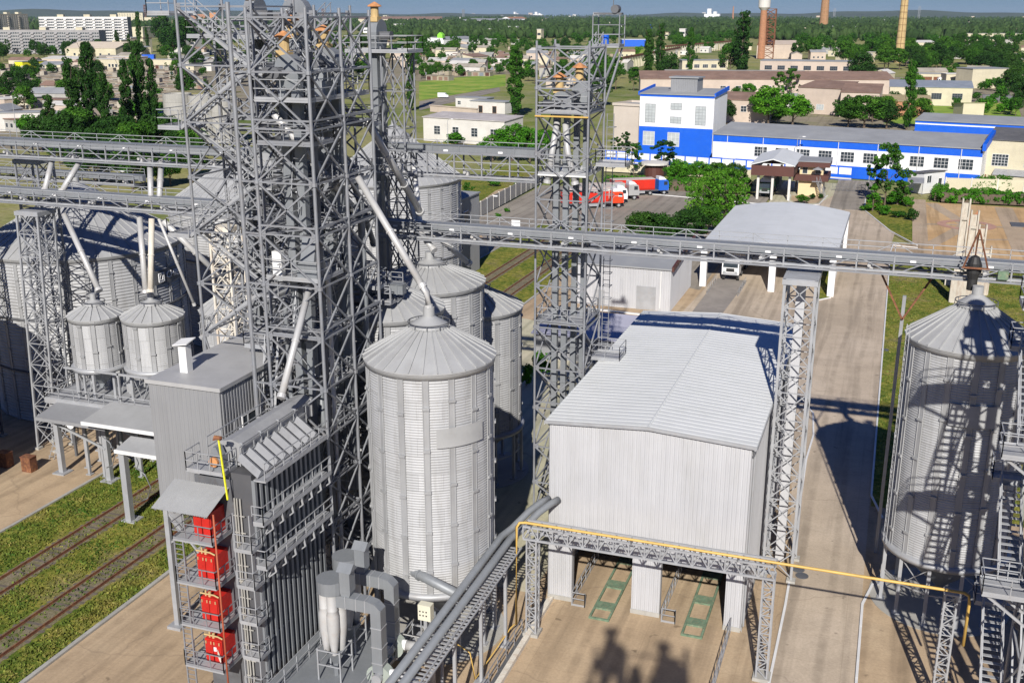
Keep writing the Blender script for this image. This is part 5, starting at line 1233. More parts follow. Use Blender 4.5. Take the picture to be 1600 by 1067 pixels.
def building(name, label, cat, pl, pr, depth, h, wm, rm, roof='flat', rh=1.2, windows=(), parapet=.0, group=None, over=.3, base=None, far=False):
    pl = Vector((pl[0], pl[1])); pr = Vector((pr[0], pr[1])); d = pr - pl; L = d.length; rz = math.atan2(d.y, d.x)
    t = thing(name, label, cat, (pl.x, pl.y, -0.2), rz, group, world=False)

    if roof == 'shed': MB().profx([(0, 0), (depth, 0), (depth, h + rh), (0, h)], 0, L).build('walls', wm, t); MB().profx([(-over, h + .03), (depth + over, h + rh + .03), (depth + over, h + rh + .25), (-over, h + .25)], -over, L + over).build('roof', rm, t)
    elif roof == 'gable': MB().profx([(0, 0), (depth, 0), (depth, h), (depth / 2, h + rh), (0, h)], 0, L).build('walls', wm, t); MB().profx([(-over, h - .05), (depth / 2, h + rh + .03), (depth + over, h - .05), (depth + over, h + .18), (depth / 2, h + rh + .28), (-over, h + .18)], -over, L + over).build('roof', rm, t)
    elif roof == 'gable_end': MB().profy([(0, 0), (L, 0), (L, h), (L / 2, h + rh), (0, h)], 0, depth).build('walls', wm, t); MB().profy([(-over, h - .05), (L / 2, h + rh + .03), (L + over, h - .05), (L + over, h + .18), (L / 2, h + rh + .28), (-over, h + .18)], -over, depth + over).build('roof', rm, t)
    else:
        MB().box(0, 0, 0, L, depth, h).build('walls', wm, t)
        if parapet:
            MB().box(-over, -over, h + .01, L + over, 0.0, h + parapet).box(-over, depth, h + .01, L + over, depth + over, h + parapet).box(-over, .01, h + .01, 0, depth - .01, h + parapet).box(L, .01, h + .01, L + over, depth - .01, h + parapet).build('parapet', wm, t)
            MB().box(.01, .01, h + .02, L - .01, depth - .01, h + .12).build('roof', rm, t)
        else: MB().box(-over, -over, h + .01, L + over, depth + over, h + .3).build('roof', rm, t)
    for (n, u0, u1, z, w, hh, nx, nz, fm, gm) in windows:
        for i in range(n):
            x = L * (u0 + (u1 - u0) * ((i + .5) / n))
            window(t, x, z, w, hh, nx, nz, fm, gm)
    t['_L'] = L
    return t
def band(t, z0, z1, m, name, y=-.012, L=None, x0=0): L = L or t['_L']; return MB().box(x0, y - .03, z0, L, y, z1).build(name, m, t)
W = WHITE
# ---- blue and white factory
g0, g1 = G(997, 245), G(1111, 252)
t = building('factory_tower_block', 'four storey blue and white factory block with a grey roof box', 'factory', g0, g1, 12, 17.2, BRIGHTW, ROOFG, 'shed', 1.0,
             [(1, .04, .26, 9.8, 2.8, 4.8, 3, 6, STEEL, GLASSL), (1, .72, .94, 9.6, 2.8, 4.8, 3, 6, STEEL, GLASSL), (1, .36, .64, 13.4, 3, 1.6, 3, 2, STEEL, GLASSL), (1, .36, .64, 9.8, 3, 1.6, 3, 2, STEEL, GLASSL),
              (1, .03, .25, 3.6, 3.2, 3.6, 3, 3, W, GLASSL), (1, .36, .6, 3.6, 3.2, 3.6, 3, 3, W, GLASSL)])
L = t['_L']
band(t, 0, 8.6, BLUE, 'blue_cladding'); band(t, 16.6, 17.2, BLUE, 'blue_cornice')
MB().box(L + .02, .02, 0, L + .06, 12, 17).build('white_gable_end', BRIGHTW, t)
MB().profx([(-.3, 17.0), (12.4, 18.1), (12.4, 19.2), (-.3, 17.9)], L + .05, L + .45).build('blue_verge', BLUE, t)
MB().profx([(-.3, 17.0), (12.4, 18.1), (12.4, 19.2), (-.3, 17.9)], -.45, -.05).build('blue_verge', BLUE, t)
MB().corr((L * .34, 4.5), (L * .70, 4.5), 17.5, 21.4, .5, .06, .02).box(L * .34, 4.52, 17.4, L * .70, 9.5, 21.4).build('roof_box', CLADG, t); MB().box(L * .32, 4.0, 21.42, L * .72, 9.9, 21.75).build('roof_box_lid', ROOFG, t)
a, b = G(957, 240), G(996, 243)
building('rendered_wing', 'blank beige windowless wing left of the blue and white block', 'building', a, b, 11, 13.6, mat('beige_render', (.5, .44, .38), .9, 0, .08, .2, (.42, .36, .3), .4), ROOFG, 'flat', parapet=.7)
a, b = G(1112, 262), G(1529, 292)
t = building('factory_wing', 'long blue and white factory wing with a row of white framed windows', 'factory', a, b, 14, 8.6, BRIGHTW, ROOFG, 'shed', 1.8, [(10, .155, .99, 3.9, 3.1, 2.3, 4, 3, W, GLASS), (1, .02, .12, 1.6, 3.2, 1.3, 4, 2, W, GLASSL)])
band(t, 6.9, 8.6, BLUE, 'blue_cornice'); band(t, 0, 2.9, BLUE, 'blue_plinth')
mb = MB()
for i in range(7): mb.tube((t['_L'] * (.06 + i * .145), -.2, .3), (t['_L'] * (.06 + i * .145), -.2, 8.5), .09, 6)
mb.build('downpipes', W, t)
MB().profx([(-1, 8.4), (14, 10.3), (14, 11.8), (-1, 10)], t['_L'] - .1, t['_L'] + .7).build('blue_verge', BLUE, t)
# ---- blue and white perimeter wall
a, b = G(945, 252), G(1330, 281)
d = Vector((b.x - a.x, b.y - a.y)); rz = math.atan2(d.y, d.x); L = d.length
t = thing('perimeter_wall', 'white panelled wall with blue frames in front of the factory', 'wall', (a.x, a.y, 0), rz, world=False)
MB().box(0, 0, -.2, L, .25, 2.9).build('blue_wall', BLUE, t)
n = 20
for i in range(n): MB().box(L * i / n + .25, -.06, 1.15, L * (i + 1) / n - .12, -.01, 2.75).build('white_panel', BRIGHTW, t)
MB().box(0, -.05, 0, L, -.012, .35).build('white_plinth', PWHITE, t)
# ---- right hand long blue building behind and cream neighbour
a, b = G(1428, 212), G(1605, 222)
t = building('blue_shed', 'long low shed with a blue front and grey roof behind the factory wing', 'shed', a, b, 12, 5, BLUE, ROOFG, 'shed', 1.4); band(t, 3.9, 4.3, BRIGHTW, 'white_band')
a, b = G(1533, 284), G(1640, 292)
t = building('cream_workshop', 'cream workshop with black roof right of the factory wing', 'building', a, b, 13, 10, CREAM, ROOFD, 'shed', 1.6, [(2, .0, .95, 4.2, 3.4, 2.6, 5, 4, W, GLASS)])
MB().box(3.2, -2.2, .2, 9, -.05, 2.3).build('annex', CONC, t); MB().profx([(-2.8, 2.35), (0, 3.3), (0, 3.5), (-2.8, 2.55)], 2.6, 10).build('annex_roof', STEELL, t)
a, b = G(1535, 287), G(1640, 296)
d = b - a; t = thing('yard_wall', 'low beige wall with rusty posts in front of the cream workshop', 'wall', (a.x, a.y, 0), math.atan2(d.y, d.x), world=False)
MB().box(0, -3, 0, 18, -2.75, 2.4).build('wall', CREAM, t)
for i in range(4): MB().box(1 + i * 4.5, -3.15, 0, 1.25 + i * 4.5, -3.02, 2.6).build('post', RUST, t)
t = thing('leaning_pole', 'leaning white pole against the end of the factory wing', 'pole', tuple(G(1503, 284)))
MB().bar(tuple(G(1503, 284) - Vector((0, 0, 0))), tuple(G(1532, 292) + Vector((0, 3, 9.5))), .28).build('shaft', W, t)
# ---- buildings behind (left to right px, base px y)
BK = [
 # name,label,cat, pl, pr, depth, h, wall, roof, rooftype, rh, windows
 ('long_workshop', 'long workshop with a brown roof directly behind the blue and white block', 'building', (1000, 150), (1395, 152), 16, 8, PINK, ROOFB, 'shed', 3, [(5, .3, .6, 3, 2.5, 2, 3, 2, W, GLASS)]),
 ('flat_roof_hall', 'low hall with a flat grey roof edge above the brown roofs', 'building', (1038, 132), (1260, 134), 20, 7, CREAM, CONC, 'flat', 1, []),
 ('cream_office', 'two storey cream office block beyond the trees right of the crane track', 'building', (1065, 122), (1136, 122), 14, 10.5, CREAM, ROOFG, 'flat', 1, [(5, .04, .98, 6.2, 3.2, 2, 3, 2, W, GLASS), (5, .04, .98, 2, 3.2, 2, 3, 2, W, GLASS)]),
 ('pink_factory', 'long two storey pink factory with dark window strips', 'building', (1186, 128), (1335, 131), 18, 12, PINK, ROOFG, 'flat', 1, [(7, .02, .98, 7.2, 4, 2.2, 4, 2, STEEL, GLASS), (7, .02, .98, 2.4, 4, 3, 4, 3, STEEL, GLASS)]),
 ('pale_hall', 'pale stepped hall at the foot of the rusty structure', 'building', (1205, 92), (1250, 92), 20, 12, PINK, PINK, 'shed', 3, []),
 ('pink_shed', 'pink shed with a patched brown roof and small windows', 'building', (1245, 176), (1310, 180), 16, 10, PINK, ROOFB, 'shed', 2, [(2, .1, .7, 1.8, 3, 2, 3, 2, W, GLASSL)]),
 ('pink_shed', 'narrower pink shed with a brown roof and one dark window strip', 'building', (1311, 182), (1371, 184), 16, 9.2, PINK, ROOFB, 'shed', 2.4, [(1, .05, .45, 4.6, 4.4, 1.6, 4, 2, W, GLASS)]),
 ('pink_annex', 'low pink annex behind the small blue factory trees', 'building', (1122, 190), (1200, 193), 12, 8, PINK, ROOFB, 'shed', 2, [(3, .1, .9, 4, 2, 2, 2, 2, W, GLASS)]),
 ('small_shed', 'small whitish shed with grey gable roof left of the pink sheds', 'shed', (1227, 172), (1250, 173), 8, 5, PWHITE, ROOFG, 'gable', 1.5, []),
 ('brown_workshop', 'low brick workshop with an ochre roof beside the tall poplar', 'building', (1370, 180), (1453, 182), 12, 5.5, BRICK, mat('ochre_roof', (.33, .27, .15), .9, 0, .15, .3), 'shed', 1.6, []),
 ('grey_roof_hall', 'cream hall with a blue grey roof behind the tall poplar', 'building', (1388, 163), (1517, 166), 12, 7.6, CREAM, mat('bluegrey_roof', (.22, .25, .30), .7, .1, .12, .2, (.35, .36, .36), .5), 'shed', 2.2, [(2, .45, .95, 2.8, 4, 2.4, 4, 3, STEEL, GLASS)]),
 ('hut', 'pale yellow hut with a greenish roof on the rough grass', 'hut', (1503, 186), (1536, 186), 9, 6, CREAM, mat('olive_roof', (.3, .29, .17), .9, 0, .1, .3), 'shed', -1, []),
 ('blank_hall', 'tall blank cream hall at the far right', 'building', (1517, 138), (1573, 137), 14, 10, CREAM, ROOFG, 'flat', 1, []),
 ('garage_block', 'cream garage block with three rusty doors behind the tanker lorry', 'garage', (1433, 129), (1498, 130), 10, 5, CREAM, ROOFG, 'flat', 1, [(3, .1, .9, .3, 5, 3, 1, 1, RUST, RUST)]),
 ('small_house', 'small cream gabled house with a red door', 'house', (1362, 128), (1387, 129), 10, 5, CREAM, PWHITE, 'gable_end', 2, [(1, .4, .8, .3, 2.4, 3.2, 1, 1, RUST, RUST)]),
 ('yellow_house', 'long cream two storey house half hidden by trees', 'house', (1305, 96), (1352, 98), 12, 8, CREAM, PWHITE, 'flat', 1, [(5, .1, .95, 4, 2.2, 1.8, 2, 2, W, GLASS)]),
 ('cream_block', 'cream block behind the trees right of the tall chimney', 'building', (1427, 83), (1460, 83), 14, 10, CREAM, PWHITE, 'shed', 2, []),
 ('cream_block', 'low yellow block at the foot of the left chimney', 'building', (1231, 57), (1262, 57), 20, 14, CREAM, CREAM, 'flat', 1, []),
 ('roof_strip', 'long flat roofed depot at the far right edge of the woods', 'building', (1508, 64), (1600, 64), 30, 10, CREAM, CONC, 'flat', 1, [(12, .02, .98, 2, 6, 4, 3, 2, STEEL, GLASS)]),
 ('white_roof_hall', 'white roofed hall between the two chimneys', 'building', (1338, 54), (1368, 54), 30, 8, PWHITE, ROOFW, 'shed', 6, []),
 ('white_roof_hall', 'pale roofed hall just right of the left chimney', 'building', (1298, 53), (1318, 53), 30, 8, PWHITE, ROOFW, 'shed', 6, []),
 ('white_office', 'long white one storey building with three dark windows beyond the right big silo', 'building', (662, 219), (788, 228), 11, 7.2, PWHITE, mat('mottled_roof', (.42, .39, .38), .8, 0, .15, .2, (.6, .58, .55), .6), 'shed', .8, [(4, .06, .99, 2.3, 2.2, 2.5, 2, 3, W, GLASS)]),
 ('yard_house', 'small white house with a garage beside the curved road', 'house', (712, 168), (760, 170), 7, 4.2, PWHITE, ROOFG, 'flat', 1, [(1, .02, .22, 1.5, 1.4, 1.4, 2, 2, W, GLASS)]),
 ('yard_house', 'flat roofed white outbuilding with dark doorways left of the big poplar', 'outbuilding', (735, 175), (789, 178), 7, 4.5, PWHITE, ROOFG, 'flat', 1, [(2, .1, .9, .2, 1.8, 2.6, 1, 1, BRICK, BLACK)]),
 ('pink_wall_shed', 'low pink wall with blue gates in front of the yard houses', 'wall', (672, 174), (745, 180), .6, 2.4, PINK, PINK, 'flat', 1, []),
 ('bright_factory', 'white factory with a lime green box on its roof', 'factory', (664, 70), (692, 70), 20, 8, BRIGHTW, PWHITE, 'flat', 1, [(4, .1, .9, 3, 2, 1.5, 2, 1, W, GLASS)]),
 ('bright_factory', 'long grey roofed hall attached to the white factory', 'factory', (693, 70), (747, 68), 20, 6, BRIGHTW, ROOFG, 'shed', 3, []),
 ('blue_depot', 'blue depot with a white roof band left of the poplars', 'depot', (972, 73), (1013, 73), 24, 8, BLUE, BRIGHTW, 'flat', 1, []),
 ('blue_roof_hall', 'wide blue roofed hall among the distant woods', 'hall', (986, 48), (1042, 48), 50, 5, BRIGHTW, BLUE, 'shed', 7, []),
 ('red_white_plant', 'long white plant with a red stripe in the distance', 'factory', (716, 40), (800, 41), 60, 16, BRIGHTW, ROOFG, 'shed', 6, []),
 ('red_white_plant', 'white stadium like hall in the distance at the centre', 'hall', (801, 39), (826, 38), 50, 18, BRIGHTW, BRICK, 'gable', 8, []),
 ('factory_strip', 'long pale factory strip in the distance above the massive tower', 'factory', (560, 37), (690, 37), 60, 16, CREAM, ROOFB, 'shed', 10, []),
 ('market_hall', 'cream market hall with a pale ridged roof', 'hall', (103, 92), (182, 93), 20, 9, CREAM, mat('cream_roof', (.56, .48, .38), .8, 0, .08, .3), 'shed', 5, [(5, .1, .95, 3, 2, 2, 1, 1, W, GLASS)]),
 ('market_shed', 'low white roofed market shed in front of the hall', 'shed', (66, 100), (120, 101), 14, 4, PINK, PWHITE, 'shed', 1.5, []),
 ('market_shed', 'pink kiosk row right of the market hall', 'shed', (168, 101), (216, 102), 12, 6, PINK, PWHITE, 'flat', 1, []),
 ('market_shed', 'cream kiosk with a sloping grey roof near the pink kiosks', 'kiosk', (199, 88), (218, 89), 12, 7, CREAM, ROOFG, 'shed', 2, []),
 ('yellow_shed', 'bright yellow low shed at the left', 'shed', (36, 108), (74, 106), 8, 5, YELB, ROOFG, 'flat', 1, []),
 ('blue_container', 'bright blue container on the market edge', 'container', (223, 98), (241, 98), 5, 6, BLUE, BLUE, 'flat', 1, []),
 ('cream_house', 'grey fronted cream house in the garage field', 'house', (152, 111), (187, 112), 10, 8, CREAM, PWHITE, 'flat', 1, [(3, .5, .95, 3, 1.8, 2, 1, 1, W, GLASS)]),
 ('school_block', 'pale yellow school with a dark window strip among the trees', 'building', (224, 60), (272, 58), 20, 17, CREAM, CREAM, 'flat', 1, [(9, .5, .98, 10, 2.6, 2.4, 1, 1, W, GLASS), (9, .5, .98, 4, 2.6, 2.4, 1, 1, W, GLASS)]),
 ('long_wall_house', 'long white wall and house at the left edge above the bridge', 'building', (-20, 205), (78, 203), 6, 6, PWHITE, ROOFG, 'flat', 1, []),
 ('far_block', 'brown office tower block on the left horizon', 'apartment block', (287, 33), (321, 33), 30, 34, BRICK, CREAM, 'flat', 1, [(8, .3, .98, 5 + 6 * 0, 3, 2.5, 1, 1, W, GLASS), (8, .3, .98, 14, 3, 2.5, 1, 1, W, GLASS), (8, .3, .98, 23, 3, 2.5, 1, 1, W, GLASS)]),
 ('far_block', 'small orange block on the left horizon', 'building', (328, 32), (339, 32), 20, 42, RUSTO, CREAM, 'flat', 1, []),
 ('far_block', 'beige apartment block on the left horizon, right of the long white one', 'apartment block', (185, 36), (224, 36), 24, 40, CREAM, CREAM, 'flat', 1, [(9, .02, .98, 5 + 7 * k, 3, 3, 1, 1, W, GLASS) for k in range(5)]),
 ('far_block', 'low pale block with a red roof on the left horizon', 'building', (226, 36), (255, 36), 20, 22, CREAM, BRICK, 'flat', 1, []),
]
for (nm, lb, ct, pl, pr, dp, h, wm, rm, rf, rh, wn) in BK:
    building(nm, lb, ct, G(*pl), G(*pr), dp, h, wm, rm, rf, rh, wn, group=None)
# green box
p = G(688, 70); t = thing('roof_box', 'lime green box on the roof of the distant white factory', 'roof box', (p.x, p.y, 8)); MB().box(p.x - 4, p.y, 8, p.x + 3, p.y + 8, 12).profy([(p.x - 4, 12), (p.x + 3, 12), (p.x - .5, 15)], p.y, p.y + 8).build('box', mat('lime', (.25, .65, .05), .6), t)
# apartment blocks
def slab(label, pl, pr, floors, cols, wm, sidem, depth=13, group='panel apartment blocks', fh=2.95, balc=True, gm=None):
    L = (Vector(G(*pr)[:2]) - Vector(G(*pl)[:2])).length
    h = floors * fh + 1
    t = building('apartment_block', label, 'apartment block', G(*pl), G(*pr), depth, h, wm, ROOFG, 'flat', 1, (), parapet=1.0, over=.1)
    c = 0; fl = sorted(range(floors), reverse=True)
    wf = MB(); 
    objs = 0
    for f_ in fl:
        for i in range(cols):
            x = L * (i + .5) / cols; z = 1.2 + f_ * fh
            if (i % 5) == 3 and balc: continue
            if objs < 100: window(t, x, z, 1.9, 1.6, 2, 1, W, gm or GLASS, pane=False); objs += 1
            else: wf.box(x - .95, -.05, z, x + .95, -.015, z + 1.6)
    if wf.v: o = wf.build('window_grid', gm or GLASS, t); o['kind'] = 'stuff'
    if balc:
        for i in range(cols):
            if i % 5 == 3:
                for f_ in range(floors): x = L * (i + .5) / cols; MB().box(x - 1.6, -1.1, .9 + f_ * fh, x + 1.6, -.02, 1.9 + f_ * fh).build('balcony', wm, t); 
    mb = MB()
    for i in range(0, cols, 5): mb.box(L * i / cols - .12, -.1, 0, L * i / cols + .12, -.05, h)
    for f_ in range(1, floors): mb.box(0, -.04, .3 + f_ * fh, L, -.013, .38 + f_ * fh)
    mb.build('panel_joints', STEELL, t)
    if sidem: MB().box(L + .02, .02, 0, L + .12, depth, h).build('end_wall', sidem, t)
    mb = MB()
    for i in range(3): mb.box(L * (.2 + .3 * i), 3, h, L * (.2 + .3 * i) + 7, 9, h + 3.5)
    mb.build('lift_house', CREAM, t)
    return t
APTW = mat('apartment_white', (.66, .64, .62), .85, 0, .06, .2, (.5, .48, .45), .4)
APTG = mat('apartment_grey', (.30, .29, .29), .85, 0, .1, .2, (.4, .38, .36), .4)
slab('long white nine storey apartment block with a grey end wall', (66, 76), (203, 76), 11, 46, APTW, APTG)
slab('grey five storey apartment block in front of the white one', (-30, 84), (158, 85), 7, 52, APTG, APTG)
slab('beige stepped apartment block at the left edge with balconies', (-12, 64), (48, 62), 12, 18, mat('apartment_beige', (.50, .45, .38), .85, 0, .08, .2), APTG)
# ---- garages: rows of low flat garages, each row a thing
sheet('dirt', [tuple(G(x, y)[:2]) for x, y in ((-60, 232), (-60, 106), (120, 102), (330, 99), (470, 106), (470, 150), (330, 200), (215, 232))], -.3, MATS['dirt'])
sheet('dirt', [tuple(G(x, y)[:2]) for x, y in ((600, 130), (600, 92), (800, 84), (960, 84), (960, 108), (850, 112), (700, 122))], -.3, MATS['dirt'])
sheet('dirt', [tuple(G(x, y)[:2]) for x, y in ((1040, 200), (1040, 120), (1600, 120), (1600, 205))], -.31, MATS['dirt'])
GAR = [mat('garage_%s' % n, c, .95, 0, .18, .15, (.18, .16, .13), .5) for n, c in (('tan', (.36, .31, .23)), ('grey', (.33, .30, .25)), ('brown', (.28, .23, .17)), ('pale', (.40, .36, .29)))]
DOORC = [GAR[2], BROWN, mat('garage_green', (.12, .14, .10), .9), GAR[1], mat('garage_bluegrey', (.18, .20, .23), .9), ROOFB]
k = 0
ordn = ('first', 'second', 'third', 'fourth', 'fifth', 'sixth', 'seventh', 'eighth', 'ninth', 'tenth', 'eleventh', 'twelfth', 'thirteenth', 'fourteenth', 'fifteenth', 'sixteenth', 'seventeenth', 'eighteenth', 'nineteenth', 'twentieth', 'twenty-first', 'twenty-second')
def garage_row(pl, pr, label, group):
    global k
    d = Vector(pr[:2]) - Vector(pl[:2]); L = d.length
    t = thing('garage_row', label, 'garages', (pl[0], pl[1], -.3), math.atan2(d.y, d.x), group, world=False)
    x = 0; mbs = [MB() for _ in range(4)]; rf = MB(); dd = [MB() for _ in range(6)]
    while x < L:
        w = rnd.uniform(3.6, 4.4); h = 2.6 + rnd.uniform(-.2, .35)
        if rnd.random() < .04: x += w * 2; continue
        mbs[rnd.randrange(4)].box(x, 0, 0, x + w - .02, 6, h)
        rf.box(x - .05, -.3, h + .01, x + w - .07, 6.2, h + .16 + rnd.uniform(0, .1))
        dd[rnd.randrange(6)].box(x + .6, -.06, .2, x + w - .6, -.015, 2.3)
        if rnd.random() < .12: mbs[rnd.randrange(4)].box(x + .5, 1, h + .3, x + w - .5, 5, h + 2.6)
        x += w
    for i, m_ in enumerate(mbs):
        if m_.v: m_.build('walls', GAR[i], t)
    rf.build('roofs', GAR[k % 4], t)
    for i, m_ in enumerate(dd):
        if m_.v: m_.build('doors', DOORC[i], t)
    k += 1
rows = [(-30, 114.5, 300), (-30, 121, 300), (-30, 127.5, 310), (-30, 134.5, 310), (-30, 142, 310), (-30, 150, 290), (-30, 158.5, 255), (-30, 167.5, 240), (-30, 177, 215), (-30, 118, 300), (-30, 124, 310), (-30, 131, 315), (-30, 138, 310), (-30, 146, 300), (-30, 154, 260), (-30, 163, 255), (-30, 172, 240), (-30, 182, 215), (-30, 112, 150), (190, 106, 300), (60, 192, 215)]
rows.sort(key=lambda r: r[1])
for i, (x0, y, x1) in enumerate(rows):
    garage_row(G(x0, y), G(x1, y + 3), '%s of the garage rows in the left field, counted from the back' % ordn[i], 'garage rows left of the towers')
rows2 = [(610, 86, 800), (615, 93, 700), (700, 92, 800), (600, 79, 690), (840, 88, 940), (845, 95, 950), (640, 100, 800), (640, 108, 790), (655, 117, 760), (640, 124, 700), (800, 92, 960), (800, 99, 950), (800, 107, 840), (830, 84, 930)]
for i, (x0, y, x1) in enumerate(rows2):
    garage_row(G(x0, y), G(x1, y + 2), '%s of the garage rows beyond the centre, counted from the left' % ordn[i], 'garage rows beyond the centre')
# roof-house, curved road, van
sheet('road', [tuple(G(x, y)[:2]) for x, y in ((655, 158), (700, 150), (780, 136), (782, 142), (720, 156), (655, 172))], -.27, MATS['asphalt'])
sheet('lawn', [tuple(G(x, y)[:2]) for x, y in ((655, 156), (655, 128), (720, 120), (790, 116), (790, 134), (700, 149))], -.28, MATS['meadow'])
sheet('lawn', [tuple(G(x, y)[:2]) for x, y in ((955, 115), (955, 82), (1075, 72), (1100, 76), (1020, 90), (970, 115))], -.28, MATS['meadow'])
sheet('lawn', [tuple(G(x, y)[:2]) for x, y in ((1380, 192), (1455, 160), (1590, 160), (1600, 196))], -.28, MATS['meadow'])
sheet('lawn', [tuple(G(x, y)[:2]) for x, y in ((722, 320), (722, 278), (800, 262), (835, 268), (835, 285), (750, 320))], .01, MATS['lawn'])
sheet('path', [tuple(G(x, y)[:2]) for x, y in ((740, 322), (775, 298), (832, 282), (835, 292), (790, 306), (755, 326))], .02, MATS['yard_concrete'])
# ---- concrete grain drums and shed at the left
for i, (px, base, hpx, w) in enumerate(((283, 222, 68, 40), (322, 222, 66, 40), (352, 222, 64, 36))):
    p = G(px, base); s = mpp(p); r_ = w / 2 * s
    t = thing('concrete_drum', '%s of the open topped concrete drums left of the towers' % ('leftmost', 'middle', 'rightmost')[i], 'concrete drum', tuple(p), group='concrete drums')
    h = hpx * s; MB().lathe(p.x, p.y, [(r_, 0), (r_, h), (r_ - .5, h), (r_ - .5, h - 2), (.01, h - 2)], 28).build('shell', CONC, t, False)
    mb = MB()
    for j in range(1, 6): mb.lathe(p.x, p.y, [(r_, h * j / 6), (r_ + .06, h * j / 6), (r_ + .06, h * j / 6 + .12), (r_, h * j / 6 + .12)], 28)
    mb.build('ring_joint', CONC, t)
a, b = G(217, 222), G(264, 226)
t = building('concrete_shed', 'raw concrete shed on columns with a sloping roof left of the drums', 'shed', a, b, 16, 7.5, CONC, CONC, 'shed', 1.6); MB().box(-.3, -.08, 1.0, 9.5, -.02, 3.4).build('opening', BLACK, t)
a, b = G(250, 190), G(345, 190)
t = thing('ruined_roof', 'flat ruined roof overgrown with dry grass above the drums', 'roof slab', (a.x, a.y, 0), world=True)
MB().box(a.x, a.y + 6, 9.5, b.x, a.y + 22, 9.9).build('slab', mat('mossy_slab', (.25, .22, .1), .95, 0, .4, .5, (.1, .17, .03), .8), t)
for x in (0, .33, .66, 1): MB().box(a.x + (b.x - a.x) * x - .3, a.y + 7, 0, a.x + (b.x - a.x) * x + .3, a.y + 7.6, 9.5).build('column', CONC, t)
# ---- crane track trestles
def trestle(label, pl, pr, h):
    a, b = Vector(G(*pl)), Vector(G(*pr)); d = b - a; L = d.length
    t = thing('crane_track', label, 'crane track', tuple(a), math.atan2(d.y, d.x), 'rusty crane tracks', world=False)
    n = int(L / 6)
    for i in range(n + 1): MB().box(i * L / n - .4, -.4, 0, i * L / n + .4, .4, h).box(i * L / n - .7, -.5, h - 1.2, i * L / n + .7, .5, h - .2).build('column', CREAM, t)
    MB().box(0, -.5, h, L, .5, h + 1.4).build('girder', RUST, t)
trestle('rusty crane track on pale columns, near row', (968, 112), (1062, 90), 8)
trestle('rusty crane track on pale columns, farther row', (1040, 88), (1155, 76), 8)
# ---- water tower, rusty frame, chimneys
def chimney(label, px, py, rb, rt, h, m, top=None):
    p = G(px, py); t = thing('chimney', label, 'chimney', tuple(p), group=None)
    MB().lathe(p.x, p.y, [(rb, -.3), (rt, h), (rt * .7, h), (rt * .7, h - 3)], 24).build('shaft', m, t, False)
    mb = MB(); n = 14
    for i in range(1, n): 
        z = h * i / n; r_ = rb + (rt - rb) * i / n; mb.lathe(p.x, p.y, [(r_ + .02, z), (r_ + .14, z), (r_ + .14, z + .5), (r_ + .02, z + .5)], 24)
    mb.build('iron_bands', mat('chimney_band', (.3, .2, .09), .9), t)
    mb = MB(); mb.bar((p.x + .3, p.y - rb - .2, 0), (p.x + .3, p.y - rt - .2, h), .3); mb.build('ladder', RUST, t)
    if top:
        for z, q in ((h * .845, 1.0), (h * .885, 1.5), (h * .93, 1.1)): MB().lathe(p.x, p.y, [(rt * 1.05, z), (rt * 1.05 + q, z), (rt * 1.05 + q, z + .8), (rt * 1.05, z + .8)], 18).build('balcony', RUST, t)
    return t
cx = G(1404, 98); s = mpp(cx)
chimney('tall tapering brick chimney with rusty balconies near its top', 1404, 98, 6.3 * s, 4.2 * s, 116 * s, OCRE, True)
cx = G(1287, 50); s = mpp(cx)
chimney('thick brick chimney cut off by the top edge of the picture', 1286, 50, 6.2 * s, 4.6 * s, 75 * s, mat('brown_brick', (.36, .2, .1), .9, 0, .2, .4, (.2, .1, .05), .5))
p = G(1189, 92); s = mpp(p)
t = thing('water_tower', 'old brick water tower with a whitish tank on top', 'water tower', tuple(p))
MB().lathe(p.x, p.y, [(5.6 * s, 0), (4.6 * s, 68 * s)], 20).build('shaft', BRICK, t)
MB().lathe(p.x, p.y, [(4.7 * s, 66 * s), (8.2 * s, 70 * s), (8.5 * s, 81 * s), (7.9 * s, 82 * s), (.1, 82.6 * s)], 20).build('tank', PWHITE, t)
p = G(1199, 92); s = mpp(p)
t = thing('rusty_frame', 'tall rusty steel frame with pipes standing against the water tower', 'steel frame', tuple(p))
mb = lattice(MB(), p.x, p.y, 0, 68 * s, 16 * s, 10 * s, 9 * s, 1.1 * s, .6 * s, diag='X')
mb.tube((p.x - 3 * s, p.y, 0), (p.x - 3 * s, p.y, 52 * s), 2.2 * s, 10)
for i in range(5): mb.box(p.x - 7 * s, p.y - 4 * s, (10 + 11 * i) * s, p.x + 7 * s, p.y + 4 * s, (11.2 + 11 * i) * s)
mb.bar((p.x - 15 * s, p.y, 18 * s), (p.x, p.y, 60 * s), 1.5 * s)
mb.build('frame', RUST, t)
MB().box(p.x - 15 * s, p.y - 5 * s, 0, p.x + 8 * s, p.y + 6 * s, 18 * s).build('base_house', PINK, t)
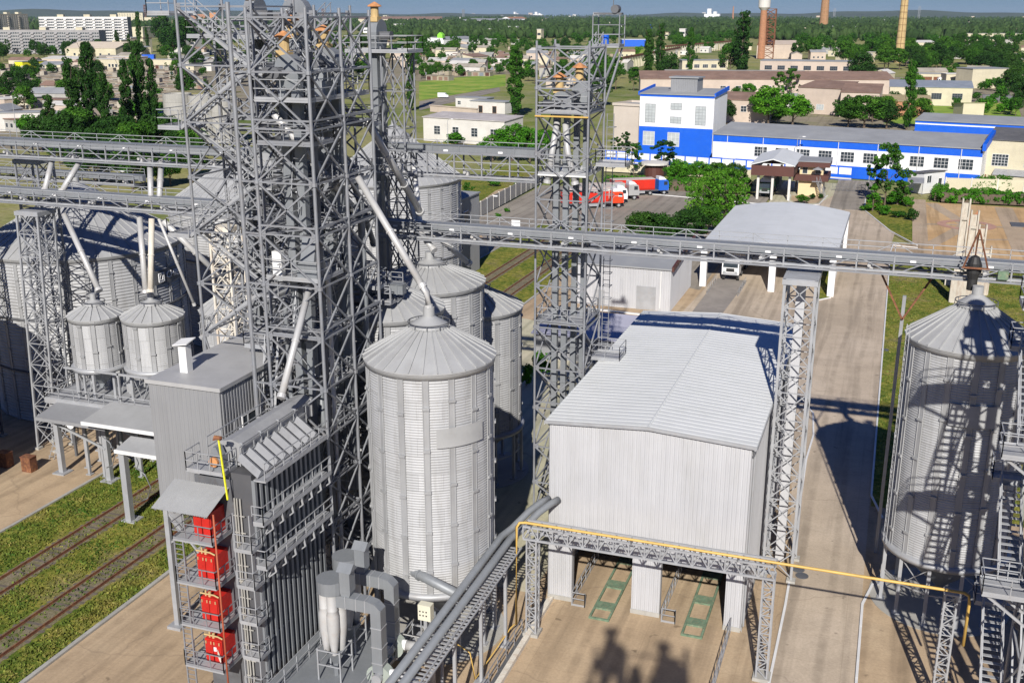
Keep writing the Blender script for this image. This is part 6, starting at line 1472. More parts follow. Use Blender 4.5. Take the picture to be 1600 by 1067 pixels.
# far white works on the horizon
for (px, py, w, h, lb) in ((1112, 29, 22, 13, 'white grain works on the horizon right of centre'), (840, 26, 14, 6, 'small white block on the horizon above the slim tower'), (806, 27, 10, 7, 'small pale block on the horizon left of the slim tower')):
    p = G(px, py); s = mpp(p)
    t = thing('distant_works', lb, 'factory', tuple(p))
    MB().box(p.x - w / 2 * s, p.y, 0, p.x + w / 2 * s, p.y + 60, h * .45 * s).build('hall', BRIGHTW, t)
    MB().box(p.x - w * .3 * s, p.y - 5, 0, p.x - w * .05 * s, p.y + 40, h * s).box(p.x + w * .1 * s, p.y - 5, 0, p.x + w * .3 * s, p.y + 40, h * .7 * s).build('tower', BRIGHTW, t)
p = G(1145, 30); s = mpp(p); t = thing('chimney', 'thin far chimney on the horizon', 'chimney', tuple(p)); MB().lathe(p.x, p.y, [(1.3 * s, 0), (.8 * s, 17 * s)], 10, True).build('shaft', BRICK, t)
# pylons
for i, (px, py, h) in enumerate(((228, 34, 22), (480, 30, 12), (1435, 32, 18), (1303, 30, 14), (724, 30, 13), (505, 30, 14))):
    p = G(px, py); s = mpp(p); t = thing('pylon', 'thin lattice pylon on the skyline, %s' % ('far left', 'above the massive tower', 'far right', 'beside the left chimney', 'right of the mushroom capped tower', 'between the rusty caps')[i], 'pylon', tuple(p), group='distant pylons')
    lattice(MB(), p.x, p.y, 0, h * s, 2.2 * s, 2.2 * s, 3 * s, .35 * s, .2 * s).bar((p.x - 3 * s, p.y, h * .8 * s), (p.x + 3 * s, p.y, h * .8 * s), .3 * s).build('frame', RUST if i in (0, 5) else STEEL, t)

# ================================================================== GATE AREA
a = G(1172, 300); 
def gatehouse():
    t = thing('gate_canopy', 'wide brown fascia canopy with a pale low gable roof over the gate lane', 'canopy', (a.x, a.y, 0))
    x0, x1, y0, y1 = G(1172, 310).x, G(1240, 310).x, 232, 252
    MB().box(x0, y0, 5.2, x1, y0 + .3, 7.3).box(x1 - .3, y0 + .31, 5.2, x1, y1, 7.3).box(x0, y0 + .31, 5.2, x0 + .3, y1, 7.3).box(x0 + .3, y1 - .3, 5.2, x1 - .31, y1, 7.3).build('fascia', BROWN, t)
    MB().profy([(x0 - .2, 7.32), ((x0 + x1) / 2, 8.6), (x1 + .2, 7.32), (x1 + .2, 7.5), ((x0 + x1) / 2, 8.8), (x0 - .2, 7.5)], y0 - .2, y1 + .2).build('roof', ROOFW, t)
    for x in (x0 + 1.5, x1 - .8, x0 + 4.5):
        for y in (y0 + 1.2, y1 - 1.2): MB().box(x - .25, y - .25, 0, x + .25, y + .25, 5.2).build('column', PWHITE, t)
    k0, k1 = G(1246, 305), G(1285, 305)
    t = thing('gatehouse', 'small cream two storey gatehouse with a brown band and outside stairs', 'gatehouse', (k0.x, k0.y, 0))
    x0, x1, y0, y1 = k0.x, k1.x, k0.y, k0.y + 7
    MB().box(x0, y0, 0, x1, y1, 3.3).box(x0 + .1, y0 + .1, 4.6, x1 - .1, y1 - .1, 6.3).build('walls', mat('gate_cream', (.62, .5, .3), .85, 0, .06, .4), t)
    MB().box(x0 - 1.1, y0 - 1.0, 3.3, x1 + 1.1, y1 + .5, 4.6).build('balcony_band', BROWN, t)
    MB().box(x0 - 1.2, y0 - 1.1, 6.32, x1 + 1.2, y1 + .6, 7.4).build('roof_fascia', BROWN, t); MB().box(x0 - 1.3, y0 - 1.2, 7.42, x1 + 1.3, y1 + .7, 7.55).build('roof', ROOFG, t)
    for x in (x0 + 1.2, x1 - 1.2): o = window(t, 0, 0, 1.0, 1.3, 1, 1, W, GLASS); o.location = (x - k0.x, y0 - k0.y + .08, 4.8)
    stairs(t, (x1 - 1.0, y0 - 1.4, 3.4), (x1 + .6, y0 - 3.0, .1), .9, STEELL)
    MB().box(x1 - 2.2, y0 - 2.2, 3.3, x1 - .2, y0 - 1.02, 3.4).profy([(x1 - 2.2, 6.0), (x1 - 1.2, 6.5), (x1 - .2, 6.0), (x1 - .2, 5.9), (x1 - 2.2, 5.9)], y0 - 2.2, y0 - 1.02).build('stair_porch', STEEL, t)
gatehouse()
def pill(name, label, px, py, r_, h, m, rm):
    p = G(px, py); t = thing(name, label, 'kiosk', tuple(p)); MB().lathe(p.x, p.y, [(r_ * .7, 0), (r_ * .7, h)], 16).build('wall', m, t); MB().lathe(p.x, p.y, [(r_ * .9, h), (r_, h), (r_, h + .5), (.1, h + .7)], 20).build('roof', rm, t)
pill('guard_kiosk', 'round brown kiosk with a wide flat roof beside the blue lorry', 1022, 276, 3.4, 3.0, BROWN, PWHITE)
# gate
a, b = G(1300, 298), G(1352, 298)
t = thing('site_gate', 'low dark mesh gate across the entrance road', 'gate', tuple(a), group=None)
mb = MB(); n = 9
for i in range(n + 1): x = a.x + (b.x - a.x) * i / n; mb.bar((x, a.y, 0), (x, a.y, 1.7), .07)
for z in (.2, .9, 1.65): mb.bar((a.x, a.y, z), (b.x, a.y, z), .05)
for i in range(n * 4): x = a.x + (b.x - a.x) * i / n / 4; mb.bar((x, a.y, .2), (x, a.y, 1.6), .02)
mb.build('bars', STEELD, t)
a, b = G(1441, 302), G(1474, 298)
t = building('gate_hut', 'small white hut with a dark roof at the side gate', 'hut', a, b, 4, 4.6, W, ROOFD, 'shed', -.5, [(1, .1, .4, 2.4, 1.3, 1.5, 2, 1, W, GLASS), (1, .6, .95, 1.2, 1.1, 1.9, 1, 1, W, GLASS)])
t = thing('smoking_shelter', 'small open shelter with a curved grey roof beside the white hut', 'shelter', tuple(G(1428, 302)))
p = G(1428, 303)
MB().profx([(p.y - 2, 2.6), (p.y, 3.4), (p.y + 2, 2.6), (p.y + 2, 2.75), (p.y, 3.6), (p.y - 2, 2.75)], p.x - 1.6, p.x + 1.8).build('roof', STEEL, t)
for x in (-1.4, 1.6):
    for y in (-1.8, 1.8): MB().bar((p.x + x, p.y + y, 0), (p.x + x, p.y + y, 2.7), .12).build('post', STEELD, t)
# concrete fence with ivy, hedge
def fence(label, pl, pr, h, m, seg=3.0, post=True, group=None):
    a, b = Vector(pl), Vector(pr); d = b - a; L = math.hypot(d.x, d.y); n = max(1, int(L / seg))
    t = thing('concrete_fence', label, 'fence', tuple(a), math.atan2(d.y, d.x), group, world=False)
    for i in range(n):
        MB().box(L * i / n + .14, -.06, 0, L * (i + 1) / n - .14, .06, h).build('panel', m, t)
    for i in range(n + 1): MB().box(L * i / n - .12, -.12, 0, L * i / n + .12, .12, h + .15).build('post', PWHITE if post else m, t)
    return t
fence('pale concrete fence with ivy behind the hedge', G(1476, 298), G(1640, 304), 2.9, CREAM, 5)
fence('grey concrete panel fence beside the lorry park road', (-74.8, 186, 0), (-78.5, 262, 0), 2.9, CONC, 4)
fence('beige wall below the factory wall, behind the shrubs', G(945, 268), G(1172, 280), 2.2, CREAM, 6, False)
# truck park and plaza furniture
RED2 = mat('lorry_red', (.62, .03, .015), .4, .1, .08, .6, (.4, .05, .03), .3)
def lorry(label, pos, rz, cabm, trm, kind='bulk', mask=None):
    t = thing('lorry', label, 'lorry', tuple(pos), rz, 'lorries in the park', world=False)
    # local: forward +x, origin at rear of trailer
    MB().box(0, -1.15, .95, 12.5, 1.15, 1.15).build('chassis', STEELD, t)
    if kind == 'bulk':
        mb = MB().profx([(-1.1, 1.2), (1.1, 1.2), (1.27, 1.6), (1.27, 3.5), (-1.27, 3.5), (-1.27, 1.6)], .1, 9.6)
        for i in range(14): mb.box(.3 + i * .7, -1.33, 1.6, .38 + i * .7, -1.275, 3.5); mb.box(.3 + i * .7, 1.275, 1.6, .38 + i * .7, 1.33, 3.5)
        mb.build('trailer_body', trm, t); MB().box(.05, -1.36, 3.5, 9.65, 1.36, 3.62).build('trailer_rim', mat('tarp_pale', (.5, .42, .38), .8, 0, .1, .5), t)
    else:
        mb = MB().tube((.1, 0, 2.3), (9.4, 0, 2.3), 1.15, 16); mb.build('tank', trm, t, False)
    cx = 10.5
    MB().profy([(cx, 1.0), (cx + 2.3, 1.0), (cx + 2.35, 2.1), (cx + 2.15, 3.1), (cx + 1.7, 3.3), (cx + .1, 3.3), (cx, 3.1)], -1.24, 1.24).build('cab', cabm, t)
    MB().profy([(cx + .1, 3.31), (cx + 1.8, 3.31), (cx + 1.2, 3.85), (cx + .1, 3.95)], -1.1, 1.1).build('roof_deflector', BRIGHTW if cabm is not RED2 else cabm, t)
    MB().add([(cx + 2.37, -1.1, 2.12), (cx + 2.37, 1.1, 2.12), (cx + 2.19, 1.05, 2.98), (cx + 2.19, -1.05, 2.98)], [(0, 1, 2, 3)]).build('windscreen', GLASS, t)
    for s in (-1, 1): MB().box(cx + 1.2, s * 1.255 - .01, 2.15, cx + 2.0, s * 1.255 + .01, 2.9).build('side_window', GLASS, t)
    MB().box(cx + 2.36, -1.1, 1.0, cx + 2.42, 1.1, 1.35).build('bumper', STEELL, t)
    for s in (-.85, .85): MB().box(cx + 2.36, s - .2, 1.4, cx + 2.41, s + .2, 1.62).build('headlight', GLASSL, t)
    MB().box(cx + 2.36, -.6, 1.5, cx + 2.4, .6, 2.0).build('grille', BLACK, t)
    for x in (1.3, 2.6, 3.9, 8.6, cx + 1.3):
        for s in (-1.05, 1.05):
            w = MB().tube((x, s - .16, .52), (x, s + .16, .52), .52, 18).build('wheel', BLACK, t); MB().tube((x, s - .175, .52), (x, s + .175, .52), .28, 12).build('rim', STEELL, w)
    MB().box(5.2, -1.18, .5, 7.4, -.6, 1.0).build('fuel_tank', STEELL, t)
    return t
def heading(p, q): d = Vector(q) - Vector(p); return math.atan2(d.y, d.x)
hd = heading(G(950, 306), G(1036, 303))
BLUEC = mat('lorry_blue', (.02, .12, .55), .35, .1, .05, .5)
def park(label, fx, fy, cabm, trm, kind='bulk'):
    f_ = G(fx, fy); lorry(label, (f_.x - 12.9 * math.cos(hd), f_.y - 12.9 * math.sin(hd), 0), hd, cabm, trm, kind)
park('articulated lorry with a blue cab and a red bulk trailer', 1042, 303, BLUEC, RED2)
park('silver cab lorry with a grey green bulk trailer, second from the back', 996, 311, mat('silver', (.5, .5, .5), .35, .4, .05, 1), mat('greygreen', (.35, .42, .40), .5, .1, .1, .5))
park('white cab lorry with a pale trailer between silver and red lorries', 978, 317, BRIGHTW, PWHITE)
park('lorry with an orange red cab and red trailer nearest the slim tower', 972, 323, mat('orange_red', (.75, .06, .015), .4, .05, .05, .5), RED2)
# lorry on the weighbridge
p = Vector((-21.2, 156.6, 0))
lorry('white cab lorry driving out from under the weighbridge canopy', (p.x, p.y + 12.8, 0), R(-90), BRIGHTW, PWHITE)
p = G(1185, 310); lorry('dark green lorry under the willow by the gate canopy', (p.x + 1.5, p.y + 14, 0), R(-92), mat('army_green', (.03, .07, .04), .6, 0, .2, .6), mat('army_green2', (.03, .08, .05), .6, 0, .2, .6))
p = G(1500, 132); lorry('white tanker lorry parked before the cream garages', (p.x, p.y, 0), R(180) + .3, BRIGHTW, BRIGHTW, 'tank')
def car(label, pos, rz, m, kind='car'):
    t = thing('car' if kind == 'car' else 'van', label, kind, tuple(pos), rz, world=False)
    if kind == 'car':
        MB().profy([(0, .35), (4.4, .35), (4.45, .7), (3.4, .92), (.2, .95), (0, .8)], -.86, .86).build('body', m, t)
        MB().profy([(.5, .95), (3.3, .93), (2.5, 1.42), (1.1, 1.45)], -.74, .74).build('cabin', GLASS, t); MB().profy([(1.0, 1.43), (2.5, 1.41), (2.4, 1.48), (1.15, 1.5)], -.7, .7).build('roof', m, t)
    else:
        MB().profy([(0, .4), (5, .4), (5.05, 1.1), (4.3, 1.4), (3.8, 2.2), (0, 2.3)], -.95, .95).build('body', m, t); MB().profy([(3.9, 1.45), (4.28, 1.42), (3.8, 2.1), (3.4, 2.1)], -.97, .97).build('cabin_glass', GLASS, t)
    for x in (.85, 3.6 if kind == 'car' else 4.1):
        for s in (-.8, .8): w = MB().tube((x, s - .1, .32), (x, s + .1, .32), .33, 14).build('wheel', BLACK, t); MB().tube((x, s - .11, .32), (x, s + .11, .32), .18, 10).build('rim', STEELL, w)
    for s in (-.6, .6): MB().box(4.43 if kind == 'car' else 5.03, s - .15, .62, 4.47 if kind == 'car' else 5.08, s + .15, .78).build('headlight', GLASSL, t)
car('bright blue saloon car parked by the gatehouse', G(1299, 277), math.atan2(-.2, 1), BLUE)
car('black car half hidden behind the white hut', G(1481, 279), 0, BLACK)
car('white van on the curved road in the distance', G(684, 153), R(20), BRIGHTW, 'van')
p = G(741, 140); t = thing('person', 'person in dark clothes walking on the curved road', 'person', tuple(p)) if False else None
# dark lorry trailers far right
for i, (x, y) in enumerate(((1535, 160), (1552, 158), (1572, 162))):
    p = G(x, y); t = thing('dump_body', 'dark dump lorry in the scrap yard at the far right, %s of three' % ('left', 'middle', 'right')[i], 'lorry', tuple(p), group='dump lorries in the scrap yard')
    MB().profy([(p.x, 1.3), (p.x + 5, 1.3), (p.x + 5.6, 3.2), (p.x - .4, 3.2)], p.y, p.y + 2.5).build('body', STEELD if i != 1 else GAR[2], t); MB().box(p.x + 5.2, p.y, .6, p.x + 7, p.y + 2.4, 2.8).build('cab', STEELD, t)
    for x_ in (.8, 2.2, 6): MB().tube((p.x + x_, p.y - .05, .5), (p.x + x_, p.y + .3, .5), .5, 12).build('wheel', BLACK, t)
p = G(1560, 155); t = thing('crane_jib', 'yellow crane jib leaning up over the scrap yard', 'crane', tuple(p)); MB().bar((p.x, p.y, 1), (p.x + 9, p.y, 11), .5).box(p.x - 2, p.y - 1, 0, p.x + 1, p.y + 1, 2).build('jib', CREAM, t)
# ---- weighbridge canopy
x0, x1, y0, y1 = G(1095, 381, 6).x, G(1312, 385, 6).x, 152.0, 188.0
t = thing('weighbridge_canopy', 'wide white canopy roof over the weighbridge beyond the conveyor bridge', 'canopy', (x0, y0, 0))
mb = MB(); n = 12; xs = [x0 + (x1 - x0) * i / n for i in range(n + 1)]; zf = lambda x: 6.0 + 1.1 * math.sin(math.pi * (x - x0) / (x1 - x0))
for i in range(n): mb.add([(xs[i], y0, zf(xs[i])), (xs[i + 1], y0, zf(xs[i + 1])), (xs[i + 1], y1, zf(xs[i + 1])), (xs[i], y1, zf(xs[i]))], [(0, 1, 2, 3)])
for i in range(n): mb.add([(xs[i], y0 - .03, zf(xs[i]) - .55), (xs[i + 1], y0 - .03, zf(xs[i + 1]) - .55), (xs[i + 1], y0 - .03, zf(xs[i + 1]) + .05), (xs[i], y0 - .03, zf(xs[i]) + .05)], [(0, 1, 2, 3)])
mb.build('roof', ROOFW, t)
for i in range(5): mb = MB(); x = x0 + (x1 - x0) * i / 4; mb.bar((x, y0, zf(x) - .3), (x, y1, zf(x) - .3), .25); mb.build('beam', STEELL, t)
for x in (x0 + .3, (x0 + x1) / 2 + .5, x1 - .9):
    for y in (y0 + .3, y1 - 1): MB().box(x, y, 0, x + .9, y + .9, zf(x) - .2).build('column', BRIGHTW, t)
MB().box(x0 + .5, y1 - 3, 0, x1 - .5, y1 - 2.8, 4.8).build('rear_wall', STEELD, t)
for i, (xa, lb) in enumerate(((G(1122, 435).x, 'left'), (G(1170, 435).x, 'right'))):
    q = thing('weighbridge_rail', 'grey guide rail on the %s side of the weighbridge ramp' % lb, 'railing', (xa, 140, 0), group='weighbridge rails')
    mb = MB(); railing(mb, [(xa, 148), (xa, 156)], 0, 1, 1.6); mb.build('rails', STEELL, q)
mr = mat('tyre_marked_concrete', (.26, .235, .21), .9, 0, .15, .3, (.16, .14, .13), .7)
sheet('ramp', [(-23.4, 132), (-19.6, 132), (-18.8, 158), (-23.2, 158)], .03, mr)
# pale shed with brown fascia, long low shed
g = (-35.3, 136.2)
t = thing('pale_shed', 'pale ribbed shed with a grey roof and a brown eave board beside the slim tower', 'shed', (-30, 140, 0))
X0, X1, Y0, Y1 = -39.5, -26.2, 137, 152
MB().corr((X0, Y0), (X1, Y0), 0, 5.6, .35, .04, .02).corr((X1, Y0), (X1, Y1), 0, 5.6, .35, .04, .02).profy([(X0, 0), (X1, 0), (X1, 5.6), (X0, 5.6)], Y0 + .02, Y1).build('walls', CLAD, t)
MB().profx([(Y0 - .3, 5.62), (Y1 + .2, 7.0), (Y1 + .2, 7.15), (Y0 - .3, 5.8)], X0 - .2, X1 + .1).build('roof', ROOFG, t)
MB().profx([(Y0 - .3, 5.5), (Y1 + .2, 6.9), (Y1 + .2, 7.5), (Y0 - .3, 6.1)], X1 + .1, X1 + .4).build('fascia', BROWN, t)
MB().box(X1 - 4.6, Y0 - .1, 0, X1 - 2.0, Y0 - .06, 3.2).box(X1 - 10.4, Y0 - .1, 0, X1 - 9.0, Y0 - .06, 2.2).build('door', STEELL, t)
MB().box(X1 - 1.4, Y0 - .14, .3, X1 - 1.28, Y0 - .06, 5.4).build('downpipe', W, t)
c = G(905, 520, 3); d = G(1000, 500, 3)
t = thing('low_shed', 'low shed with a blue grey sheet roof tucked behind the hangar', 'shed', (-31, 115, 0))
MB().box(-37, 112.2, 0, -18, 119, 3.0).build('walls', CLADG, t)
MB().profx([(111.8, 2.9), (119.4, 3.9), (119.4, 4.05), (111.8, 3.05)], -37.3, -17.8).build('roof', mat('lilac_roof', (.42, .42, .5), .6, .1, .05, .3), t)
# old concrete pillars beside the lawn
PILLAR = mat('weathered_pillar', (0.50, 0.46, 0.39), 0.95, 0, 0.15, 0.9, (0.24, 0.13, 0.07), 0.7, True, 0.3)
px0 = [(1497, 470, 150), (1513, 465, 128), (1528, 462, 105), (1540, 458, 70)]
for i, (px, py, h) in enumerate(px0):
    p = G(px - 6, py + 2); s = mpp(p); hh = (h) * s
    t = thing('concrete_pillar', 'whitewashed h section pillar, %s of the descending row behind the right silo' % ('tallest and first', 'second', 'third', 'shortest and last')[i], 'pillar', tuple(p), group='old concrete pillars')
    mb = MB().box(p.x - .55, p.y - .4, 0, p.x - .35, p.y + .4, hh).box(p.x + .35, p.y - .4, 0, p.x + .55, p.y + .4, hh).box(p.x - .35, p.y - .1, 0, p.x + .35, p.y + .1, hh - .6)
    for z in range(3): mb.box(p.x - .35, p.y - .36, hh * (.2 + .3 * z), p.x + .35, p.y + .36, hh * (.2 + .3 * z) + .4)
    mb.box(p.x - .75, p.y - .6, 0, p.x + .75, p.y + .6, hh * .25); mb.build('shaft', PILLAR, t)
for i, (px, py, w, h) in enumerate(((1488, 445, 2.2, 1.2), (1510, 488, 2, 1.0))):
    p = G(px, py); t = thing('concrete_block', 'loose pale concrete block on the lawn, %s' % ('nearer the pillars', 'nearer the silo')[i], 'block', tuple(p)); MB().box(p.x - w / 2, p.y - .7, 0, p.x + w / 2, p.y + .7, h).box(p.x - w / 2 + .2, p.y - .5, h, p.x + w / 2 - .3, p.y + .5, h + .15).build('block', STONEW, t)
# filling head of the right silo at the end of the bridge
t = thing('filling_head', 'dark boxy discharge head with a rusty tripod on the bridge above the right silo', 'machine', (5.3, 71.6, 22))
MB().lathe(5.35, 70.9, [(.3, 21.5), (.3, 22.2), (.42, 22.6), (.42, 23.2), (.25, 23.6), (.05, 23.7)], 14).box(5.1, 70.7, 22.4, 5.8, 71.3, 23.1).build('head', mat('black_iron', (.03, .03, .03), .6, .3, .2, 1), t)
MB().bar((4.7, 70.4, 23.0), (5.4, 70.9, 25.3), .08).bar((6.1, 70.4, 23.0), (5.4, 70.9, 25.3), .08).bar((5.4, 71.9, 23.0), (5.4, 70.9, 25.3), .08).bar((4.6, 70.3, 23.0), (6.2, 70.3, 23.0), .1).build('tripod', RUST, t)
MB().box(6.8, 71.2, 22.2, 7.4, 71.7, 22.7).build('motor', GREENP, t)
# plaza paths and monument
def strip(p, q, w, z, m, name='path'):
    p, q = Vector(p[:2]), Vector(q[:2]); d = (q - p).normalized(); s = Vector((-d.y, d.x)) * w / 2
    sheet(name, [tuple(p - s), tuple(q - s), tuple(q + s), tuple(p + s)], z, m)
pc = G(1510, 352)
strip(G(1455, 318), pc, 2.4, .022, MATS['plaza_path']); strip(G(1450, 385), pc, 2.4, .026, MATS['plaza_path']); strip(pc, G(1575, 356), 1.4, .03, MATS['plaza_path']); strip(G(1433, 350), pc, 1.4, .034, MATS['plaza_path'])
strip(G(1436, 312), G(1438, 386), 2.6, .038, MATS['plaza_path']); strip(G(1568, 325), G(1600, 395), 3.4, .042, MATS['plaza_path']); strip(G(1520, 375), G(1605, 375), 1.0, .046, MATS['plaza_path'])
o = MB().lathe(pc.x, pc.y, [(5.2, .05), (3.6, .052)], 36).build('path', mat('red_paving', (.42, .24, .18), .9, 0, .15, .8)); struct(o)
t = thing('monument', 'small rusty angular monument in the paved circle', 'monument', tuple(pc))
MB().add([(pc.x - .3, pc.y, .05), (pc.x + .8, pc.y - .4, .05), (pc.x + 1.2, pc.y + .4, .05), (pc.x + .2, pc.y + .5, .05), (pc.x + 1.6, pc.y, 2.8), (pc.x + 2.0, pc.y + .2, 2.7)], [(0, 1, 4), (1, 2, 5, 4), (2, 3, 5), (3, 0, 4, 5)]).box(pc.x - .2, pc.y - .5, .04, pc.x + 1.4, pc.y + .6, .5).build('body', BRICK, t)
p = G(1597, 352); t = thing('manhole_slab', 'dark slab with pale marks at the right edge of the plaza', 'slab', tuple(p)); MB().box(p.x - 2, p.y - 2.5, .05, p.x + 2, p.y + 2, .15).build('slab', STEELD, t)
for i, (px, py) in enumerate(((1383, 547), (1247, 890), (1253, 900))):
    p = G(px, py); t = thing('manhole_cover', ('round cover in the lawn left of the right silo', 'dark drain grate on the road near the kerb', 'second small drain grate on the road')[i], 'manhole cover', (p.x, p.y, .03)); MB().lathe(p.x, p.y, [(.45, .03), (.45, .07), (.02, .075)], 16).build('cover', STEELD, t)
# lamp posts
def lamp(label, px, py, h, m=STEELL, arm=1.2):
    p = G(px, py); t = thing('lamp_post', label, 'lamp post', tuple(p), group='lamp posts')
    MB().tube((p.x, p.y, 0), (p.x, p.y, h), .12, 8, .07).build('pole', m, t); MB().path([(p.x, p.y, h), (p.x + arm * .4, p.y, h + .5), (p.x + arm, p.y, h + .55)], .05, 6).build('arm', m, t); MB().box(p.x + arm - .1, p.y - .15, h + .45, p.x + arm + .6, p.y + .15, h + .62).build('lantern', BRIGHTW, t)
for i, (px, py, h, lb) in enumerate(((955, 372, 7, 'lamp post with two small lanterns before the dark trees'), (1242, 275, 9, 'tall lamp post in front of the factory wing windows'), (1216, 402, 6, 'thin lamp post seen against the weighbridge roof'), (190, 345, 9, 'lamp post with a bent arm beside the left silo roof'), (1356, 300, 6, 'lamp post at the island by the entrance'), (700, 232, 8, 'lamp post before the long white building'), (27, 215, 12, 'pale lamp post left above the upper bridge'), (762, 395, 9, 'lamp post by the tracks near the bridge'))):
    lamp(lb, px, py, h)
# parked road-sign board behind the slim tower
p = G(1, 1)
t = thing('notice_board', 'white notice board on posts left of the slim tower', 'board', tuple(G(806, 372))); p = G(806, 374)
MB().box(p.x - .8, p.y - .05, 1.3, p.x + .8, p.y + .05, 3.4).build('board', BRIGHTW, t); MB().bar((p.x - .6, p.y, 0), (p.x - .6, p.y, 1.3), .1).bar((p.x + .6, p.y, 0), (p.x + .6, p.y, 1.3), .1).build('post', STEELD, t)
# ================================================================== VEGETATION
npr = np.random.default_rng(11)
LEAFW = foliage('willow_leaves', (0.07, 0.20, 0.015), (0.11, 0.28, 0.02), (0.17, 0.36, 0.035), .35)
def leaf_mesh(name, clumps, n, size, m, flat=.0):
    """clumps: array (k,4) x,y,z,r ; n leaf quads scattered through shells of the clumps"""
    clumps = np.array(clumps, float); w = clumps[:, 3] ** 2; w /= w.sum()
    idx = npr.choice(len(clumps), n, p=w); c = clumps[idx]
    d = npr.normal(size=(n, 3)); d /= np.linalg.norm(d, axis=1)[:, None]
    rad = c[:, 3:4] * (0.55 + 0.5 * npr.random((n, 1)) ** .6)
    pos = c[:, :3] + d * rad * np.array([1, 1, .85])
    nrm = d + npr.normal(size=(n, 3)) * .65; nrm /= np.linalg.norm(nrm, axis=1)[:, None]
    a = np.cross(nrm, npr.normal(size=(n, 3))); a /= np.linalg.norm(a, axis=1)[:, None]; b = np.cross(nrm, a)
    s = size * (0.6 + 0.8 * npr.random((n, 1)))
    v = np.stack([pos - a * s * .5, pos - b * s * .32 + nrm * s * .08, pos + a * s * .5, pos + b * s * .32 + nrm * s * .08], 1).reshape(-1, 3)
    f = np.arange(n * 4, dtype=np.int32)
    me = bpy.data.meshes.new(name)
    me.vertices.add(n * 4); me.vertices.foreach_set('co', v.astype(np.float32).ravel())
    me.loops.add(n * 4); me.loops.foreach_set('vertex_index', f)
    me.polygons.add(n); me.polygons.foreach_set('loop_start', np.arange(0, n * 4, 4, dtype=np.int32)); me.polygons.foreach_set('loop_total', np.full(n, 4, np.int32))
    me.update(calc_edges=True); me.materials.append(m)
    return me
def crown_clumps(kind, h, w):
    cl = []
    if kind == 'poplar':
        for _ in range(120):
            z = rnd.uniform(.05, .99); rr = w / 2 * (math.sin(min(1, z * 1.6 + .12) * math.pi * .5) * (1 - max(0, z - .55) ** 1.5 * 1.9)) * rnd.uniform(.3, .85); a = rnd.uniform(0, 6.28)
            cl.append((math.cos(a) * rr * .7, math.sin(a) * rr * .7, z * h, w * rnd.uniform(.075, .13)))
    elif kind == 'round':
        for _ in range(55):
            a = rnd.uniform(0, 6.28); e = rnd.uniform(-.5, 1.0); rr = w * .36 * math.sqrt(max(0, 1 - e * e * .8)) * rnd.uniform(.6, 1.1)
            cl.append((math.cos(a) * rr, math.sin(a) * rr, h * .56 + e * h * .36, w * rnd.uniform(.08, .15)))
    elif kind == 'open':
        for _ in range(40):
            a = rnd.uniform(0, 6.28); z = rnd.uniform(.3, .98); rr = w * .42 * math.sin(z * math.pi * .85) * rnd.uniform(.3, 1)
            cl.append((math.cos(a) * rr, math.sin(a) * rr, h * z, w * rnd.uniform(.05, .1)))
    elif kind == 'bush':
        for _ in range(14):
            a = rnd.uniform(0, 6.28); rr = w * .36 * rnd.uniform(0, 1); cl.append((math.cos(a) * rr, math.sin(a) * rr, h * rnd.uniform(.3, .78), w * rnd.uniform(.12, .2)))
    elif kind == 'cone':
        for _ in range(26):
            z = rnd.uniform(.06, .97); a = rnd.uniform(0, 6.28); rr = w * .42 * (1 - z) * rnd.uniform(.5, 1); cl.append((math.cos(a) * rr, math.sin(a) * rr, h * z, w * (.08 + .12 * (1 - z))))
    elif kind == 'willow':
        for _ in range(46):
            a = rnd.uniform(0, 6.28); rr = w * .44 * math.sqrt(rnd.random()); top = h * (1 - .3 * (rr / (w * .44)) ** 2)
            for j in range(5): cl.append((math.cos(a) * rr * (1 + j * .03), math.sin(a) * rr * (1 + j * .03), top - j * h * .16 - .4, w * .045))
    return cl
PROTO = {}
def proto(kind, var, m):
    key = (kind, var, m.name)
    if key in PROTO: return PROTO[key]
    h, w, n, s = {'poplar': (20, 7.5, 8000, .55), 'round': (11, 10, 5200, .52), 'open': (12, 7.5, 3000, .42), 'bush': (3, 4, 1300, .34), 'cone': (8, 4, 2000, .4), 'willow': (8.5, 12, 5200, .42)}[kind]
    cm = leaf_mesh('crown', crown_clumps(kind, h, w), n, s, m)
    mb = MB(); tr = {'poplar': .3, 'round': .28, 'open': .18, 'bush': .06, 'cone': .14, 'willow': .35}[kind]
    ht = h * (.9 if kind in ('poplar', 'cone') else .55)
    mb.tube((0, 0, -.3), (0, 0, ht), tr, 8, tr * .25)
    for i in range(7 if kind != 'bush' else 4):
        a = i * 2.4 + var; z = ht * (.35 + .09 * i) if kind != 'bush' else .1; L = w * .34
        mb.tube((0, 0, z), (math.cos(a) * L, math.sin(a) * L, z + L * (.9 if kind != 'poplar' else 1.8)), tr * .45, 5, tr * .12)
    tm = bpy.data.meshes.new('trunk'); tm.from_pydata(mb.v, [], mb.f); tm.materials.append(TRUNK)
    PROTO[key] = (cm, tm, h, w); return PROTO[key]
NAMES = {'poplar': ('poplar_tree', 'poplar'), 'round': ('broadleaf_tree', 'tree'), 'open': ('slender_tree', 'tree'), 'bush': ('bush', 'bush'), 'cone': ('conifer_tree', 'conifer'), 'willow': ('willow_tree', 'willow')}
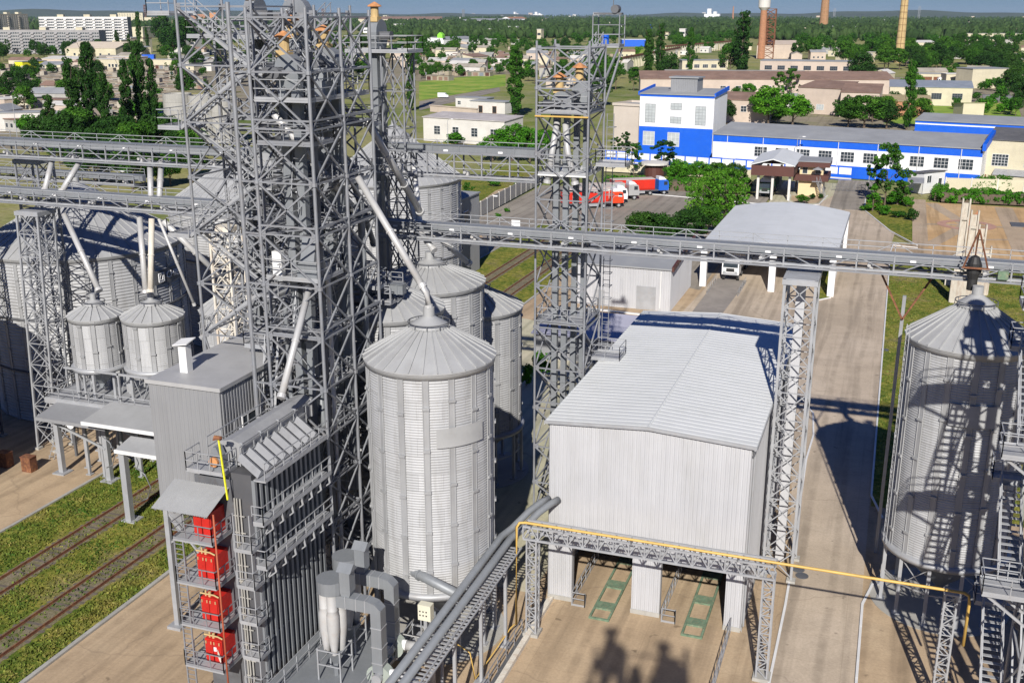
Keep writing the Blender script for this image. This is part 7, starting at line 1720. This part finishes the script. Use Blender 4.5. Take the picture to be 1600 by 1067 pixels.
def tree(kind, pos, h, label, group=None, m=None, wf=1.0, var=None):
    m = m or LEAF; cm, tm, h0, w0 = proto(kind, rnd.randrange(3) if var is None else var, m); s = h / h0
    nm, ct = NAMES[kind]
    t = bpy.data.objects.new(nm, None); COL.objects.link(t); t.location = (pos[0], pos[1], pos[2] if len(pos) > 2 else 0); t.rotation_euler = (0, 0, rnd.uniform(0, 6.28)); t.scale = (s * wf, s * wf, s)
    t['label'] = label; t['category'] = ct
    if group: t['group'] = group
    for n_, me in (('trunk', tm), ('crown', cm)):
        o = bpy.data.objects.new(n_, me); COL.objects.link(o); o.parent = t
    return t
def tpx(kind, px, py, hpx, label, group=None, m=None, wpx=None):
    p = G(px, py); h = hpx * mpp(p) * 1.02; wf = 1.0
    if wpx: _, _, h0, w0 = proto(kind, 0, m or LEAF); wf = (wpx * mpp(p)) / (w0 * h / h0)
    return tree(kind, p, h, label, group, m, wf)
L_ = [
 ('poplar', 122, 232, 112, 50, LEAFD, 'leftmost of the big dark poplars left of the towers'), ('poplar', 150, 230, 130, 50, LEAFD, 'tallest big dark poplar left of the towers'), ('poplar', 172, 238, 100, 40, LEAFD, 'right shoulder poplar of the left poplar pair'),
 ('poplar', 205, 228, 108, 42, LEAFD, 'left poplar of the second group near the concrete shed'), ('poplar', 226, 224, 130, 44, LEAFD, 'tallest poplar of the second group near the concrete shed'), ('poplar', 246, 222, 105, 34, LEAFD, 'right poplar of the second group near the concrete shed'),
 ('poplar', 84, 232, 66, 40, LEAFD, 'short dark poplar at the left end of the poplar row'), ('round', 65, 236, 42, 50, LEAFD, 'dark round tree left of the poplar row'), ('round', 112, 238, 55, 48, LEAFD, 'dark round tree under the poplars'), ('round', 195, 250, 62, 60, LEAFD, 'dark round tree between the two poplar groups'),
 ('round', 150, 290, 70, 70, LEAFD, 'dark tree between the two left bridges'), ('round', 208, 298, 80, 66, LEAFD, 'dark leafy tree behind the left silo roofs'), ('round', 180, 250, 50, 60, LEAFD, 'tree behind the upper left bridge'),
 ('poplar', 642, 172, 100, 32, LEAFD, 'single dark poplar right of the massive tower'), ('poplar', 806, 182, 92, 56, LEAF, 'broad green poplar beside the white yard houses'),
 ('poplar', 1012, 128, 68, 34, LEAFD, 'left poplar of the pair in front of the crane track'), ('poplar', 1030, 127, 74, 32, LEAFD, 'right poplar of the pair in front of the crane track'), ('round', 1045, 128, 40, 30, LEAFD, 'dark tree beside the poplar pair'), ('poplar', 1077, 122, 64, 26, LEAF, 'slender green poplar before the cream office'),
 ('open', 962, 140, 46, 30, LEAF, 'light green tree behind the slim tower'), ('open', 990, 142, 34, 22, LEAF, 'small green tree near the parked white lorry'), ('round', 932, 165, 52, 50, LEAFD, 'dark tree right behind the slim tower'), ('round', 940, 130, 40, 40, LEAF, 'green tree left of the poplar pair'),
 ('poplar', 1157, 124, 86, 54, LEAFD, 'big dark tree between the cream office and pink factory'), ('round', 1140, 122, 48, 40, LEAF, 'round tree at the left of the big dark tree'),
 ('poplar', 1416, 202, 86, 38, LEAF, 'tall poplar standing alone behind the factory wing'), ('round', 1437, 200, 40, 34, LEAF, 'leafy tree right of the lone poplar'),
 ('open', 1215, 155, 38, 24, LEAF, 'slim tree before the pink factory, left'), ('open', 1236, 152, 40, 26, LEAF, 'slim tree before the pink factory, right'), ('round', 1345, 132, 42, 40, LEAFD, 'round tree at the right end of the pink factory'),
 ('round', 1200, 195, 54, 60, LEAFB, 'bright green tree behind the factory wing, left'), ('round', 1238, 198, 46, 56, LEAFB, 'bright green tree behind the factory wing, second'), ('round', 1132, 194, 34, 34, LEAFD, 'dark tree right of the blue and white block'), ('round', 1350, 200, 44, 60, LEAF, 'dense tree behind the factory wing, right'), ('round', 1385, 200, 36, 44, LEAFD, 'dark tree left of the lone poplar'), ('round', 1325, 198, 36, 40, LEAF, 'tree between factory wing and pink shed'),
 ('cone', 1141, 246, 32, 17, LEAF, 'small conical tree in front of the factory wall, left'), ('cone', 1165, 247, 26, 20, LEAF, 'small conical tree in front of the factory wall, right'), ('cone', 1284, 256, 38, 30, LEAF, 'conical tree behind the gatehouse'),
 ('open', 1037, 268, 46, 46, LEAFD, 'dark loose tree in front of the blue wall'), ('open', 990, 276, 50, 30, LEAF, 'light loose tree left of the blue wall shrubs'), ('open', 975, 245, 36, 26, LEAFD, 'dark tree against the beige wing'), ('open', 962, 250, 34, 20, LEAFD, 'small dark tree left of the beige wing corner'),
 ('round', 1060, 288, 36, 44, LEAFB, 'round shrub tree below the factory wall, first'), ('round', 1092, 288, 34, 40, LEAFB, 'round shrub tree below the factory wall, second'), ('round', 1120, 288, 32, 40, LEAF, 'round shrub tree below the factory wall, third'), ('round', 1147, 290, 32, 40, LEAFD, 'round shrub tree below the factory wall, fourth'), ('round', 1055, 284, 24, 34, LEAFB, 'low bright shrub behind the blue lorry'),
 ('willow', 1132, 348, 80, 100, LEAFW, 'weeping willow beside the lorry park'), ('willow', 1102, 336, 58, 60, LEAFW, 'smaller weeping willow on the left'), ('round', 1002, 384, 52, 56, LEAFD, 'dark round tree at the corner of the lorry park, left'), ('round', 1036, 386, 52, 60, LEAFD, 'dark round tree at the corner of the lorry park, middle'), ('round', 1078, 384, 56, 60, LEAFD, 'dark round tree at the corner of the lorry park, right'), ('round', 1105, 368, 44, 44, LEAF, 'round tree under the willow beside the canopy'),
 ('open', 1382, 322, 90, 50, LEAF, 'tall loose birch on the gate island'), ('open', 1365, 312, 52, 36, LEAF, 'shorter birch at the left of the gate island'), ('open', 1412, 322, 52, 30, LEAF, 'shorter birch at the right of the gate island'), ('cone', 1363, 330, 38, 32, LEAFB, 'bright conical shrub on the gate island'), ('cone', 1402, 320, 36, 40, LEAFB, 'broad conical shrub on the gate island'),
 ('bush', 1425, 345, 18, 22, LEAFD, 'dark bush at the point of the gate island'), ('bush', 1380, 336, 14, 30, LEAFB, 'low bright bush on the gate island'), ('bush', 1418, 324, 16, 20, LEAFB, 'low green bush at the right of the gate island'), ('bush', 1400, 340, 12, 26, LEAF, 'low bush along the kerb of the gate island'),
 ('bush', 1253, 318, 14, 22, LEAF, 'round bush in the gatehouse bed'), ('bush', 1270, 312, 9, 12, LEAFD, 'little bush in the gatehouse bed'), ('bush', 1282, 311, 8, 9, LEAFD, 'tiniest bush in the gatehouse bed'),
 ('round', 800, 250, 52, 60, LEAFB, 'bright green tree right of the long white building'), ('round', 770, 250, 36, 50, LEAFB, 'bright green shrub tree at the white building, right'), ('round', 828, 252, 50, 46, LEAFB, 'bright green tree beside the slim tower, far side'), ('round', 850, 245, 40, 40, LEAFB, 'bright green tree seen through the slim tower'), ('bush', 715, 228, 20, 46, LEAFB, 'wide green bush before the long white building'),
 ('bush', 770, 292, 16, 26, LEAFB, 'green bush on the rough path under the bridge'), ('bush', 812, 296, 18, 26, LEAFB, 'green bush beside the concrete fence'), ('open', 732, 320, 34, 22, LEAF, 'sapling right of the big silo'), ('bush', 792, 332, 7, 12, LEAFB, 'little round bush at the foot of the fence'), ('bush', 778, 340, 7, 12, LEAFB, 'second little bush at the foot of the fence'),
 ('bush', 822, 604, 40, 30, LEAFB, 'bright bush behind the slim tower, near the hangar'), ('bush', 846, 590, 44, 40, LEAFB, 'leafy bush behind the legs of the slim tower'), ('bush', 960, 545, 26, 40, LEAFB, 'green bush behind the hangar, beside the low shed'), ('bush', 930, 560, 20, 30, LEAF, 'bush between slim tower and low shed'),
 ('round', 540, 320, 40, 50, LEAFD, 'dark tree glimpsed behind the massive tower'),
 ('bush', 1310, 152, 10, 40, LEAFD, 'low dark bush by the pink sheds'), ('bush', 1340, 134, 14, 30, LEAFD, 'dark bush before the pink factory'), ('bush', 1540, 140, 16, 24, LEAFB, 'bright bush before the blank hall'), ('bush', 1562, 142, 18, 26, LEAF, 'bush beside the blank hall'), ('bush', 1564, 178, 14, 20, LEAFB, 'round bush near the scrap yard'), ('bush', 1523, 158, 12, 16, LEAF, 'bush left of the scrap yard'), ('bush', 1493, 170, 16, 14, LEAF, 'bush left of the yellow hut'),
 ('round', 255, 75, 44, 34, LEAFD, 'tall dark tree mass beside the school'), ('poplar', 220, 82, 50, 18, LEAFD, 'dark poplar right of the long white apartment block'), ('poplar', 232, 86, 34, 12, LEAFD, 'second dark poplar near the white apartments'), ('round', 290, 88, 52, 44, LEAFD, 'big dark tree left behind the towers'), ('round', 272, 90, 40, 40, LEAFD, 'big dark tree next to the school'),
 ('poplar', 185, 86, 30, 16, LEAFD, 'dark tree before the white apartments'), ('poplar', 203, 84, 24, 12, LEAFD, 'smaller dark tree before the white apartments'),
]
for kind, px, py, hp, wp, m_, lb in L_: tpx(kind, px, py, hp * (1.06 if kind == 'poplar' else 1), lb, None, m_, wp * (.72 if kind == 'poplar' else 1.08))
# scattered trees in named fields
SC = []
def scatter(n, poly, kinds, hr, label, group, seed, mats=(None,)):
    q = random.Random(seed); xs = [p[0] for p in poly]; ys = [p[1] for p in poly]; c = 0
    while c < n:
        x, y = q.uniform(min(xs), max(xs)), q.uniform(min(ys), max(ys)); ins = False; j = len(poly) - 1
        for i in range(len(poly)):
            if (poly[i][1] > y) != (poly[j][1] > y) and x < (poly[j][0] - poly[i][0]) * (y - poly[i][1]) / (poly[j][1] - poly[i][1]) + poly[i][0]: ins = not ins
            j = i
        if not ins: continue
        p_ = G(x, y); h_ = q.uniform(*hr); SC.append((h_ / math.hypot(p_.x, p_.y), len(SC), q.choice(kinds), p_, h_, label, group, q.choice(mats))); c += 1
RK = ('round', 'round', 'open', 'round')
D2 = (LEAF, LEAFD, LEAFD)
scatter(16, [(0, 112), (300, 112), (300, 150), (0, 190)], ('round',), (7, 12), 'round dark tree standing among the left garage rows', 'trees among the left garages', 1, (LEAF, LEAFD))
scatter(26, [(0, 84), (230, 86), (230, 92), (0, 97)], RK, (9, 15), 'dark tree in front of the apartment blocks', 'trees before the apartment blocks', 2, D2)
scatter(34, [(238, 62), (300, 58), (420, 70), (600, 72), (600, 95), (240, 88)], RK, (12, 19), 'dense dark tree in the belt behind the truss towers', 'tree belt behind the towers', 3, D2)
scatter(60, [(600, 66), (830, 66), (960, 62), (960, 80), (830, 84), (600, 90)], RK, (9, 15), 'green tree in the belt beyond the central garages', 'tree belt beyond the central garages', 4, (LEAF, LEAF, LEAFD))
scatter(26, [(640, 96), (800, 94), (800, 112), (660, 122)], RK, (6, 10), 'green tree between the central garage rows', 'trees between central garages', 5, (LEAF,))
scatter(20, [(835, 92), (960, 92), (960, 150), (835, 150)], RK, (8, 14), 'green tree behind the slim tower', 'trees behind the slim tower', 6, D2)
scatter(100, [(1235, 66), (1600, 66), (1600, 100), (1420, 112), (1340, 108), (1235, 92)], RK, (12, 19), 'dense green tree in the belt around the chimneys', 'tree belt around the chimneys', 7, (LEAF, LEAF, LEAFD))
scatter(50, [(1410, 100), (1600, 96), (1600, 128), (1500, 108), (1420, 118)], RK, (10, 15), 'dense dark tree above the tanker lorry', 'trees above the tanker lorry', 8, D2)
scatter(40, [(1040, 60), (1180, 60), (1180, 84), (1060, 84)], RK, (10, 16), 'green tree between crane track and woods', 'trees behind the crane track', 9, (LEAF, LEAFD))
scatter(9, [(0, 115), (60, 115), (60, 170), (0, 170)], ('round',), (7, 11), 'dark tree at the left edge of the garage field', 'trees at the left edge', 10, (LEAFD,))
scatter(14, [(1575, 120), (1600, 118), (1600, 175), (1575, 150)], RK, (9, 13), 'dark tree at the right picture edge', 'trees at the right edge', 12, (LEAFD,))
scatter(60, [(0, 108), (330, 100), (330, 150), (215, 215), (0, 205)], ('round', 'open', 'bush'), (4, 9), 'small tree between the left garage rows', 'small trees among the left garages', 21, (LEAF, LEAFD, LEAFB))
scatter(50, [(600, 62), (960, 58), (960, 95), (800, 92), (600, 96)], RK, (8, 13), 'green tree among the houses beyond the centre', 'trees among the central houses', 22, (LEAF, LEAFB, LEAFD))
scatter(30, [(640, 108), (830, 104), (830, 132), (790, 116), (660, 124)], ('round', 'bush'), (4, 8), 'small tree at the edge of the central garages', 'small trees at the central garages', 23, (LEAF, LEAFB))
scatter(40, [(1130, 130), (1420, 134), (1420, 196), (1130, 190)], ('round', 'bush', 'open'), (4, 9), 'tree growing between the old workshops behind the blue factory', 'trees between the old workshops', 24, (LEAF, LEAFD, LEAFB))
scatter(26, [(1420, 108), (1600, 108), (1600, 180), (1540, 190), (1420, 165)], ('round', 'bush'), (4, 8), 'tree or shrub around the cream halls at the right', 'trees around the cream halls', 25, (LEAF, LEAFB))
scatter(40, [(238, 90), (330, 90), (600, 92), (600, 130), (470, 120), (300, 112)], RK, (9, 15), 'tree half hidden by the truss towers', 'trees behind the truss towers', 26, D2)
scatter(30, [(955, 84), (1130, 76), (1130, 118), (1090, 128), (960, 126)], ('round', 'bush', 'open'), (4, 10), 'tree beside the rusty crane tracks', 'trees beside the crane tracks', 27, (LEAF, LEAFB, LEAFD))
scatter(26, [(60, 232), (250, 226), (330, 240), (300, 300), (130, 285)], ('round',), (7, 12), 'dark tree behind the left conveyor bridges', 'trees behind the left bridges', 28, (LEAFD, LEAFD, LEAF))
# the 240 scattered round trees that show largest are trees of their own; the rest of the belts is one mass
SC.sort(key=lambda r: -r[0]); nr = 0; rest = []
for r in SC:
    if r[2] == 'round':
        nr += 1
        if nr > 235: rest.append(r); continue
    tree(r[2], r[3], r[4], r[5], r[6], r[7])
def merge_far(rest):
    cl = crown_clumps('round', 11, 10); src = leaf_mesh('tmp', cl, 1100, .95, LEAF); n = len(src.vertices); co = np.empty(n * 3, np.float32); src.vertices.foreach_get('co', co); co = co.reshape(-1, 3)
    V = []
    for i, r in enumerate(rest):
        s_ = r[4] / 11; a_ = i * 1.7; ca, sa = math.cos(a_), math.sin(a_)
        V.append(np.stack([(co[:, 0] * ca - co[:, 1] * sa) * s_ + r[3].x, (co[:, 0] * sa + co[:, 1] * ca) * s_ + r[3].y, co[:, 2] * s_], 1))
    V = np.concatenate(V).astype(np.float32); k_ = len(V); me = bpy.data.meshes.new('tree_belt'); me.vertices.add(k_); me.vertices.foreach_set('co', V.ravel()); me.loops.add(k_); me.loops.foreach_set('vertex_index', np.arange(k_, dtype=np.int32))
    me.polygons.add(k_ // 4); me.polygons.foreach_set('loop_start', np.arange(0, k_, 4, dtype=np.int32)); me.polygons.foreach_set('loop_total', np.full(k_ // 4, 4, np.int32)); me.update(calc_edges=True); me.materials.append(LEAF)
    o = bpy.data.objects.new('tree_belt', me); COL.objects.link(o); o['label'] = 'far tree belts behind the workshops, trees too many to tell apart'; o['category'] = 'trees'; o['kind'] = 'stuff'
if rest: merge_far(rest)
# little houses among the trees
hq = random.Random(31)
def houses(n, box, label, group):
    for i in range(n):
        x, y = hq.uniform(box[0], box[2]), hq.uniform(box[1], box[3]); p = G(x, y); w = hq.uniform(9, 22); rz = hq.uniform(-.25, .35) + (math.pi / 2 if hq.random() < .25 else 0); h = hq.uniform(3, 6.5)
        building('small_house', label, 'house', p, (p.x + w * math.cos(rz), p.y + w * math.sin(rz)), hq.uniform(7, 11), h, hq.choice((PWHITE, CREAM, CREAM, PINK, CONC)), hq.choice((ROOFG, ROOFB, PWHITE, CONC, GAR[1])), hq.choice(('gable', 'flat', 'shed', 'gable')), 1.8, [(3, .08, .92, 1.4, 1.4, 1.4, 1, 1, W, GLASS)], group=group)
houses(26, (605, 68, 830, 96), 'little house among the trees beyond the centre', 'little houses beyond the centre')
houses(12, (835, 90, 955, 140), 'little pale house behind the slim tower', 'little houses behind the slim tower')
houses(26, (1240, 62, 1600, 100), 'little house in the trees around the chimneys', 'little houses around the chimneys')
houses(16, (0, 96, 300, 112), 'little house at the back of the left garage field', 'little houses behind the left garages')
houses(18, (640, 98, 795, 118), 'little house between the central garages', 'little houses between the central garages')
houses(14, (0, 150, 115, 205), 'little flat roofed house at the near side of the left garages', 'houses at the near side of the left garages')
houses(16, (240, 72, 600, 108), 'little house seen through the truss towers', 'little houses behind the truss towers')
houses(10, (960, 76, 1180, 96), 'little house behind the crane tracks', 'little houses behind the crane tracks')
houses(8, (1420, 112, 1600, 150), 'little outbuilding by the scrap yard', 'outbuildings by the scrap yard')
# hedge and ivy
def leafbox(name, label, cat, pts, w, h, n, s, m, z0=0):
    p, q = Vector(pts[0][:2]), Vector(pts[1][:2]); L = (q - p).length; rz = math.atan2(q.y - p.y, q.x - p.x)
    cl = [(rnd.uniform(0, L), rnd.uniform(-w / 2, w / 2), z0 + rnd.uniform(.2, h - .4), .6) for _ in range(int(L * 16))]
    t = bpy.data.objects.new(name, None); COL.objects.link(t); t.location = (p.x, p.y, 0); t.rotation_euler = (0, 0, rz); t['label'] = label; t['category'] = cat
    o = bpy.data.objects.new('foliage', leaf_mesh('foliage', cl, n, s, m)); COL.objects.link(o); o.parent = t
    if z0 == 0:
        o = MB().box(.4, -w / 2 + .35, 0, L - .4, w / 2 - .35, h - .7).build('stems', TRUNK); o.parent = t
leafbox('hedge', 'thick clipped green hedge along the plaza edge', 'hedge', (G(1466, 312), G(1640, 320)), 6.0, 2.6, 26000, .4, LEAFB)
leafbox('hedge', 'hedge corner running back toward the side gate', 'hedge', (G(1470, 300), G(1466, 314)), 2.4, 2.2, 4000, .35, LEAFB)
leafbox('ivy', 'green ivy spilling over the pale concrete fence', 'ivy', (G(1520, 299), G(1580, 301)), .9, 3.4, 5000, .3, LEAFB, .4)
leafbox('shrub_row', 'row of bright shrubs behind the lorry park', 'shrubs', (G(1045, 296), G(1172, 300)), 5, 2.8, 15000, .38, LEAFB)
leafbox('shrub_row', 'green undergrowth below the beige wall', 'shrubs', (G(945, 290), G(1005, 292)), 4, 2.4, 7000, .38, LEAFB)
# grass tufts and weeds in the rail strip and on the lawn: one mass each
def tufts(label, regions, n, seed):
    g = np.random.default_rng(seed); P_ = []
    for (x0, x1, y0, y1, w_) in regions:
        k_ = int(n * w_); cx_ = g.uniform(x0, x1, k_ // 9); cy_ = g.uniform(y0, y1, k_ // 9); i_ = g.integers(0, len(cx_), k_)
        x = np.clip(cx_[i_] + g.normal(size=k_) * .45, x0, x1); y = np.clip(cy_[i_] + g.normal(size=k_) * .6, y0, y1); P_.append(np.stack([x, y, np.full(k_, .02)], 1))
    P_ = np.concatenate(P_); k_ = len(P_); a = g.uniform(0, 6.28, k_); w = g.uniform(.04, .10, k_)[:, None]; h = g.uniform(.05, .16, k_)[:, None]
    d = np.stack([np.cos(a), np.sin(a), np.zeros(k_)], 1); up = np.stack([g.normal(size=k_) * .3, g.normal(size=k_) * .3, np.ones(k_)], 1)
    v = np.stack([P_ - d * w, P_ + d * w, P_ + d * w * .6 + up * h, P_ - d * w * .6 + up * h], 1).reshape(-1, 3).astype(np.float32)
    me = bpy.data.meshes.new('grass'); me.vertices.add(k_ * 4); me.vertices.foreach_set('co', v.ravel()); me.loops.add(k_ * 4); me.loops.foreach_set('vertex_index', np.arange(k_ * 4, dtype=np.int32))
    me.polygons.add(k_); me.polygons.foreach_set('loop_start', np.arange(0, k_ * 4, 4, dtype=np.int32)); me.polygons.foreach_set('loop_total', np.full(k_, 4, np.int32)); me.update(calc_edges=True)
    me.materials.append(GRASSM); o = bpy.data.objects.new('grass', me); COL.objects.link(o); o['label'] = label; o['category'] = 'grass'; o['kind'] = 'stuff'
GRASSM = foliage('grass_blades', (0.05, 0.11, 0.015), (0.13, 0.17, 0.03), (0.26, 0.23, 0.07), .2)
tufts('rough green and yellow grass between the railway tracks', [(-61.4, -57.0, 38, 95, .42), (-54.4, -51.2, 38, 95, .25), (-48.2, -46.0, 36, 95, .27), (-56.1, -55.0, 38, 95, .03), (-50.3, -49.3, 38, 95, .03)], 26000, 3)
tufts('rough grass on the lawn behind the right silo', [(1.2, 20, 86, 180, 1)], 15000, 4)
# far woods: one mass
def icosphere(sub):
    import bmesh
    bm = bmesh.new(); bmesh.ops.create_icosphere(bm, subdivisions=sub, radius=1); v = np.array([x.co[:] for x in bm.verts]); f = np.array([[q.index for q in p.verts] for p in bm.faces]); bm.free(); return v, f
def woods(name, label, n, bands, m, seed):
    g = np.random.default_rng(seed); v0, f0 = icosphere(2); nv = len(v0); V = []; F = []; o = 0
    for (px0, px1, py0, py1, cnt, h0, h1) in bands:
        for _ in range(cnt):
            px = g.uniform(px0, px1); py = g.uniform(py0, py1)
            p = G(px, py); h = g.uniform(h0, h1); r = h * g.uniform(.3, .5)
            jit = 1 + g.normal(size=(nv, 1)) * .22
            V.append(v0 * jit * np.array([r, r, h * .55]) + np.array([p.x, p.y, h * .5])); F.append(f0 + o); o += nv
    V = np.concatenate(V).astype(np.float32); F = np.concatenate(F).astype(np.int32)
    me = bpy.data.meshes.new(name); me.vertices.add(len(V)); me.vertices.foreach_set('co', V.ravel()); me.loops.add(F.size); me.loops.foreach_set('vertex_index', F.ravel())
    me.polygons.add(len(F)); me.polygons.foreach_set('loop_start', np.arange(0, F.size, 3, dtype=np.int32)); me.polygons.foreach_set('loop_total', np.full(len(F), 3, np.int32)); me.update(calc_edges=True); me.materials.append(m)
    ob = bpy.data.objects.new(name, me); COL.objects.link(ob); ob['label'] = label; ob['category'] = 'woods'; ob['kind'] = 'stuff'
def woodm(name, a, b, c):
    m, nt, bs = nodes_of(name); co = coords(nt); n1 = noise(nt, co, .012, 6, .7); n2 = noise(nt, co, .3, 4, .7); col = ramp(nt, n1, [(.35, a), (.5, b), (.65, c)])
    col = mixc(nt, 1.0, col, ramp(nt, n2, [(.3, (.6,) * 3), (.7, (1.4,) * 3)]), 'MULTIPLY'); nt.links.new(col, bs.inputs['Base Color']); bs.inputs['Roughness'].default_value = 1; bs.inputs['Specular IOR Level'].default_value = .05; return m
WD = woodm('woodland', (.022, .045, .015), (.035, .065, .02), (.06, .10, .03))
woods('woodland', 'dark distant woodland stretching to the horizon', 0, [(-60, 1660, 24, 28, 1500, 14, 22), (-60, 1660, 28, 34, 1800, 13, 20), (600, 1660, 34, 46, 2600, 12, 20), (-60, 600, 34, 50, 700, 12, 18), (1180, 1660, 46, 64, 900, 12, 18), (820, 1180, 46, 60, 600, 11, 17), (600, 820, 46, 62, 300, 10, 15)], WD, 5)
# far town: little pale blocks in the haze on the horizon, individually
q = random.Random(9)
for i in range(46):
    px = q.uniform(-20, 1620); py = q.uniform(23.8, 31); p = G(px, py); s = mpp(p); w, h = q.uniform(3, 11) * s, q.uniform(1.6, 4.5) * s
    side = 'left' if px < 530 else ('centre' if px < 1060 else 'right')
    t = thing('distant_building', 'tiny pale building on the hazy horizon at the %s' % side, 'building', tuple(p), group='tiny buildings on the horizon, %s' % side)
    MB().box(p.x - w / 2, p.y, 0, p.x + w / 2, p.y + 30, h).build('walls', q.choice((PWHITE, CREAM, APTW, PINK)), t); MB().box(p.x - w / 2, p.y, h + .05, p.x + w / 2, p.y + 30, h + 1).build('roof', q.choice((ROOFG, BRICK, PWHITE)), t)
for i in range(60):
    px = q.uniform(560, 1620) if i % 3 else q.uniform(-20, 300); py = q.uniform(32, 62) if i % 3 else q.uniform(40, 90); p = G(px, py); s = mpp(p); w, h = q.uniform(5, 16) * s, q.uniform(8, 15)
    side = 'left' if px < 530 else ('centre' if px < 1060 else 'right')
    t = thing('distant_building', 'small pale building standing among the far trees at the %s' % side, 'building', tuple(p), group='small buildings among the far trees, %s' % side)
    MB().box(p.x - w / 2, p.y, 0, p.x + w / 2, p.y + 14, h).build('walls', q.choice((PWHITE, CREAM, BRIGHTW, PINK)), t); MB().box(p.x - w / 2 - .4, p.y - .4, h + .05, p.x + w / 2 + .4, p.y + 14.4, h + .8).build('roof', q.choice((ROOFG, ROOFB, PWHITE, ROOFW)), t)
    MB().box(p.x - w * .4, p.y - .1, h * .4, p.x + w * .4, p.y - .03, h * .65).build('window_strip', GLASS, t)
# hills on the skyline
hm = mat('far_hills_green', (.05, .075, .05), 1, 0, .2, .002)
mb = MB(); N = 160; P0 = []; P1 = []
for i in range(N + 1):
    az = R(-75) + R(110) * i / N; h = 38 + 16 * math.sin(i * .13) + 9 * math.sin(i * .41 + 1) + 5 * math.sin(i * 1.1) + (30 * math.exp(-((i - 42) / 13) ** 2))
    x, y = math.sin(az), math.cos(az); P0.append((x * 9000, y * 9000, -1)); P1.append((x * 10500, y * 10500, h)); 
P2 = [(p[0] * 1.25, p[1] * 1.25, -1) for p in P1]
n_ = N + 1; mb.add(P0 + P1 + P2, [(i, i + 1, n_ + i + 1, n_ + i) for i in range(N)] + [(n_ + i, n_ + i + 1, 2 * n_ + i + 1, 2 * n_ + i) for i in range(N)])
struct(mb.build('hills', hm))
# ------------------------------------------------------------------ thin summer haze
hz_m = bpy.data.materials.new('haze'); hz_m.use_nodes = True
nt = hz_m.node_tree; nt.nodes.clear()
vo = nt.nodes.new('ShaderNodeVolumePrincipled'); out = nt.nodes.new('ShaderNodeOutputMaterial')
vo.inputs['Color'].default_value = (0.62, 0.78, 1.0, 1); vo.inputs['Density'].default_value = 0.00002; vo.inputs['Anisotropy'].default_value = 0.0
nt.links.new(vo.outputs[0], out.inputs['Volume'])
o = MB().box(-17500, -17500, -1.4, 17500, 17500, 110).build('haze', hz_m); o['kind'] = 'stuff'; o['label'] = 'thin blue haze over the far woods'; o['category'] = 'haze'
# ------------------------------------------------------------------ tidy helper properties
for o in bpy.data.objects:
    for k_ in ('_w', '_L'):
        if k_ in o: del o[k_]
